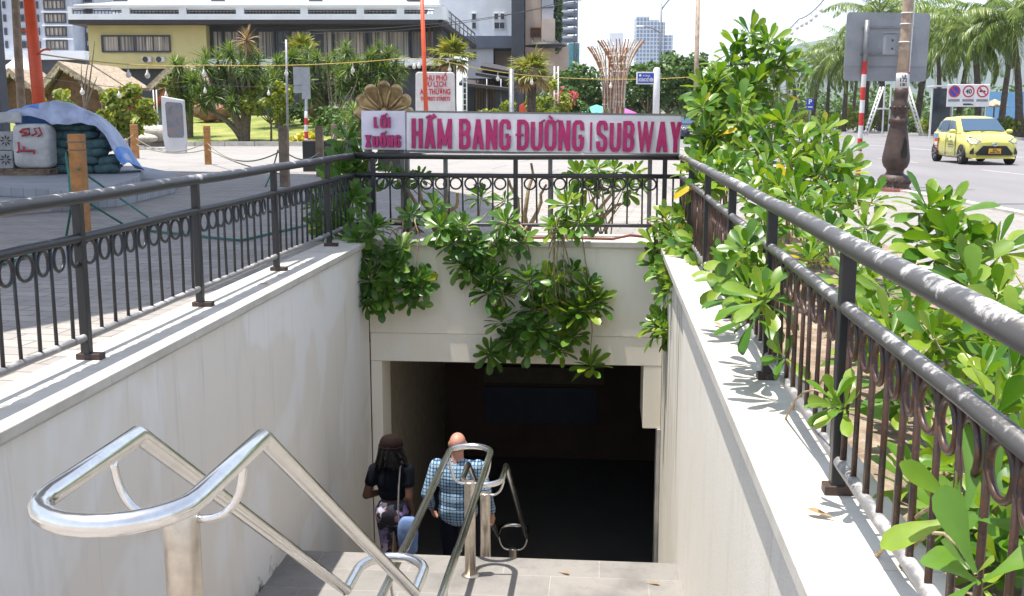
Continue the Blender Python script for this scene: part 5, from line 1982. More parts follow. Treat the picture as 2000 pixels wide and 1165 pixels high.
broad_tree('lime green bush with yellowish leaves beside the tarpaulin', (*at(252, 275, 52).to_2d(), 0), at(252, 160, 52).z, 1.35, M['leaf_lime'], 1800, 24, .17, 'small garden trees', .06, ctr=.55)
for lab, x, y0, y1, d, r, lf in (
        ('dull green bush behind the tarpaulin between the two left poles', 120, 165, 200, 45, 1.2, 'leaf_lime'),
        ('yellow flowering low bush at the foot of the striped sign pole', 592, 258, 277, 58, .75, 'leaf_yellow'),
        ('green bush right of the planters near the exit sign', 668, 215, 268, 58, 1.3, 'leaf_tree'),
        ('low bush at the right end of the lawn', 640, 205, 250, 66, 1.5, 'leaf_tree'),
        ('dark bush under the dracaena thicket', 560, 200, 250, 72, 1.4, 'leaf_tree'),
        ('bush with red leaves beside the hut', 425, 190, 228, 76, 1.5, 'leaf_tree'),
        ('green bush left of the shell emblem', 700, 190, 240, 64, 1.2, 'leaf_tree'),
        ('clipped hedge bush before the dark bar', 945, 208, 228, 56, 1.1, 'leaf_lime'),
        ('grey green bush before the dark bar, left of the fan palm', 985, 190, 228, 55, 1.0, 'leaf_lime'),
        ('bush with small leaves right of the fan palm', 1075, 155, 226, 54, 1.2, 'leaf_lime')):
    h = at(x, y0, d).z
    zb = max(0, at(x, y1, d).z - .1) if d > 57 else 0
    broad_tree(lab, (*at(x, y0, d).to_2d(), zb), h - zb, r, M[lf], 700, 14, .15, 'garden bushes', .04, ctr=.5, low=True, name='garden_bush')
t = broad_tree('bush with pink flowers right of the white ladder', (*at(1105, 200, 56).to_2d(), 0), at(1105, 168, 56).z, 1.0, M['leaf_tree'], 800, 14, .14, 'garden bushes', .04, ctr=.55, low=True, name='flowering_bush')
V, Q = leaf_cloud(clump_lobes(at(1105, 195, 55.3), (.9, .4, .6), 10, .3), 160, .09)
np_mesh('blossom', V, Q, M['petal_pink'], t, smooth=False)['kind'] = 'stuff'
for lab, x, y, d, r, m_ in (('red-brown boulder at the back of the lawn on the left', 415, 220, 74, (1.4, .8, .6), 'rock'), ('red-brown boulder right of the road sign', 625, 218, 74, (1.2, .8, .7), 'rock'),
                           ('pale rock on the lawn edge left of the kiosk', 300, 262, 56.5, (1.0, .6, .45), 'rock_pale'), ('flat pale rock under the lime bush', 275, 272, 55, (.8, .5, .3), 'rock_pale')):
    p = at(x, y, d)
    b = MB()
    b.sphere((0, 0, 0), r, 18, 12)
    b.v = [tuple(Vector(v) * (1 + .35 * noise.noise(Vector(v) * 1.6 + Vector((x, 0, 0))))) for v in b.v]
    o = b.build('boulder', M[m_])
    o.location = p
    tag(o, lab, 'boulder', 'garden boulders')
# ------------------------------------------------------------------ buildings and trees across the street
def facade(name, label, px0, px1, d, depth=14, group=None, cat_='building'):
    """a building whose front is square to the view at distance d; returns the thing and helpers in its local frame"""
    p = at((px0 + px1) / 2, 400, d)
    t = thing(name, label, cat_, (p.x, p.y, 0), PS, group)
    s0 = p.dot(RT)
    X = lambda px, dd=0: at(px, 229, d + dd).dot(RT) - s0
    Z = lambda py, dd=0: at(1000, py, d + dd).z
    return t, X, Z


def block(t, name, x0, x1, z0, z1, y0, y1, m, bevel=0):
    return MB().bx(x0, x1, y0, y1, z0, z1).build(name, M[m], t, local=True, bevel=bevel)


def window(t, x0, x1, z0, z1, y, cols=2, rows=1, frame='wall_dark', glass='glass', fw=.08, depth=.10):
    """one window: frame with bars, pane as its part; front at local y"""
    b = MB()
    b.bx(x0, x1, y - depth, y, z0, z0 + fw)
    b.bx(x0, x1, y - depth, y, z1 - fw, z1)
    b.bx(x0, x0 + fw, y - depth, y, z0 + fw, z1 - fw)
    b.bx(x1 - fw, x1, y - depth, y, z0 + fw, z1 - fw)
    for k in range(1, cols):
        x = x0 + (x1 - x0) * k / cols
        b.bx(x - fw * .4, x + fw * .4, y - depth * .8, y, z0 + fw, z1 - fw)
    for k in range(1, rows):
        z = z0 + (z1 - z0) * k / rows
        b.bx(x0 + fw, x1 - fw, y - depth * .7, y, z - fw * .3, z + fw * .3)
    f = b.build('window', M[frame], t, local=True)
    g_ = MB()
    g_.bx(x0 + fw * .5, x1 - fw * .5, y - depth * .35, y - .01, z0 + fw * .5, z1 - fw * .5)
    g_.build('pane', M[glass], f, local=True)
    return f


# restaurant with the white roof terrace
t, X, Z = facade('restaurant', 'long low restaurant with olive yellow wall, curtained glazing and a white roof terrace', 165, 885, 96)
x0, x1 = X(182), X(862)
zE = Z(50)
xs = X(410)
block(t, 'wall', x0, xs, Z(134), zE, 0, 22, 'wall_yellow')
block(t, 'ground_floor', x0 + .5, x1 - .5, 0, Z(136), 1.5, 21, 'wall_dark')
block(t, 'back_wall', xs, x1, Z(134), zE, 1.2, 22, 'wall_dark')
block(t, 'balcony', xs, X(540), Z(131), Z(117), -.9, 1.1, 'wall_white')
block(t, 'balcony', X(765), X(905), Z(128), Z(116), -1.2, 1.1, 'wall_white')
block(t, 'eaves', X(160), X(868), zE, Z(42), -1.6, 24, 'eaves')
# parapet with long openings
b = MB()
zt, zb_ = Z(17), Z(42)
edges = [(168, 262), (277, 370), (384, 478), (493, 600), (614, 706), (720, 782), (796, 852)]
xa, xb = X(160), X(868)
z1_, z2_ = Z(31), Z(20)
b.bx(xa, xb, -1.6, -1.2, zb_ + .003, z1_)
b.bx(xa, xb, -1.6, -1.2, z2_, zt)
prev = xa
for a, c in edges:
    b.bx(prev, X(a), -1.6, -1.2, z1_, z2_)
    prev = X(c)
b.bx(prev, xb, -1.6, -1.2, z1_, z2_)
b.bx(xb, xb + .4, -1.6, 20, zb_ + .003, zt)
b.build('parapet', M['wall_white'], t, local=True)
for a, c in edges:
    b = MB()
    xx0, xx1 = X(a) + .03, X(c) - .03
    b.bx(xx0, xx1, -1.36, -1.30, z2_ - .22, z2_ - .14)
    n = int((xx1 - xx0) / .28)
    for k in range(n + 1):
        x = xx0 + (xx1 - xx0) * k / n
        b.bx(x - .025, x + .025, -1.35, -1.31, z1_, z2_ - .22)
    b.build('terrace_railing', M['eaves'], t, local=True)
block(t, 'terrace_backwall', xa + .5, xb - .2, zb_ + .01, Z(24), 3.2, 3.5, 'wall_dark')
b = MB()
b.extr([(X(215), 2, Z(20)), (X(835), 2, Z(20)), (X(810), 12, Z(6)), (X(250), 12, Z(6))], (0, 0, .25))
b.build('roof', M['roof_white'], t, local=True)
b = MB()
b.extr([(X(172), -1.75, zt + .01), (X(866), -1.75, zt + .01), (X(838), 1.9, Z(3)), (X(235), 1.9, Z(3))], (0, 0, .14))
b.build('roof_edge', M['roof_white'], t, local=True)
# windows
window(t, X(208), X(341), Z(103), Z(69), -.03, 4, 1, 'wall_dark', 'curtain', .14, .16)
for a, c in ((415, 436), (438, 470), (503, 537), (540, 566), (568, 609), (628, 650), (652, 716), (720, 800), (803, 850)):
    window(t, X(a), X(c), Z(116), Z(58), 1.15, 2, 1, 'wall_dark', 'curtain' if a not in (540,) else 'glass', .12, .14)
for a in (287, 313):
    b = MB()
    b.bx(X(a), X(a + 17), -.5, -.02, Z(122), Z(112))
    o = b.build('air_conditioner', M['white_paint'], t, local=True, bevel=.03)
    b = MB()
    b.lathe([(.02, 0), (.24, 0), (.24, .02), (.02, .02)], 18, (0, 0, 0))
    c = Vector((X(a + 6.5), -.52, Z(117)))
    b.v = [tuple(c + Vector((v[0], -v[2], v[1]))) for v in b.v]
    b.build('fan_grille', M['wall_dark'], o, local=True)
# the terrace wing running back on the right
b = MB()
b.extr([(X(868), -1.6, Z(42)), (X(868), -1.6, Z(52)), (X(921), 14, Z(76)), (X(921), 14, Z(68))], (-.35, 0, 0))
b.build('wing_eaves', M['eaves'], t, local=True)
b = MB()
for k in range(9):
    u = k / 8
    b.tube([(X(868 + 50 * u), -1.5 + 15 * u, Z(42 + 24 * u)), (X(868 + 50 * u), -1.5 + 15 * u, Z(15 + 28 * u))], .05, 6)
b.tube([(X(868), -1.5, Z(15)), (X(918), 13.5, Z(43))], .07, 6)
b.tube([(X(868), -1.5, Z(28)), (X(918), 13.5, Z(54))], .05, 6)
b.build('wing_railing', M['galv'], t, local=True)
for k in range(4):
    a = 828 + k * 9
    block(t, 'timber_fin', X(a), X(a + 4), Z(128), zE, .3 + k * .4, .7 + k * .4, 'hut_wood')

# hotel on the far left
t, X, Z = facade('hotel', 'tall pale grey hotel with ranks of dark windows, far left behind the huts', -260, 150, 150, 30)
block(t, 'wall', X(-300), X(103), Z(118), Z(-130), 0, 25, 'wall_grey')
b = MB()
b.bx(X(103), X(160), -1.2, 24, Z(118), Z(-130))
b.bx(X(162.5), X(182), 3, 24, Z(118), Z(-130))
b.build('bay', M['wall_grey'], t, local=True)
block(t, 'podium', X(-300), X(185), 0, Z(119), -2, 25, 'wall_dark')
block(t, 'podium_roof', X(-300), X(190), Z(119), Z(102), -3, 25, 'wall_white')
for r in range(7):
    yb = 96 - r * 26
    for a in (-60, -30, -2, 20, 50, 76):
        window(t, X(a + 2), X(a + (14 if a != 20 else 7)), Z(yb - 1), Z(yb - 15), 0, 2, 1, 'wall_dark', 'glass', .15, .2)
    window(t, X(108), X(149), Z(yb + 3), Z(yb - 16), -1.2, 5, 1, 'wall_dark', 'curtain', .15, .2)
    window(t, X(164), X(178), Z(yb + 8), Z(yb - 9), 3, 2, 1, 'wall_dark', 'glass', .15, .2)
    block(t, 'floor_band', X(103), X(160.5), Z(yb + 9), Z(yb + 6.5), -1.5, -1.21, 'wall_white')

# pale slab block above the restaurant roof
t, X, Z = facade('slab_block', 'wide pale building rising just above the white restaurant roof', 240, 890, 135, 20)
block(t, 'wall', X(230), X(800), 0, Z(3), 0, 15, 'wall_white')
for k in range(4):
    a = 225 + k * 190
    window(t, X(a), X(a + 26), Z(2.5), Z(-3), 2, 2, 1, 'wall_dark', 'glass', .2, .25)
block(t, 'setback_wall', X(250), X(800), 0, Z(-25), 2.3, 15, 'wall_white')

# white villa block with two pairs of windows and the dark tower
t, X, Z = facade('white_house', 'white house with small square windows above a slate band, beside the dark tower', 890, 1000, 118, 14)
block(t, 'upper_wall', X(860), X(998), Z(71), Z(-80), 0, 14, 'wall_white')
block(t, 'slate_band', X(905), X(1000), Z(95), Z(71.2), -.6, 14, 'slate_band')
block(t, 'lower_wall', X(915), X(964), 0, Z(95.2), 0, 14, 'wall_white')
block(t, 'porch', X(966), X(998), 0, Z(95.2), 4, 14, 'wall_beige')
for a, c, yt, yb in ((922, 932, 26, 40), (965, 974.5, 26, 40), (977, 986.5, 26, 40), (922, 932, 43, 58), (965, 987, 43, 58), (915, 932, 101, 118)):
    window(t, X(a), X(c), Z(yb), Z(yt), 0, 1 if c - a < 12 else 2, 1, 'white_paint', 'glass', .08, .12)
t, X, Z = facade('dark_tower', 'narrow dark slate tower between the white house and the beige block', 998, 1026, 113, 10)
block(t, 'wall', X(998.5), X(1024), 0, Z(-80), 0, 12, 'wall_dark')
t, X, Z = facade('beige_block', 'beige tiled building with a black round awning and a green planted edge', 1024, 1085, 115, 12)
block(t, 'wall', X(1026), X(1056.5), 0, Z(-80), 1, 12, 'wall_beige')
block(t, 'stone_wall', X(1057), X(1082), 0, Z(40), -1.5, 12, 'wall_beige')
block(t, 'glass_wall', X(1057.5), X(1080), Z(39.8), Z(-80), .5, 12, 'wall_grey')
window(t, X(1036), X(1056), Z(72), Z(53), 1, 1, 1, 'hut_wood', 'hut_wood', .1, .15)
for z in (-10, 14):
    block(t, 'floor_line', X(1057.6), X(1080), Z(z + .8), Z(z), .3, .49, 'wall_dark')
b = MB()
c = Vector((X(1064), -3, Z(94)))
b.lathe([(.1, .35), (1.0, .42), (2.1, .1), (2.1, -.05), (.1, -.25)], 28, c)
b.build('awning', M['black_planter'], t, local=True)
for dx in (-1.4, 0, 1.4):
    MB().tube([c + Vector((dx, 0, .2)), Vector((X(1056) + dx * .5, .9, Z(64)))], .05, 6).build('stay', M['wall_dark'], t, local=True)
lob = [((X(1089), 1.5, Z(y)), (.55, .6, .9), 1) for y in range(-20, 90, 9)]
V, Q = leaf_cloud(lob, 1500, .16)
Mw = np.array(wm(t))
np_mesh('planted_edge', V @ Mw[:3, :3].T + Mw[:3, 3], Q, M['leaf_tree'], t, smooth=False)
block(t, 'low_wall', X(1083), X(1112), Z(150), Z(86), 2, 10, 'wall_beige')
t, X, Z = facade('balcony_tower', 'tower with a stack of rounded balconies behind the planted edge', 1090, 1112, 180, 12)
block(t, 'wall', X(1080), X(1107), 0, Z(-80), 0, 12, 'wall_grey')
for k in range(7):
    b = MB()
    b.lathe([(.2, 0), (1.7, 0), (1.7, .9), (.2, .9)], 20, (X(1107), 1.0, Z(82 - k * 16.5)))
    b.build('balcony', M['slate_band'], t, local=True)
t, X, Z = facade('scaffold_tower', 'far lattice mast wrapped in teal netting at its foot, right of the balconies', 1122, 1128, 260, 3, cat_='mast')
b = MB()
xa, xb = X(1120), X(1126)
zz = [Z(140), Z(-60)]
for x in (xa, xb):
    for y in (0, .8):
        b.tube([(x, y, zz[0]), (x, y, zz[1])], .12, 5)
for k in range(40):
    z = zz[0] + (zz[1] - zz[0]) * k / 40
    b.tube([(xa, 0, z), (xb, 0, z + (.6 if k % 2 else 0))], .08, 4)
b.build('lattice', M['galv'], t, local=True)
block(t, 'netting', X(1110), X(1131), 0, Z(84), 1.2, 6, 'crane_teal')

# bar pavilion in front of the white house
t, X, Z = facade('bar_pavilion', 'dark open bar pavilion with black roofs and timber columns, before the white house', 905, 1005, 84, 10)
b = MB()
for z, a, c, y0, y1 in ((Z(140), 930, 1003, -1, 7), (Z(160), 900, 1000, -2.4, 6), (Z(124), 938, 1000, 1, 8)):
    b.extr([(X(a), y0, z - .35), (X(c), y0, z - .8), (X(c), y1, z - .2), (X(a), y1, z + .3)], (0, 0, .22))
b.build('roof', M['eaves'], t, local=True)
for k in range(7):
    a = 930 + k * 5.5
    block(t, 'timber_column', X(a), X(a + 2.2), 0, Z(156), -.6 + .1 * k, -.25 + .1 * k, 'hut_wood')
block(t, 'back_wall', X(900), X(1003), 0, Z(150), 4, 4.3, 'wall_dark')
block(t, 'counter', X(905), X(925), 0, Z(190), 1, 3, 'wall_dark')
block(t, 'glass_front', X(962), X(995), 0, Z(170), .8, 1, 'glass')
for a in (952, 979):
    b = MB()
    b.tube([(X(a), -1.6, 0), (X(a), -1.6, Z(156))], .05, 6)
    b.build('lamp_pole', M['galv'], t, local=True)

# thatched huts
def hut(label, x0, x1, xr, yr, ye, yb, d, wall, gable=True):
    t, X, Z = facade('thatched_hut', label, x0, x1, d, 5, 'thatched huts behind the lawn', 'hut')
    zr, ze = Z(yr), Z(ye)
    xa, xb, xm = X(x0), X(x1), X(xr)
    b = MB()
    D = 4.6
    b.extr([(xa, -.6, ze - .1), (xm, -.6, zr), (xm, -.6, zr + .25), (xa - .25, -.6, ze + .05)], (0, D + 1, 0))
    b.extr([(xm, -.6, zr), (xb, -.6, ze - .1), (xb + .25, -.6, ze + .05), (xm, -.6, zr + .25)], (0, D + 1, 0))
    b.v = [tuple(Vector(v) + Vector((0, 0, .06 * noise.noise(Vector(v) * 3)))) for v in b.v]
    b.build('roof', M['thatch'], t, local=True)
    fr = MB()
    n = 60
    for k in range(n):                     # ragged straw fringe along the gable edge
        u = k / n
        a = Vector((xa, -.62, ze)).lerp(Vector((xm, -.62, zr)), u * 2) if u < .5 else Vector((xm, -.62, zr)).lerp(Vector((xb, -.62, ze)), u * 2 - 1)
        l_ = random.uniform(.15, .4)
        fr.add([a, a + Vector((.14, 0, 0)), a + Vector((.09, -.03, -l_)), a + Vector((.05, -.03, -l_))], [(0, 1, 2, 3)])
    fr.build('straw_fringe', M['thatch'], t, local=True)
    zb = Z(yb)
    MB().extr([(xa + .35, .4, 0), (xb - .35, .4, 0), (xb - .35, .4, ze - .25), (xm, .4, zr - .25), (xa + .35, .4, ze - .25)], (0, D - .8, 0)).build('wall', M[wall], t, local=True)
    for x in (xa + .3, xb - .3):
        MB().tube([(x, -.3, 0), (x, -.3, ze)], .09, 8).build('post', M['hut_wood'], t, local=True)
    return t


hut('brown gabled thatched hut behind the lime bush', 82, 212, 128, 128, 182, 225, 76, 'hut_wood')
hut('wide pale thatched hut farther back behind the lime bush', 150, 250, 190, 133, 172, 222, 84, 'hut_red')
hut('thatched hut half hidden by the dracaena trees', 300, 400, 345, 130, 172, 222, 80, 'hut_red')
hut('small thatched hut by the left edge behind the timber pole', -10, 78, 30, 140, 178, 222, 80, 'hut_wood')
t, X, Z = facade('white_tent', 'white pointed tent top left of the thatched huts', 10, 62, 98, 4, cat_='tent')
b = MB()
zt, ze = Z(94), Z(136)
xa, xb = X(8), X(64)
ap = Vector(((xa + xb) / 2, 1.3, zt))
cs = [Vector((xa, 0, ze)), Vector((xb, 0, ze)), Vector((xb, 2.6, ze)), Vector((xa, 2.6, ze))]
for i in range(4):
    p, q = cs[i], cs[(i + 1) % 4]
    pa, qa = p.lerp(ap, .55) - Vector((0, 0, .25)), q.lerp(ap, .55) - Vector((0, 0, .25))
    b.add([p, q, qa, pa, ap], [(0, 1, 2, 3), (3, 2, 4)])
    b.add([p, q, q - Vector((0, 0, .4)), p - Vector((0, 0, .4))], [(0, 1, 2, 3)])
b.build('roof', M['white_paint'], t, local=True)
for c in cs:
    MB().tube([(c.x, c.y, 0), (c.x, c.y, c.z - .4)], .06, 8).build('pole', M['galv'], t, local=True)
# red and blue slide beside the hut, bare branch
t, X, Z = facade('garden_slide', 'small weathered red and blue play slide left of the kiosk', 292, 330, 72, 2, cat_='slide')
b = MB()
b.extr([(X(294), 0, Z(205)), (X(330), 0, Z(172)), (X(330), 0, Z(182)), (X(296), 0, Z(214))], (0, .8, 0))
b.build('chute', M['hut_red'], t, local=True)
block(t, 'tower', X(297), X(312), 0, Z(200), .85, 1.6, 'slate_band')
for x in (303, 309):
    MB().tube([(X(x), -.1, 0.3), (X(x), -.1, Z(176))], .04, 6).build('rail', M['white_paint'], t, local=True)
for lab, base, tips, d in (('bare leafless sapling between the huts and the lime bush', (166, 215), [(185, 80), (160, 125), (190, 150), (150, 150), (176, 110)], 58),
                           ('bare leafless tree trunk right of the small road sign', (660, 270), [(632, 92), (640, 150), (650, 120), (668, 190)], 60),
                           ('bent pale trunk without leaves left of the shell emblem', (655, 262), [(700, 150), (690, 170)], 59)):
    b = MB()
    B = at(*base, d)
    B.z = max(B.z, .1)
    t = thing('bare_sapling', lab, 'tree', B, 0, 'leafless saplings')
    for x, y in tips:
        e = at(x, y, d)
        pts = bez(B, B.lerp(e, .5) + Vector((random.uniform(-.3, .3), 0, .4)), e, 7)
        b.tube(pts, [.07, .06, .05, .045, .035, .03, .02, .012], 6)
    b.build('trunk', M['bark'], t, recalc=False)

# rattan vase sculptures
def vase(label, px, d, ytop, w0, w1, group):
    base = at(px, 228, d)
    t = thing('rattan_sculpture', label, 'sculpture', (base.x, base.y, 0), PS, group)
    H = at(px, ytop, d).z
    k = d / F
    b = MB()
    w_ = MB()
    prof = lambda z: (w0 + (w1 - w0) * max(0, (z - .35) / .65) ** 3.2) * k / 2
    for i in range(16):
        a0 = 2 * PI * i / 16
        for tw in (-.55, .5):
            pts = [(prof(z) * math.cos(a0 + tw * z), prof(z) * math.sin(a0 + tw * z), z * H) for z in [j / 14 for j in range(15)]]
            (b if i % 3 else w_).tube(pts, .028, 5, cap=False)
    for j in range(1, 9):
        z = .35 + .65 * j / 9
        w_.tube([(prof(z) * math.cos(2 * PI * q / 24), prof(z) * math.sin(2 * PI * q / 24), z * H) for q in range(24)], .022, 5, closed=True)
    b.build('canes', M['rattan'], t, local=True, recalc=False)
    w_.build('pale_lattice', M['rattan_white'], t, local=True, recalc=False)


vase('flaring rattan sculpture like a tall vase, the left of the pair behind the sign', 1188, 58, 92, 20, 84, 'rattan sculptures')
vase('flaring rattan sculpture, the right of the pair before the glass skyscraper', 1210, 57, 80, 18, 90, 'rattan sculptures')
for lab, px, yt, d in (('white ladder standing right of the fan palm', 1086, 130, 55), ('white ladder standing beside the fan palm at the white house', 908, 150, 62)):
    k = d / F
    base = at(px, 228, d)
    t = thing('white_ladder', lab, 'ladder', (base.x, base.y, 0), PS, 'white ladders')
    H = at(px, yt, d).z
    for s in (-3.6, 3.6):
        MB().tube([(s * k, 0, 0), (s * k, 0, H)], .035, 6).build('rail', M['white_paint'], t, local=True)
    n = 12
    for j in range(1, n):
        MB().tube([(-3.6 * k, 0, H * j / n), (3.6 * k, 0, H * j / n)], .028, 6).build('rung', M['white_paint'], t, local=True)
t = thing('striped_post', 'red and white post in front of the fan palm, just above the sign', 'post', (*at(999, 228, 48).to_2d(), 0))
striped((*at(999, 228, 48).to_2d(), 0), at(999, 135, 48), .11, 5, False, .62, 'pole', t)
base = at(1020, 228, 49)
t = thing('orange_totem', 'short orange lettered totem at the foot of the fan palm', 'sign', (base.x, base.y, 0), PS)
H = at(1020, 201, 49).z
MB().extr([(-.17, 0, 0), (.2, 0, 0), (.22, 0, H * .7), (.08, 0, H), (-.12, 0, H * .95)], (0, .12, 0)).build('body', M['orange'], t, local=True, bevel=.02)

# dark green broadleaf trees
GB = 'broadleaf trees beyond the sign'
for lab, px, yt, d, r, n in (('round dark green tree left of the rattan sculptures', 1130, 118, 92, 2.4, 3000), ('second dark tree low behind the pink flowering bush', 1100, 160, 80, 1.7, 1500),
                             ('large dark tree behind the street name sign', 1265, 110, 88, 2.8, 3800), ('tall dark tree with spiky top right of the skyscraper', 1340, 82, 84, 2.3, 3200),
                             ('dark tree between the street name post and the tall grey pole', 1305, 115, 95, 2.6, 2600), ('hazy tree far down the road under the hill', 1430, 118, 160, 4.5, 1800)):
    base = at(px, 228, d)
    broad_tree(lab, (base.x, base.y, 0), at(px, yt, d).z, r, M['leaf_tree'], n, 30, .2 if d < 100 else .35, GB, .14, ctr=.60)
rr = np.random.default_rng(4)
V, Q = leaf_cloud([((*FL(s, 240 + rr.uniform(-15, 15), 0).to_2d(), 2.5), (9, 8, 5.5 * rr.uniform(.7, 1.2)), 1) for s in np.arange(5, 110, 8)], 9000, .75)
V[:, 2] = np.maximum(V[:, 2], 0)
o = np_mesh('distant_trees', V, Q, M['leaf_tree'], smooth=False)
tag(o, 'far belt of trees closing the view down the road', 'trees', kind='stuff')

# street name sign on its white post, tall poles
d = 42
base = at(1281, 226, d)
k = d / F
t = thing('street_name_sign', 'blue street name board in a white frame on a thick white post', 'street sign', (base.x, base.y, 0), PS)
H = at(1281, 132, d).z
b = MB()
b.lathe([(.13, 0), (.13, H - .08), (.10, H - .02), (.03, H)], 16)
b.build('post', M['white_paint'], t, local=True)
z0, z1 = at(1260, 165, d).z, at(1260, 141, d).z
MB().box((-21 * k, 0, (z0 + z1) / 2), (36 * k, .10, z1 - z0), 0).build('frame', M['white_paint'], t, local=True, bevel=.01)
MB().box((-21 * k, -.055, (z0 + z1) / 2), (31 * k, .012, (z1 - z0) * .8), 0).build('board', M['blue_sign'], t, local=True)
lt = put(text_mb('ĐƯỜNG', .055, .006, .02, width=14 * k), Matrix.Translation((-20 * k, -.062, z0 + (z1 - z0) * .62)))
lt = merge(lt, put(text_mb('HOÀNG KẾ VIÊM', .12, .006, .03, width=28 * k), Matrix.Translation((-21 * k, -.062, z0 + (z1 - z0) * .22))))
b = MB()
b.lathe([(.03, 0), (.045, 0), (.045, .006), (.03, .006)], 16)
b.v = [(v[0] - 32 * k, -.062 - v[2], v[1] + z0 + (z1 - z0) * .70) for v in b.v]
merge(lt, b).build('lettering', M['white_paint'], t, local=True)
base, topp, r0, r1 = pole_px((1364, -30), (1358, 225), 46, 8, 10, 0)
tag(MB().tube([base, topp], [r0, r1], 12).build('tall_pole', M['pole_tan']), 'tall tan pole rising out of the shrub right of the street name sign', 'pole')
d = 125
base = at(1287, 226, d)
t = thing('street_lamp', 'far slim double armed street lamp before the skyscraper', 'street lamp', (base.x, base.y, 0), PS)
H = at(1287, -20, d).z
MB().tube([(0, 0, 0), (0, 0, H)], [.16, .09], 8).build('pole', M['galv'], t, local=True)
for (x, yj, yl) in ((1242, 66, 52), (1330, 20, -25)):
    a = Vector((0, 0, at(1287, yj, d).z))
    c = at(x, yl, d)
    c = Vector(((x - 1287) * d / F, 0, c.z))
    MB().tube(bez(a, a.lerp(c, .4) + Vector((0, 0, .6)), c, 6), .07, 6).build('arm', M['galv'], t, local=True)
    MB().sphere(c + Vector((.3 if x < 1287 else -.3, 0, -.02)), (.55, .2, .12), 12, 6).build('lamp_head', M['white_paint'], t, local=True)
# skyscrapers far off
t, X, Z = facade('skyscraper', 'blue glass skyscraper standing alone far away', 1240, 1312, 950, 30)
block(t, 'tower', X(1240), X(1283), 0, Z(40), 0, 18, 'far_tower')
block(t, 'tower_top', X(1240), X(1264), Z(40), Z(33), 0, 18, 'far_tower')
block(t, 'side_tower', X(1283.3), X(1296), 0, Z(43), 3, 18, 'far_tower')
block(t, 'low_tower', X(1296.5), X(1311), 0, Z(69), 2, 16, 'far_tower')
t, X, Z = facade('far_block', 'faint white block far away left of the skyscraper', 1188, 1216, 1000, 20)
block(t, 'wall', X(1188), X(1215), 0, Z(65), 0, 20, 'wall_white')
# parasols and cars at the end of the street
for lab, px, yt, d, r, m_ in (('green parasol above the parked cars at the end of the street', 1165, 205, 78, 1.3, 'umbrella_green'), ('blue-green parasol left of the green one', 1150, 208, 84, 1.3, 'umbrella_blue'),
                              ('magenta parasol beside the rattan sculptures', 1220, 212, 80, 1.2, 'umbrella_pink')):
    base = at(px, 228, d)
    t = thing('parasol', lab, 'parasol', (base.x, base.y, 0), 0, 'parasols at the end of the street')
    H = at(px, yt, d).z
    b = MB()
    b.lathe([(r, H - .55), (r * .6, H - .25), (.05, H), (.02, H)], 8, (0, 0, 0), 0, False)
    b.build('canopy', M[m_], t, local=True)
    MB().tube([(0, 0, 0), (0, 0, H)], .03, 6).build('pole', M['galv'], t, local=True)
# ------------------------------------------------------------------ right side: lamp post, board, palms, taxi
# cast iron lamp post base with a tan shaft
d = 22.4
k = d / F
base = gnd(1745, 374)
t = thing('lamp_post', 'ornate rusty brown cast iron lamp post with a broken open base by the road', 'lamp post', base, PS)
tilt = Matrix.Rotation(R(1.0), 4, 'Y')
zz = lambda py: (374 - py) * k * 1.004
b = MB()
prof = [(31, 374), (31, 369), (29.5, 366), (28, 365), (29.5, 356), (29.5, 350), (26, 344), (18, 341), (15.5, 337), (17, 332), (22, 327), (25.2, 318), (25.5, 310), (24, 300), (21, 280), (18, 262), (16.2, 250),
        (16, 247), (18.5, 246), (18.5, 238), (15.5, 235.5), (14, 231), (13, 229), (14.5, 226), (16, 222), (16.5, 212), (13, 205), (12.4, 198), (13, 192), (13.5, 186), (12, 183), (11, 180)]
b.lathe([(r * k, zz(y)) for r, y in prof], 32)
b.v = [tuple(tilt @ Vector(v)) for v in b.v]
b.build('cast_base', M['cast_brown'], t, local=True)
b = MB()
b.lathe([(33 * k, -.01), (33 * k, .02), (31.5 * k, .05), (31 * k, .07)], 32)
b.build('foot_plate', M['cast_red'], t, local=True)
b = MB()
b.lathe([(10.8 * k, zz(180)), (9.8 * k, zz(100)), (9.3 * k, zz(0)), (8 * k, zz(-150)), (7 * k, zz(-420))], 20)
b.v = [tuple(tilt @ Vector(v)) for v in b.v]
b.build('shaft', M['pole_tan'], t, local=True)


def on_lathe(pts, ang, off):
    """lay a flat outline (px offset, py) on the turned surface facing ang"""
    out = []
    for dx, y in pts:
        r = np.interp(-y, [-q[1] for q in prof], [q[0] for q in prof]) * k + off
        a = ang + dx * k / max(r, .05)
        out.append(tilt @ Vector((r * math.cos(a), r * math.sin(a), zz(y))))
    return out


hole = [(-7, 308), (2, 312), (7, 306), (7, 292), (7, 278), (2, 270), (0, 280), (-1.5, 288), (-6, 296)]
b = MB()
for i in range(len(hole) - 1):
    q = on_lathe([hole[0], hole[i], hole[i + 1]], -PI / 2 + .22, .022)
    b.add(q, [(0, 1, 2)])
b.build('door_hole_patch', M['black_hole'], t, local=True)  # flat black patch on the casting, painted for the dark inside the hole
b = MB()
for rr_, y in ((14.5, 0), ):
    pass
for a in [2 * PI * i / 10 for i in range(10)]:
    q = tilt @ Vector((16.6 * k * math.cos(a), 16.6 * k * math.sin(a), zz(216)))
    b.sphere(q, .035, 8, 6)
for a in [2 * PI * i / 14 for i in range(14)]:
    q = [tilt @ Vector((29.8 * k * math.cos(a + s), 29.8 * k * math.sin(a + s), zz(y))) for s, y in ((-.14, 358), (0, 351), (.14, 358))]
    b.tube(q, .012, 5)
b.build('ornaments', M['cast_brown'], t, local=True)
b = MB()
b.lathe([(11.0 * k, zz(181)), (11.0 * k, zz(160)), (10.7 * k, zz(152))], 20)
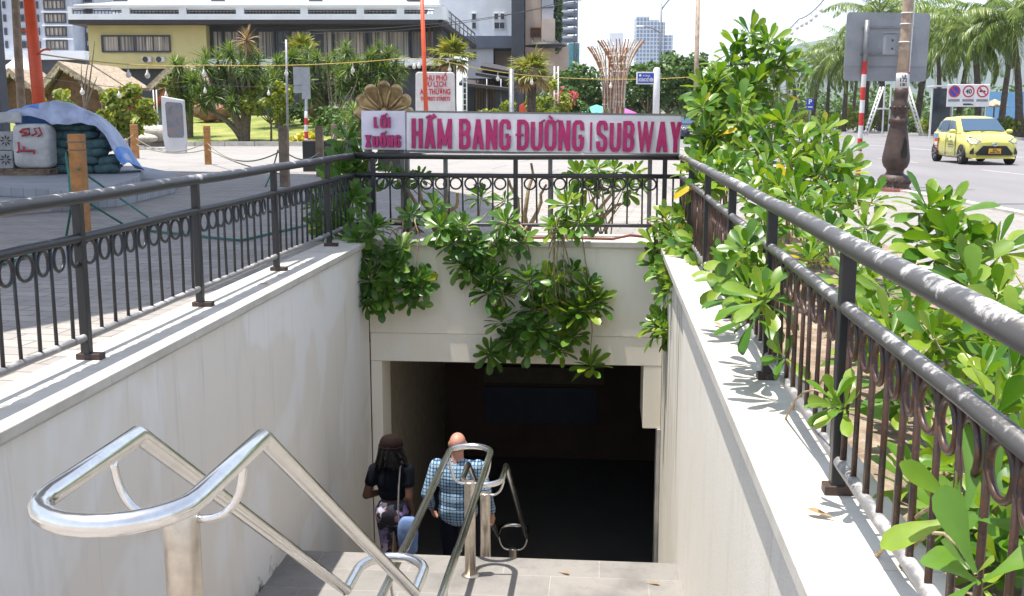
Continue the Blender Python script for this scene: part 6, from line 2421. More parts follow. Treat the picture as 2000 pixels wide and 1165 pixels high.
b.v = [tuple(tilt @ Vector((v[0], v[1], v[2]))) for v in b.v]
b.build('number_band', M['white_paint'], t, local=True)
lt = MB()
for s_, y, h_, w_ in (('CS', 160, .055, .10), ('172', 168.5, .075, .15), ('181', 176, .055, .13)):
    m_ = text_mb(s_, h_, .002, .03, width=w_)
    xo = (tilt @ Vector((0, 0, zz(y)))).x
    Rr = 11.05 * k + .002
    m_.v = [(xo + Rr * math.sin(v[0] / Rr), -Rr * math.cos(v[0] / Rr) + v[1], v[2] + zz(y)) for v in m_.v]
    lt = merge(lt, m_)
lt.build('number_lettering', M['black_ink'], t, local=True)
b = MB()
for y in (42, 95, 62):
    zc = zz(y)
    xo = (tilt @ Vector((0, 0, zc))).x
    b.tube([(xo + 10.4 * k * math.cos(a), 10.4 * k * math.sin(a), zc) for a in [2 * PI * i / 20 for i in range(20)]], .012, 5, closed=True)
b.tube([tilt @ Vector((10.5 * k, -.06, zz(y))) for y in (150, 100, 40, -40)], .014, 6)
b.build('clamps', M['white_paint'], t, local=True)
# junction box on the shaft: a thing hanging on the post
q0, q1 = at(1727, 107, d - .12), at(1748, 67, d - .12)
c = (q0 + q1) / 2
t2 = thing('junction_box', 'small grey junction box strapped to the tan shaft of the lamp post', 'junction box', (c.x, c.y, q0.z), PS)
h_ = q1.z - q0.z
MB().box((0, 0, h_ / 2), (21 * k, .14, h_), 0).build('case', M['sheet_back'], t2, local=True, bevel=.012)
MB().box((0, 0, h_ + .012), (23 * k, .17, .02), 0).build('lid', M['galv'], t2, local=True, bevel=.004)
for z in (.28, .68):
    MB().box((3 * k, -.076, h_ * z), (.03, .012, .035)).build('latch', M['black_plastic'], t2, local=True)

# road sign seen from behind, on two striped poles
d = 23.0
k = d / F
t = thing('direction_board', 'large blank road board seen from behind on two striped poles, behind the lamp post', 'road sign', gnd(1676, 370), PS)
cs = [at(1647, 158, d + .1), at(1808, 160, d + .1), at(1818, 26, d + .1), at(1655, 24, d + .1)]
cx_, cz_ = sum(p.dot(RT) for p in cs) / 4, sum(p.z for p in cs) / 4
out = []
rad = 8 * k
quad = [Vector((p.dot(RT), p.z)) for p in cs]
for i in range(4):
    p, a, c = quad[i], quad[i - 1], quad[(i + 1) % 4]
    p0, p1 = p + (a - p).normalized() * rad, p + (c - p).normalized() * rad
    for j in range(6):
        u = j / 5
        q = p0 * (1 - u) ** 2 + p * 2 * u * (1 - u) + p1 * u * u
        out.append(FL(q.x, d + .1, q.y))
MB().extr(out, HF * .025).build('panel', M['sheet_back'], t)
yj = 131
a, c = at(1650, yj, d + .088), at(1811, yj + 1, d + .088)
MB().extr([a, c, c + Vector((0, 0, .012)), a + Vector((0, 0, .012))], HF * .010).build('panel_joint', M['galv'], t)
for y0, x0, x1 in ((56, 1685, 1787), (108, 1681, 1783)):
    a, c = at(x0, y0, d + .06), at(x1, y0, d + .06)
    MB().extr([a, c, c + Vector((0, 0, .045)), a + Vector((0, 0, .045))], HF * .035).build('bracket_rail', M['galv'], t)
for (xb, yb, xt, yt) in ((1674, 370, 1694, 40), (1757, 371, 1779, 40)):
    pb, pt_ = gnd(xb, yb), at(xt, yt, d)
    pb = at(xb, yb, d)
    pb.z = 0
    striped(pb, pt_, .052, 10, False, .24, 'pole', t)

# traffic sign board with three round signs
d = 70
k = d / F
base = at(1888, 235, d)
t = thing('traffic_sign', 'white traffic board with three round signs, no parking, 40 and no trucks', 'traffic sign', (base.x, base.y, 0), PS)
zc = lambda py: at(1888, py, d).z
MB().bx(-41 * k, 41 * k, 0, .06, zc(209), zc(165)).build('board', M['white_paint'], t, local=True, bevel=.03)
for x in (-30, 30):
    MB().tube([(x * k, .1, 0), (x * k, .1, zc(166))], .06, 8).build('pole', M['galv'], t, local=True)


def disc(cx, cz, r0, r1, y, m, name, parent, n=28):
    b = MB()
    vs = []
    for i in range(n):
        a = 2 * PI * i / n
        vs += [(cx + r1 * math.cos(a), y, cz + r1 * math.sin(a)), (cx + r0 * math.cos(a), y, cz + r0 * math.sin(a))]
    fs = [(2 * i, 2 * i + 1, (2 * i + 3) % (2 * n), (2 * i + 2) % (2 * n)) for i in range(n)]
    if r0 < 1e-4:
        vs = vs[::2]
        fs = [tuple(range(n))]
    b.add(vs, fs)
    return b


for j, (x, inner) in enumerate(((-27, 'blue_sign'), (0, 'white_paint'), (27, 'white_paint'))):
    z = zc(179)
    r = 11.5 * k
    o = disc(x * k, z, r * .76, r, -.012, None, '', None).build('red_ring', M['red_sign'], t, local=True)
    disc(x * k, z, 0, r * .77, -.008, None, '', None).build('sign_face', M[inner], t, local=True)
    if j == 1:
        put(text_mb('40', r * .72, .006, .03, width=r * 1.05), Matrix.Translation((0, -.012, z - r * .36))).build('numeral', M['black_ink'], t, local=True)
    else:
        b = MB()
        for s in (1,):
            v = Vector((r * .62, 0, -s * r * .62))
            w_ = Vector((r * .08, 0, s * r * .08))
            c = Vector((x * k, -.014 - .003 * (s > 0), z))
            b.add([c - v - w_, c + v - w_, c + v + w_, c - v + w_], [(0, 1, 2, 3)])
        b.build('red_bar', M['red_sign'], t, local=True)
    if j == 2:
        b = MB()
        c = Vector((x * k, -.010, z))
        b.add([c + Vector(p) * r for p in ((-.55, 0, -.12), (.1, 0, -.12), (.1, 0, .2), (-.55, 0, .2))], [(0, 1, 2, 3)])
        b.add([c + Vector(p) * r for p in ((.14, 0, -.12), (.5, 0, -.12), (.5, 0, .05), (.36, 0, .16), (.14, 0, .16))], [(0, 1, 2, 3, 4)])
        b.build('truck_symbol', M['black_ink'], t, local=True)
    MB().bx((x - 11) * k, (x + 11) * k, -.008, -.002, zc(199), zc(194)).build('hours_strip', M['galv'], t, local=True)
b = MB()
b.bx(-9 * k, 6 * k, -.010, -.003, zc(206), zc(202.5))
b.bx(6.3 * k, 10 * k, -.010, -.003, zc(206), zc(203.6))
b.build('lorry_symbol', M['black_ink'], t, local=True)

# parking sign
d = 72
base = at(1581, 236, d)
k = d / F
t = thing('parking_sign', 'small blue parking sign with a white P among the palms', 'traffic sign', (base.x, base.y, 0), PS)
z0, z1 = at(1581, 215, d).z, at(1581, 193, d).z
MB().bx(-6.5 * k, 6.5 * k, 0, .04, z0, z1).build('plate', M['blue_sign'], t, local=True)
put(text_mb('P', (z1 - z0) * .4, .01, .03), Matrix.Translation((0, -.004, z0 + (z1 - z0) * .52))).build('letter', M['white_paint'], t, local=True)
MB().bx(-4.5 * k, 4.5 * k, -.006, -.001, z0 + (z1 - z0) * .2, z0 + (z1 - z0) * .3).build('text_line', M['white_paint'], t, local=True)
MB().tube([(0, .06, 0), (0, .06, z1)], .05, 8).build('pole', M['galv'], t, local=True)

# glass bus shelter
d = 74
k = d / F
base = at(1838, 238, d)
t = thing('bus_shelter', 'dark glazed shelter with white frame beside the traffic board', 'shelter', (base.x, base.y, 0), PS)
z1 = at(1838, 170, d).z
for x in (-20, 20):
    MB().bx((x - 1.4) * k, (x + 1.4) * k, 0, .1, 0, z1).build('frame_post', M['white_paint'], t, local=True)
MB().bx(-18.5 * k, 18.5 * k, .03, .06, .35, z1 - .1).build('pane', M['glass'], t, local=True)
MB().bx(-23 * k, 23 * k, -.5, .8, z1, z1 + .1).build('roof', M['white_paint'], t, local=True)

# lifeguard tower: two white ladders leaning together over a platform
d = 86
k = d / F
base = at(1745, 238, d)
t = thing('lifeguard_tower', 'white timber lookout tower with two long ladders, half hidden by the lamp post', 'lookout tower', (base.x, base.y, 0), PS)
zt = at(1745, 170, d).z
zg = .1
for s in (-1, 1):
    for yy in (0, 1.1):
        MB().tube([(s * 54 * k, -.4 + yy * .0 + (.55 if yy else -.15), zg), (s * 24 * k, (.55 if yy else -.15), zt)], .07, 6).build('ladder_rail', M['white_paint'], t, local=True)
    for j in range(1, 12):
        u = j / 12
        x = s * (54 - 30 * u) * k
        MB().tube([(x, -.15, zg + (zt - zg) * u), (x, .55, zg + (zt - zg) * u)], .04, 5).build('rung', M['white_paint'], t, local=True)
for x in (-20, -8, 8, 20):
    MB().bx(x * k - .05, x * k + .05, 0, .1, zg, zt).build('leg', M['white_paint'], t, local=True)
MB().bx(-26 * k, 26 * k, -.3, 1.4, zt * .55, zt * .55 + .1).build('platform', M['white_paint'], t, local=True)

# straw parasol and blue hoarding at the beach
d = 104
base = at(1940, 236, d)
t = thing('straw_parasol', 'thatched beach parasol above the taxi', 'parasol', (base.x, base.y, 0), 0)
z1 = at(1940, 194, d).z
MB().lathe([(1.35, z1 - .75), (1.0, z1 - .5), (.95, z1 - .52), (.6, z1 - .22), (.55, z1 - .25), (.05, z1), (.02, z1)], 18).build('thatch_cap', M['thatch'], t, local=True)
MB().tube([(0, 0, 0), (0, 0, z1)], .07, 8).build('pole', M['hut_wood'], t, local=True)
d = 118
a, c = at(1925, 230, d), at(2040, 180, d)
t = thing('blue_hoarding', 'pale blue hoarding behind the straw parasol at the right edge', 'hoarding', (a.x, a.y, 0), PS)
for j in range(4):
    MB().bx(j * 1.65, j * 1.65 + 1.6, 0, .08, .1, c.z).build('sheet', M['decal_blue'], t, local=True)
for j in range(5):
    MB().bx(j * 1.65 - .06, j * 1.65 + .02, .085, .16, 0, c.z).build('post', M['white_paint'], t, local=True)

# coconut palms
random.seed(31)
for i, (px, d, yc, kind, rz, lab) in enumerate((
        (1992, 74, 20, 0, 2.2, 'tallest coconut palm at the right edge, its trunk cut by the frame'),
        (1912, 78, 45, 1, .4, 'coconut palm with a thick dark trunk behind the traffic board'),
        (1834, 88, 60, 2, 3.6, 'coconut palm standing above the glass shelter'),
        (1955, 92, 25, 2, 1.1, 'coconut palm behind the straw parasol, above the taxi roof'),
        (1870, 100, 55, 0, 5.0, 'coconut palm in the second row between shelter and traffic board'),
        (1790, 100, 60, 1, 2.9, 'coconut palm right of the blank road board'),
        (1722, 104, 15, 2, 4.4, 'tall coconut palm whose crown shows above the blank board'),
        (1690, 108, 100, 1, 1.8, 'coconut palm left of the lamp post, crown behind the board edge'),
        (1648, 114, 92, 0, .9, 'coconut palm just left of the blank road board'),
        (1615, 122, 110, 2, 5.6, 'coconut palm third from the tall shrub'),
        (1586, 132, 118, 1, 3.2, 'coconut palm second from the tall shrub, by the parking sign'),
        (1556, 146, 120, 0, 2.4, 'coconut palm nearest the tall shrub'),
        (1760, 122, 30, 0, 1.5, 'far coconut palm seen past the tan shaft'),
        (1665, 150, 115, 2, .2, 'far small coconut palm low behind the striped pole'))):
    base = at(px, 240, d)
    H = at(px, yc, d).z
    h0 = (5.6, 5.0, 6.4)[kind]
    coconut_tree(lab, (base.x, base.y, 0), rz, kind, H / h0 * .93)
random.seed(77)
for i, px in enumerate((1548, 1572, 1600, 1628, 1652, 1680, 1708, 1732, 1772, 1800, 1826, 1862, 1950, 1975, 2010)):
    s_ = (px - 1000) / F
    d = 33.0 / (s_ - .035)
    d = min(d, 150) if s_ > .05 else 150
    base = at(px, 240, d)
    lab = ('low hedge bush along the far pavement, ' + ('behind the parking sign', 'under the leftmost palm', 'under the second palm', 'left of the striped pole', 'just behind the striped pole', 'right of the striped pole', 'left of the lookout tower',
           'at the foot of the lookout tower', 'right of the lookout tower', 'left of the shelter', 'at the shelter foot', 'under the traffic board', 'above the taxi bonnet', 'right of the straw parasol', 'at the right edge')[i])
    broad_tree(lab, (base.x, base.y, 0), random.uniform(1.3, 2.3) * d / 90, random.uniform(1.3, 2.0) * d / 90, M['leaf_lime' if i % 3 else 'leaf_tree'], 700, 14, .17, 'hedge bushes along the far pavement', .05, ctr=.45, low=True, name='hedge_bush')
rr = np.random.default_rng(9)
V, Q = leaf_cloud([((*FL(s, 165 + rr.uniform(-10, 10)).to_2d(), 1.5), (6, 5, 3.2 * rr.uniform(.6, 1.4)), 1) for s in np.arange(42, 105, 5)], 6000, .45)
V[:, 2] = np.maximum(V[:, 2], 0)
tag(np_mesh('beach_thicket', V, Q, M['leaf_tree'], smooth=False), 'dark mass of beach shrubs far behind the palms', 'thicket', kind='stuff')

# hill on the horizon
b = MB()
nx, ny = 60, 12
vs, fs = [], []
for j in range(ny + 1):
    for i in range(nx + 1):
        s = 700 + 3000 * i / nx
        dd = 3900 + 900 * j / ny
        px = s / dd * F + 1000
        e = np.interp(s, [700, 850, 1000, 1100, 1300, 1700, 2400, 3700], [0, 40, 150, 270, 330, 380, 300, 150])
        z = e * math.sin(PI * min(1, .5 * (j / ny) * 2)) + 25 * noise.noise(Vector((s * .006, dd * .006, 0))) * (1 if 0 < j < ny else 0)
        vs.append(FL(s, dd, max(z, -1)))
for j in range(ny):
    for i in range(nx):
        a = j * (nx + 1) + i
        fs.append((a, a + 1, a + nx + 2, a + nx + 1))
b.add(vs, fs, 0, True)
structure(b.build('hill', M['hill']))

# ------------------------------------------------------------------ taxi
def car(label, loc, rz, paint, taxi=True, name='taxi', cat_='taxi', group=None, sc=1.0):
    """small hatchback, nose towards -y, 3.7 m long, 1.62 wide, 1.5 high"""
    t = thing(name, label, cat_, loc, rz, group)
    # stations: y, half width, z sill, z shoulder, z top centre (bonnet / belt)
    st = [(-1.84, .52, .30, .66, .71), (-1.80, .64, .24, .73, .78), (-1.68, .75, .20, .80, .87), (-1.35, .79, .18, .88, .955), (-.95, .805, .18, .93, 1.0), (-.55, .81, .18, .94, 1.02), (0, .815, .18, .97, 1.02), (.7, .815, .18, .98, 1.02),
          (1.25, .80, .20, .99, 1.03), (1.62, .77, .26, .98, 1.03), (1.78, .70, .32, .92, .98), (1.83, .58, .42, .82, .86)]
    b = MB()
    rings = []
    for (y, w, z0, z1, z2) in st:
        r = [(0, z0), (w * .8, z0), (w * .97, z0 + .06), (w, z0 + .2), (w * .995, (z0 + z1) / 2 + .06), (w * .965, z1), (w * .86, z1 + (z2 - z1) * .62), (w * .5, z2 - .008), (0, z2)]
        rings.append([(x, y, z) for x, z in r] + [(-x, y, z) for x, z in r[-2:0:-1]])
    n = len(rings[0])
    vs = [v for r in rings for v in r]
    fs = [(i * n + j, i * n + (j + 1) % n, (i + 1) * n + (j + 1) % n, (i + 1) * n + j) for i in range(len(rings) - 1) for j in range(n)]
    b.add(vs, fs, 0, True)
    b.add(rings[0], [tuple(range(n))[::-1]], 0)
    b.add(rings[-1], [tuple(range(n))], 0)
    # greenhouse
    gh = [(-.92, .70, .985, .03), (-.25, .60, 1.44, .05), (.25, .60, 1.51, .055), (1.0, .585, 1.49, .055), (1.45, .55, 1.38, .05), (1.74, .66, 1.0, .03)]
    base_w = [.74, .755, .755, .75, .735, .70]
    rr2 = []
    for (y, w, z, c), bw in zip(gh, base_w):
        r = [(bw, .97), (bw * .99, 1.0), (w + c * .9, z - .06), (w, z - .012), (w * .55, z + .018), (0, z + .026)]
        r = [(x, max(min(zz_, z + .03), .96)) for x, zz_ in r]
        rr2.append([(x, y, zz_) for x, zz_ in r] + [(-x, y, zz_) for x, zz_ in r[-2::-1]])
    n2 = len(rr2[0])
    vs = [v for r in rr2 for v in r]
    fs = [(i * n2 + j, i * n2 + j + 1, (i + 1) * n2 + j + 1, (i + 1) * n2 + j) for i in range(len(rr2) - 1) for j in range(n2 - 1)]
    b.add(vs, fs, 0, True)
    b.build('body', M[paint], t, local=True)

    def panel(nm, pts, m, off=0.0, thick=.012):
        bb = MB()
        c = [Vector(p) for p in pts]
        nrm = (c[1] - c[0]).cross(c[2] - c[0]).normalized()
        cen = sum(c, Vector()) / len(c)
        if nrm.dot(cen - Vector((0, 0, .75))) < 0:
            nrm = -nrm
        bb.extr([p + nrm * off for p in c], nrm * thick)
        return bb.build(nm, M[m], t, local=True, bevel=.004)
    panel('windscreen', [(-.66, -.87, 1.046), (.66, -.87, 1.046), (.565, -.30, 1.434), (-.565, -.30, 1.434)], 'car_glass', .012)
    panel('rear_window', [(.60, 1.73, 1.05), (-.60, 1.73, 1.05), (-.50, 1.49, 1.33), (.50, 1.49, 1.33)], 'car_glass', .014)
    for s in (-1, 1):
        panel('side_window', [(s * .752, -.60, 1.03), (s * .752, .20, 1.03), (s * .655, .20, 1.39), (s * .655, -.16, 1.37)], 'car_glass', .010)
        panel('side_window', [(s * .752, .27, 1.03), (s * .745, 1.02, 1.04), (s * .645, .92, 1.385), (s * .655, .27, 1.39)], 'car_glass', .010)
        panel('side_window', [(s * .742, 1.08, 1.05), (s * .725, 1.36, 1.10), (s * .64, 1.12, 1.36), (s * .645, .98, 1.38)], 'car_glass', .010)
        # door seams and handles
        for y0 in (-.70, .23, 1.02):
            MB().bx(min(s * .806, s * .822), max(s * .806, s * .822), y0 - .006, y0 + .006, .26, .96).build('door_seam', M['black_plastic'], t, local=True)
        for y0 in (.02, .84):
            MB().bx(min(s * .80, s * .835), max(s * .80, s * .835), y0, y0 + .16, .80, .83).build('door_handle', M[paint], t, local=True)
        mm = MB()
        mm.sphere((s * .90, -.62, 1.04), (.11, .07, .07), 14, 8)
        mm.tube([(s * .78, -.6, 1.0), (s * .88, -.61, 1.01)], .025, 6)
        mm.build('door_mirror', M[paint], t, local=True)
        # headlamp
        hl = MB()
        hl.extr([(s * .40, -1.80, .73), (s * .55, -1.81, .64), (s * .72, -1.71, .66), (s * .775, -1.50, .84), (s * .70, -1.60, .86), (s * .55, -1.71, .81)], (s * .012, -.035, .035))
        hl.build('headlight', M['lamp_glass'], t, local=True, bevel=.01)
        fg = MB()
        fg.extr([(s * .62, -1.822, .33), (s * .73, -1.77, .34), (s * .735, -1.76, .42), (s * .64, -1.815, .55)], (0, -.012, 0))
        fg.build('fog_light_recess', M['black_plastic'], t, local=True)
        tl = MB()
        tl.extr([(s * .62, 1.79, .75), (s * .74, 1.70, .75), (s * .72, 1.70, 1.0), (s * .63, 1.77, 1.0)], (0, .03, 0))
        tl.build('tail_light', M['red_sign'], t, local=True)
        for y0 in (-1.20, 1.24):
            wm_ = MB()
            prof = [(.15, -.10), (.27, -.10), (.285, -.07), (.285, .07), (.27, .095), (.18, .10), (.15, .09)]
            wm_.lathe(prof, 26)
            wm_.v = [(s * .735 + s * v[2], y0 + v[0], .285 + v[1]) for v in wm_.v]
            w0 = wm_.build('wheel', M['tyre'], t, local=True)
            rm = MB()
            rm.lathe([(.02, .05), (.19, .05), (.19, .085), (.175, .085), (.17, .06), (.02, .06)], 24)
            for q in range(5):
                a = 2 * PI * q / 5
                rm.extr([(.02 * math.cos(a + 1.5), .02 * math.sin(a + 1.5), .085), (.18 * math.cos(a + .22), .18 * math.sin(a + .22), .085), (.18 * math.cos(a - .22), .18 * math.sin(a - .22), .085)], (0, 0, .018))
            rm.v = [(s * .735 + s * v[2], y0 + v[0], .285 + v[1]) for v in rm.v]
            rm.build('rim', M['alloy'], w0, local=True)
            arch = MB()
            arch.tube([(s * .80, y0 + .315 * math.cos(a), .30 + .315 * math.sin(a)) for a in [PI * i / 14 for i in range(15)]], .025, 6)
            arch.build('wheel_arch', M['black_plastic'], t, local=True)
    # grille, bumper, bonnet seam
    g_ = MB()
    g_.extr([(-.54, -1.84, .30), (.54, -1.84, .30), (.58, -1.825, .36), (.36, -1.85, .60), (-.36, -1.85, .60), (-.58, -1.825, .36)], (0, -.018, 0))
    gr = g_.build('grille', M['black_plastic'], t, local=True)
    for q in range(3):
        MB().bx(-.46, .46, -1.874, -1.866, .345 + .06 * q, .36 + .06 * q).build('grille_slat', M['tyre'], gr, local=True)
    MB().extr([(-.62, -1.82, .2), (.62, -1.82, .2), (.70, -1.76, .23), (.45, -1.84, .27), (-.45, -1.84, .27), (-.70, -1.76, .23)], (0, -.035, 0)).build('bumper_lip', M[paint], t, local=True)
    em = MB()
    em.tube([(.075 * math.cos(a), -1.868 + .01 * math.sin(a), .645 + .05 * math.sin(a)) for a in [2 * PI * i / 20 for i in range(20)]], .012, 6, closed=True)
    em.tube([(.028 * math.cos(a), -1.872, .645 + .048 * math.sin(a)) for a in [2 * PI * i / 16 for i in range(16)]], .009, 6, closed=True)
    em.build('emblem', M['chrome'], t, local=True)
    wip = MB()
    wip.tube([(-.1, -.90, 1.035), (.5, -.80, 1.09)], .01, 5)
    wip.tube([(-.62, -.90, 1.03), (-.05, -.82, 1.08)], .01, 5)
    wip.build('wipers', M['black_plastic'], t, local=True)
    if taxi:
        pn = MB().bx(-.19, .19, -1.885, -1.876, .36, .52).build('number_plate', M['plate_yellow'], t, local=True)
        lt = merge(put(text_mb('43A', .05, .003, .03, width=.16), Matrix.Translation((0, -1.886, .45))), put(text_mb('668.75', .055, .003, .03, width=.30), Matrix.Translation((0, -1.886, .375))))
        lt.build('plate_lettering', M['black_ink'], pn, local=True)
        for s in (-1, 1):
            rot = Matrix.Rotation(-PI / 2 if s < 0 else PI / 2, 4, 'Z')
            MB().bx(min(s * .816, s * .826), max(s * .816, s * .826), .95, 1.30, .40, .95).build('advert_panel', M['decal_red'], t, local=True)
            MB().bx(min(s * .816, s * .827), max(s * .816, s * .827), .98, 1.36, .80, .95).build('blue_advert', M['decal_blue'], t, local=True)
            ad = MB()
            for (x0_, x1_, z0_, z1_) in ((-.14, .14, .56, .68), (-.12, .12, .50, .525), (-.13, .05, .46, .48)):
                ad.bx(x0_, x1_, -.003, 0, z0_, z1_)
            put(ad, Matrix.Translation((s * .829, 1.13, 0)) @ rot).build('advert_print', M['white_paint'], t, local=True)
            l1 = MB()
            random.seed(6)
            for (z0_, z1_, xa_, xb_) in ((.665, .735, -.20, .18), (.575, .635, -.24, .24), (.52, .55, -.22, .2)):
                x = xa_
                while x < xb_:
                    w_ = random.uniform(.02, .05)
                    l1.bx(x, x + w_, -.003, 0, z0_ + random.uniform(0, .01), z1_)
                    x += w_ + random.uniform(.012, .03)
            put(l1, Matrix.Translation((s * .822, -.25, 0)) @ rot).build('door_print', M['slate_band'], t, local=True)
            bd = disc(0, 0, 0, .05, 0, None, '', None, 18)
            put(bd, Matrix.Translation((s * .824, -.25, .86)) @ rot).build('door_badge', M['black_ink'], t, local=True)
    else:
        MB().bx(-.23, .23, -1.885, -1.876, .36, .47).build('number_plate', M['white_paint'], t, local=True)
    return t


c = gnd(1926, 322)
fwd = c + HF * 1.1
car('bright yellow taxi hatchback driving on the road at right', (fwd.x, fwd.y, .014), PS + R(-3), 'taxi_yellow')
for lab, px, d, rz, m_ in (('dark parked car at the end of the street behind the sign', 1150, 66, PI / 2, 'car_dark'), ('black car farther down the street under the parasols', 1195, 88, .4, 'car_dark'), ('dark car beyond the SUBWAY sign, beside the street name post', 1330, 76, .3, 'car_dark')):
    p = at(px, 240, d)
    car(lab, (p.x, p.y, .006), PS + rz, m_, False, 'parked_car', 'car', 'cars at the end of the street')
# ------------------------------------------------------------------ two people walking down, seen from behind
def cap_(b, p0, p1, r0, r1, flat=1.0, n=16):
    """tapered limb with round ends"""
    p0, p1 = Vector(p0), Vector(p1)
    ax = (p1 - p0)
    L = ax.length
    ax = ax / max(L, 1e-6)
    pts, rs = [], []
    for k in range(5):
        a = PI / 2 * k / 4
        pts.append(p0 - ax * r0 * math.cos(a))
        rs.append(max(r0 * math.sin(a), .0008))
    for k in range(1, 5):
        pts.append(p0.lerp(p1, k / 5))
        rs.append(r0 + (r1 - r0) * k / 5)
    for k in range(5):
        a = PI / 2 * k / 4
        pts.append(p1 + ax * r1 * math.sin(a))
        rs.append(max(r1 * math.cos(a), .0008))
    b.tube(pts, rs, n, flat=flat)


def fuse(name, b, m, parent, voxel=.009, smooth=4, local=True):
    """one continuous skin over overlapping forms"""
    me = b.mesh(name, m, recalc=True)
    o = bpy.data.objects.new('fuse', me)
    COL.objects.link(o)
    r = o.modifiers.new('r', 'REMESH')
    r.mode = 'VOXEL'
    r.voxel_size = voxel
    r.use_smooth_shade = True
    s = o.modifiers.new('s', 'SMOOTH')
    s.factor = .5
    s.iterations = smooth
    dg = bpy.context.evaluated_depsgraph_get()
    me2 = bpy.data.meshes.new_from_object(o.evaluated_get(dg))
    me2.name = name
    if not me2.materials:
        me2.materials.append(m)
    bpy.data.objects.remove(o)
    bpy.data.meshes.remove(me)
    return link(name, me2, parent)


def hand(b, wrist, dirv, palm_n, side, s=1.0, curl=.5):
    """palm, four fingers with two bends, thumb from the side of the palm"""
    w = Vector(wrist)
    d = Vector(dirv).normalized()
    n = Vector(palm_n).normalized()
    n = (n - d * n.dot(d)).normalized()
    t = d.cross(n) * side                       # towards the thumb
    for q in (-.026, -.009, .009, .026):
        cap_(b, w + d * .01 + t * q * .6 * s, w + d * .085 * s + t * q * s, .017 * s, .014 * s, 1, 8)
    for q, l in ((.029, .072), (.010, .082), (-.010, .076), (-.028, .060)):
        p = w + d * .088 * s + t * q * s
        dd = d
        for j, f in enumerate((.45, .32, .23)):
            dd = (dd * math.cos(curl * (.5 + .4 * j)) + n * math.sin(curl * (.5 + .4 * j))).normalized()
            e = p + dd * l * f * s
            cap_(b, p, e, (.0098 - .001 * j) * s, (.0092 - .001 * j) * s, 1, 8)
            p = e
    p = w + d * .028 * s + t * .028 * s
    e = p + (d * .6 + t * .7 + n * .35).normalized() * .038 * s
    cap_(b, p, e, .013 * s, .011 * s, 1, 8)
    cap_(b, e, e + (d * .9 + t * .15 + n * .4).normalized() * .032 * s, .011 * s, .009 * s, 1, 8)


def tread(y):
    i = int((y - YL) / RUN2)
    return ZL - (i + 1) * RISE2


def head_(b, c, s=1.0):
    c = Vector(c)
    b.sphere(c + Vector((0, -.012, .012)) * s, (.076 * s, .094 * s, .092 * s), 22, 16)
    b.sphere(c + Vector((0, .028, -.045)) * s, (.060 * s, .068 * s, .072 * s), 18, 14)
    b.sphere(c + Vector((0, .062, -.088)) * s, (.030 * s, .030 * s, .026 * s), 12, 8)
    cap_(b, c + Vector((0, .088, .005)) * s, c + Vector((0, .108, -.035)) * s, .010 * s, .016 * s)
    for sg in (-1, 1):
        b.sphere(c + Vector((sg * .078, -.005, -.012)) * s, (.013 * s, .022 * s, .034 * s), 10, 8)
        cap_(b, c + Vector((sg * .012, .084, .018)) * s, c + Vector((sg * .045, .074, .02)) * s, .010 * s, .009 * s)
    cap_(b, c + Vector((-.02, .086, -.062)) * s, c + Vector((.02, .086, -.062)) * s, .008 * s, .008 * s)


def eyes(t, c, s=1.0):
    for sg in (-1, 1):
        b = MB()
        b.sphere(Vector(c) + Vector((sg * .031, .079, .002)) * s, .0125 * s, 12, 8)
        e = b.build('eye', M['white_paint'], t, local=True)
        b = MB()
        b.sphere(Vector(c) + Vector((sg * .031, .0885, .002)) * s, .0055 * s, 10, 6)
        b.build('iris', M['black_ink'], e, local=True)


# --- the man
my = 10.2
hp = atY(894, 866, my + .02)
mx = hp.x
mz = tread(my)
t = thing('person', 'bald man in a blue checked shirt and dark trousers walking down the steps', 'person', (mx, my, mz))
hz = hp.z - mz                                   # middle of the head
k = hz / 1.70
V3 = lambda x, y, z: Vector((x, y, z * k))
lf = (-.11, .27, -RISE2)                         # left foot on the next step down
rf = (.11, .02, 0)
hipL, hipR = V3(-.10, .02, .93), V3(.10, .02, .93)
kneeL, kneeR = V3(-.115, .20, .42), V3(.115, .17, .49)
ankL, ankR = Vector((-.11, .22, .09 - RISE2)), Vector((.11, -.02, .10))
shL, shR = V3(-.205, .0, 1.455), V3(.205, .0, 1.455)
elL, elR = V3(-.30, -.06, 1.17), V3(.295, -.05, 1.165)
wrL, wrR = V3(-.285, .10, .955), V3(.335, .04, .925)
b = MB()
head_(b, (0, .02, hz), 1.06)
cap_(b, V3(0, -.02, 1.46), (0, .005, hz - .07), .066, .060)
b.sphere(V3(0, .0, 1.28), (.165, .105, .24), 20, 14)
b.sphere(V3(0, .0, 1.02), (.155, .11, .18), 20, 14)
cap_(b, V3(-.15, -.01, 1.44), V3(.15, -.01, 1.44), .07, .07)
for s, sh, el, wr in ((-1, shL, elL, wrL), (1, shR, elR, wrR)):
    cap_(b, sh, el, .055, .043)
    cap_(b, el, wr, .042, .028)
    hand(b, wr, (wr - el).normalized() + Vector((0, .25, -.2)), (-s, .3, 0), 1 if s < 0 else -1, 1.05)
for hp_, kn, an in ((hipL, kneeL, ankL), (hipR, kneeR, ankR)):
    cap_(b, hp_, kn, .085, .055)
    cap_(b, kn, an, .055, .04)
    cap_(b, an, an + Vector((0, .15, -.06)), .04, .03)
fuse('body', b, M['skin_pale'], t, .0065, 3)
eyes(t, (0, .02, hz), 1.06)
b = MB()
b.sphere(V3(0, -.005, 1.31), (.20, .135, .22), 24, 16)
b.sphere(V3(0, .0, 1.12), (.195, .14, .22), 24, 16)
b.sphere(V3(0, .0, .99), (.205, .148, .17), 24, 16)
b.sphere(V3(-.085, -.055, 1.36), (.09, .06, .11), 16, 12)
b.sphere(V3(.085, -.055, 1.36), (.09, .06, .11), 16, 12)
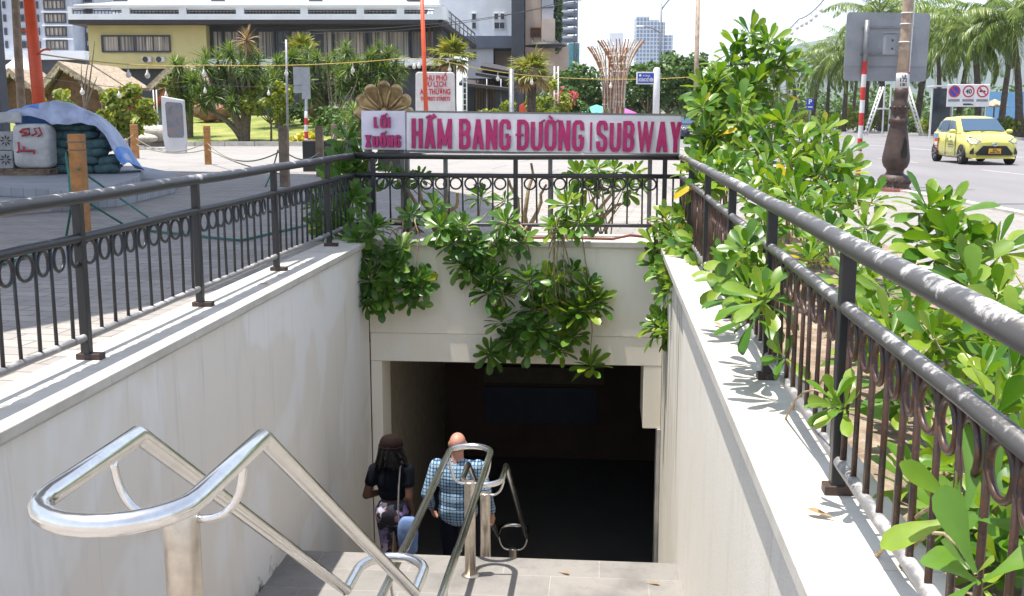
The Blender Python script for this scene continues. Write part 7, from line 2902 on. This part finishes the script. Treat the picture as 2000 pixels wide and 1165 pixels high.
cap_(b, V3(-.185, -.012, 1.445), V3(-.05, -.015, 1.485), .073, .06)
cap_(b, V3(.185, -.012, 1.445), V3(.05, -.015, 1.485), .073, .06)
cap_(b, V3(0, -.012, 1.47), V3(0, -.004, 1.525), .072, .068)
for s, sh, el, wr in ((-1, shL, elL, wrL), (1, shR, elR, wrR)):
    cap_(b, sh, el, .079, .062)
    e2 = el.lerp(wr, .72)
    cap_(b, el, e2, .061, .052)
    cap_(b, el.lerp(wr, .64), e2, .056, .056)
b.v = [tuple(Vector(v) + Vector((0, .012, 0)) * noise.noise(Vector(v) * 7)) for v in b.v]
sh_ = fuse('shirt', b, M['shirt'], t, .009, 5)
b = MB()
cap_(b, hipL + Vector((.02, 0, .03)), hipR + Vector((-.02, 0, .03)), .125, .125)
for hp_, kn, an in ((hipL, kneeL, ankL), (hipR, kneeR, ankR)):
    cap_(b, hp_, kn, .105, .075)
    cap_(b, kn, an + Vector((0, 0, .02)), .073, .062)
fuse('trousers', b, M['navy_cloth'], t, .010, 4)
for (x, y, z) in ((ankL.x, ankL.y, -RISE2), (ankR.x, ankR.y, 0)):
    b = MB()
    cap_(b, (x, y - .04, z + .045), (x, y + .17, z + .038), .045, .036)
    b.sphere((x, y, z + .07), (.045, .055, .05), 12, 8)
    b.v = [(v[0], v[1], max(v[2], z + .002)) for v in b.v]
    b.build('shoe', M['black_cloth'], t, local=True)

# --- the woman
wy = 10.05
hp = atY(764, 880, wy)
wx = hp.x
wz = tread(9.95)
t = thing('person', 'woman in a brown cap, short black top and flowered leggings beside the wall', 'person', (wx, wy, wz))
hz = hp.z - wz
k = hz / 1.55
hipL, hipR = V3(-.085, .0, .86), V3(.085, .0, .86)
kneeL, kneeR = V3(-.075, .05, .46), V3(.075, .10, .45)
ankL, ankR = Vector((-.07, -.06, .09)), Vector((.075, .16, .08 - 0))
if tread(wy + .16) < wz:
    ankR.z -= RISE2
shL, shR = V3(-.168, -.005, 1.335), V3(.168, -.005, 1.335)
elL, elR = V3(-.245, -.06, 1.06), V3(.185, -.07, 1.05)
wrL, wrR = V3(-.09, .16, 1.03), V3(.20, .02, .83)
b = MB()
head_(b, (0, .01, hz), .98)
cap_(b, V3(0, -.01, 1.35), (0, .0, hz - .07), .050, .046)
b.sphere(V3(0, .0, 1.20), (.135, .09, .20), 20, 14)
b.sphere(V3(0, .0, 1.02), (.115, .08, .15), 20, 14)
b.sphere(V3(0, -.01, .86), (.15, .11, .14), 20, 14)
cap_(b, V3(-.12, -.005, 1.33), V3(.12, -.005, 1.33), .052, .052)
for s, sh, el, wr in ((-1, shL, elL, wrL), (1, shR, elR, wrR)):
    cap_(b, sh, el, .050, .040)
    cap_(b, el, wr, .039, .025)
    hand(b, wr, (wr - el).normalized(), (-s, .2, -.2), 1 if s < 0 else -1, .92, .55)
for hp_, kn, an in ((hipL, kneeL, ankL), (hipR, kneeR, ankR)):
    cap_(b, hp_, kn, .080, .052)
    cap_(b, kn, an, .050, .034)
    cap_(b, an, an + Vector((0, .14, -.05)), .035, .028)
fuse('body', b, M['skin_brown'], t, .0065, 3)
eyes(t, (0, .01, hz), .98)
b = MB()
b.sphere(V3(0, .0, 1.22), (.158, .108, .19), 20, 14)
b.sphere(V3(0, .0, 1.09), (.140, .10, .12), 20, 14)
b.sphere(V3(-.07, .07, 1.2), (.075, .06, .07), 14, 10)
b.sphere(V3(.07, .07, 1.2), (.075, .06, .07), 14, 10)
cap_(b, V3(-.15, -.006, 1.33), V3(-.04, -.01, 1.365), .060, .05)
cap_(b, V3(.15, -.006, 1.33), V3(.04, -.01, 1.365), .060, .05)
for s, sh, el in ((-1, shL, elL), (1, shR, elR)):
    cap_(b, sh, sh.lerp(el, .48), .064, .060)
fuse('top', b, M['black_cloth'], t, .009, 4)
b = MB()
b.sphere(V3(0, -.012, .86), (.165, .125, .15), 20, 14)
b.sphere(V3(0, -.005, .95), (.140, .105, .06), 20, 14)
b.sphere(V3(-.07, -.06, .85), (.085, .075, .09), 14, 10)
b.sphere(V3(.07, -.06, .85), (.085, .075, .09), 14, 10)
for hp_, kn, an in ((hipL, kneeL, ankL), (hipR, kneeR, ankR)):
    cap_(b, hp_, kn, .092, .062)
    cap_(b, kn, an + Vector((0, 0, .03)), .061, .042)
fuse('leggings', b, M['leggings'], t, .009, 4)
b = MB()
random.seed(3)
b.sphere((0, -.01, hz + .02), (.098, .112, .105), 18, 14)
for q in range(60):
    a = random.uniform(PI * .98, PI * 2.02) if q % 4 else random.uniform(-.3, PI * 1.3)
    if math.sin(a) > .55:
        continue
    r = random.uniform(.07, .105)
    z0 = hz + random.uniform(-.02, .06)
    z1 = hz - random.uniform(.05, .165)
    cap_(b, (r * math.cos(a), r * math.sin(a) - .01, z0), (r * 1.45 * math.cos(a) + random.uniform(-.03, .03), r * 1.2 * math.sin(a) - .015, z1), .024, .012, 1, 8)
fuse('hair', b, M['hair'], t, .007, 1)
b = MB()
b.lathe([(.112, hz + .035), (.115, hz + .06), (.110, hz + .10), (.088, hz + .137), (.05, hz + .154), (.005, hz + .158)], 26, (0, -.006, 0))
b.extr([(-.085, .085, hz + .04), (.085, .085, hz + .04), (.07, .16, hz + .03), (.03, .185, hz + .028), (-.03, .185, hz + .028), (-.07, .16, hz + .03)], (0, 0, .012))
b.lathe([(.117, hz + .036), (.118, hz + .055), (.115, hz + .056), (.114, hz + .036)], 26, (0, -.006, 0))
b.build('cap', M['cap'], t, local=True)
for (x, y, z) in ((ankL.x, ankL.y, ankL.z - .09), (ankR.x, ankR.y, ankR.z - .08)):
    b = MB()
    cap_(b, (x, y - .035, z + .04), (x, y + .15, z + .034), .04, .032)
    b.v = [(v[0], v[1], max(v[2], z + .002)) for v in b.v]
    b.build('shoe', M['black_cloth'], t, local=True)
# her shoulder bag
W = wm(t)
bt = thing('shoulder_bag', "blue cloth bag hanging on a thin strap at the woman's right side", 'bag', W @ Vector((.185, -.13, .50 * k)))
b = MB()
b.sphere(W @ Vector((.185, -.14, .655 * k)), (.10, .055, .19), 24, 16, 0, None, .55)
b.v = [tuple(Vector(v) + Vector((.015, .02, 0)) * noise.noise(Vector(v) * 9)) for v in b.v]
b.build('bag_body', M['bag_blue'], bt)
sp = [W @ Vector(p) for p in ((.10, -.16, .74 * k), (.09, -.15, .98 * k), (.095, -.125, 1.2 * k), (.10, -.075, 1.385 * k), (.10, .02, 1.40 * k), (.09, .11, 1.2 * k), (.14, .10, .95 * k), (.22, -.06, .8 * k), (.25, -.14, .75 * k))]
sm = []
for i in range(len(sp) - 1):
    sm += [sp[i].lerp(sp[i + 1], q / 4) for q in range(4)]
sm.append(sp[-1])
MB().tube(sm, .0085, 6).build('strap', M['strap'], bt)

# dry leaves dropped by the shrubs
random.seed(8)
for lab, p in (('dry curled brown leaf lying on the right coping by a post foot', atX(1415, 618, .80)), ('brown dead leaf on the right coping near the nearest post', atX(1640, 950, .82)), ('dry leaf on the far coping under the sign', Vector((-.35, 12.2, 0))),
               ('dry leaf on the landing beside the level handrail', gnd(1090, 1118, ZL)), ('small dry leaf on the landing near the right wall', gnd(1262, 1140, ZL)), ('dead leaf at the inner edge of the left coping', Vector((-2.72, 8.6, 0)))):
    z = ZL if 'landing' in lab else ZC
    V, Q = blades(np.array([[p.x, p.y, z + .012]]), unit(np.array([[random.uniform(-1, 1), random.uniform(-1, 1), .0]])), np.array([[0, 0, 1.0]]), np.array([.11]), np.array([.035]), LW_SPOON, np.array([-.2]), .5, 0)
    o = np_mesh('fallen_leaf', V, Q, M['leaf_dry'])
    tag(o, lab, 'leaf', 'fallen leaves')
# ------------------------------------------------------------------ camera, sun, sky
cam = bpy.data.cameras.new('camera')
cam.sensor_width = 36.0
cam.lens = 36.0 * F / 2000.0
cam.clip_end = 20000
cam.clip_start = 0.05
co = bpy.data.objects.new('camera', cam)
COL.objects.link(co)
co.location = EYE
co.rotation_euler = (PI / 2 - TH, 0, PS)
scene.camera = co

haze = MB().bx(-5900, 5900, -5900, 5900, -3, 620).build('haze', bpy.data.materials.new('haze_air'))
hm = haze.data.materials[0]
hm.use_nodes = True
hm.node_tree.nodes.remove(hm.node_tree.nodes['Principled BSDF'])
pv = hm.node_tree.nodes.new('ShaderNodeVolumePrincipled')
pv.inputs['Color'].default_value = (0.80, 0.88, 1.0, 1)
pv.inputs['Density'].default_value = 0.00013
hm.node_tree.links.new(pv.outputs[0], hm.node_tree.nodes['Material Output'].inputs['Volume'])
haze['kind'] = 'stuff'
haze['label'] = 'thin sea haze that pales the far hill and towers'
haze['category'] = 'haze'

SUN_DIR = Vector((-0.185, -0.05, 1.0)).normalized()      # towards the sun
sun = bpy.data.lights.new('sun', 'SUN')
sun.energy = 5.0
sun.angle = R(0.53)
sun.color = (1.0, 0.95, 0.87)
so = bpy.data.objects.new('sun', sun)
COL.objects.link(so)
so.rotation_euler = SUN_DIR.to_track_quat('Z', 'Y').to_euler()
so.location = (0, 0, 40)

w = bpy.data.worlds.new('World')
scene.world = w
w.use_nodes = True
nt = w.node_tree
sky = nt.nodes.new('ShaderNodeTexSky')
sky.sky_type = 'NISHITA'
sky.sun_disc = False
sky.sun_elevation = math.asin(SUN_DIR.z)
sky.sun_rotation = math.atan2(SUN_DIR.x, SUN_DIR.y)
sky.air_density = 1.0
sky.dust_density = 1.0
sky.ozone_density = 1.0
bg = nt.nodes['Background']
bg.inputs['Strength'].default_value = 0.115
hs = nt.nodes.new('ShaderNodeHueSaturation')
hs.inputs['Saturation'].default_value = 0.62
hs.inputs['Value'].default_value = 1.4
nt.links.new(sky.outputs[0], hs.inputs['Color'])
nt.links.new(hs.outputs[0], bg.inputs['Color'])

vs_ = scene.view_settings
scene.display_settings.display_device = 'sRGB'
vs_.view_transform = 'Standard'
vs_.look = 'None'
vs_.gamma = 1.0
vs_.exposure = 0.92
vs_.use_curve_mapping = False
scene.cycles.use_denoising = True
scene.cycles.max_bounces = 8
scene.cycles.diffuse_bounces = 4
scene.cycles.transparent_max_bounces = 8
scene.cycles.caustics_reflective = False
scene.cycles.caustics_refractive = False
scene.cycles.use_adaptive_sampling = True
scene.cycles.adaptive_threshold = 0.02
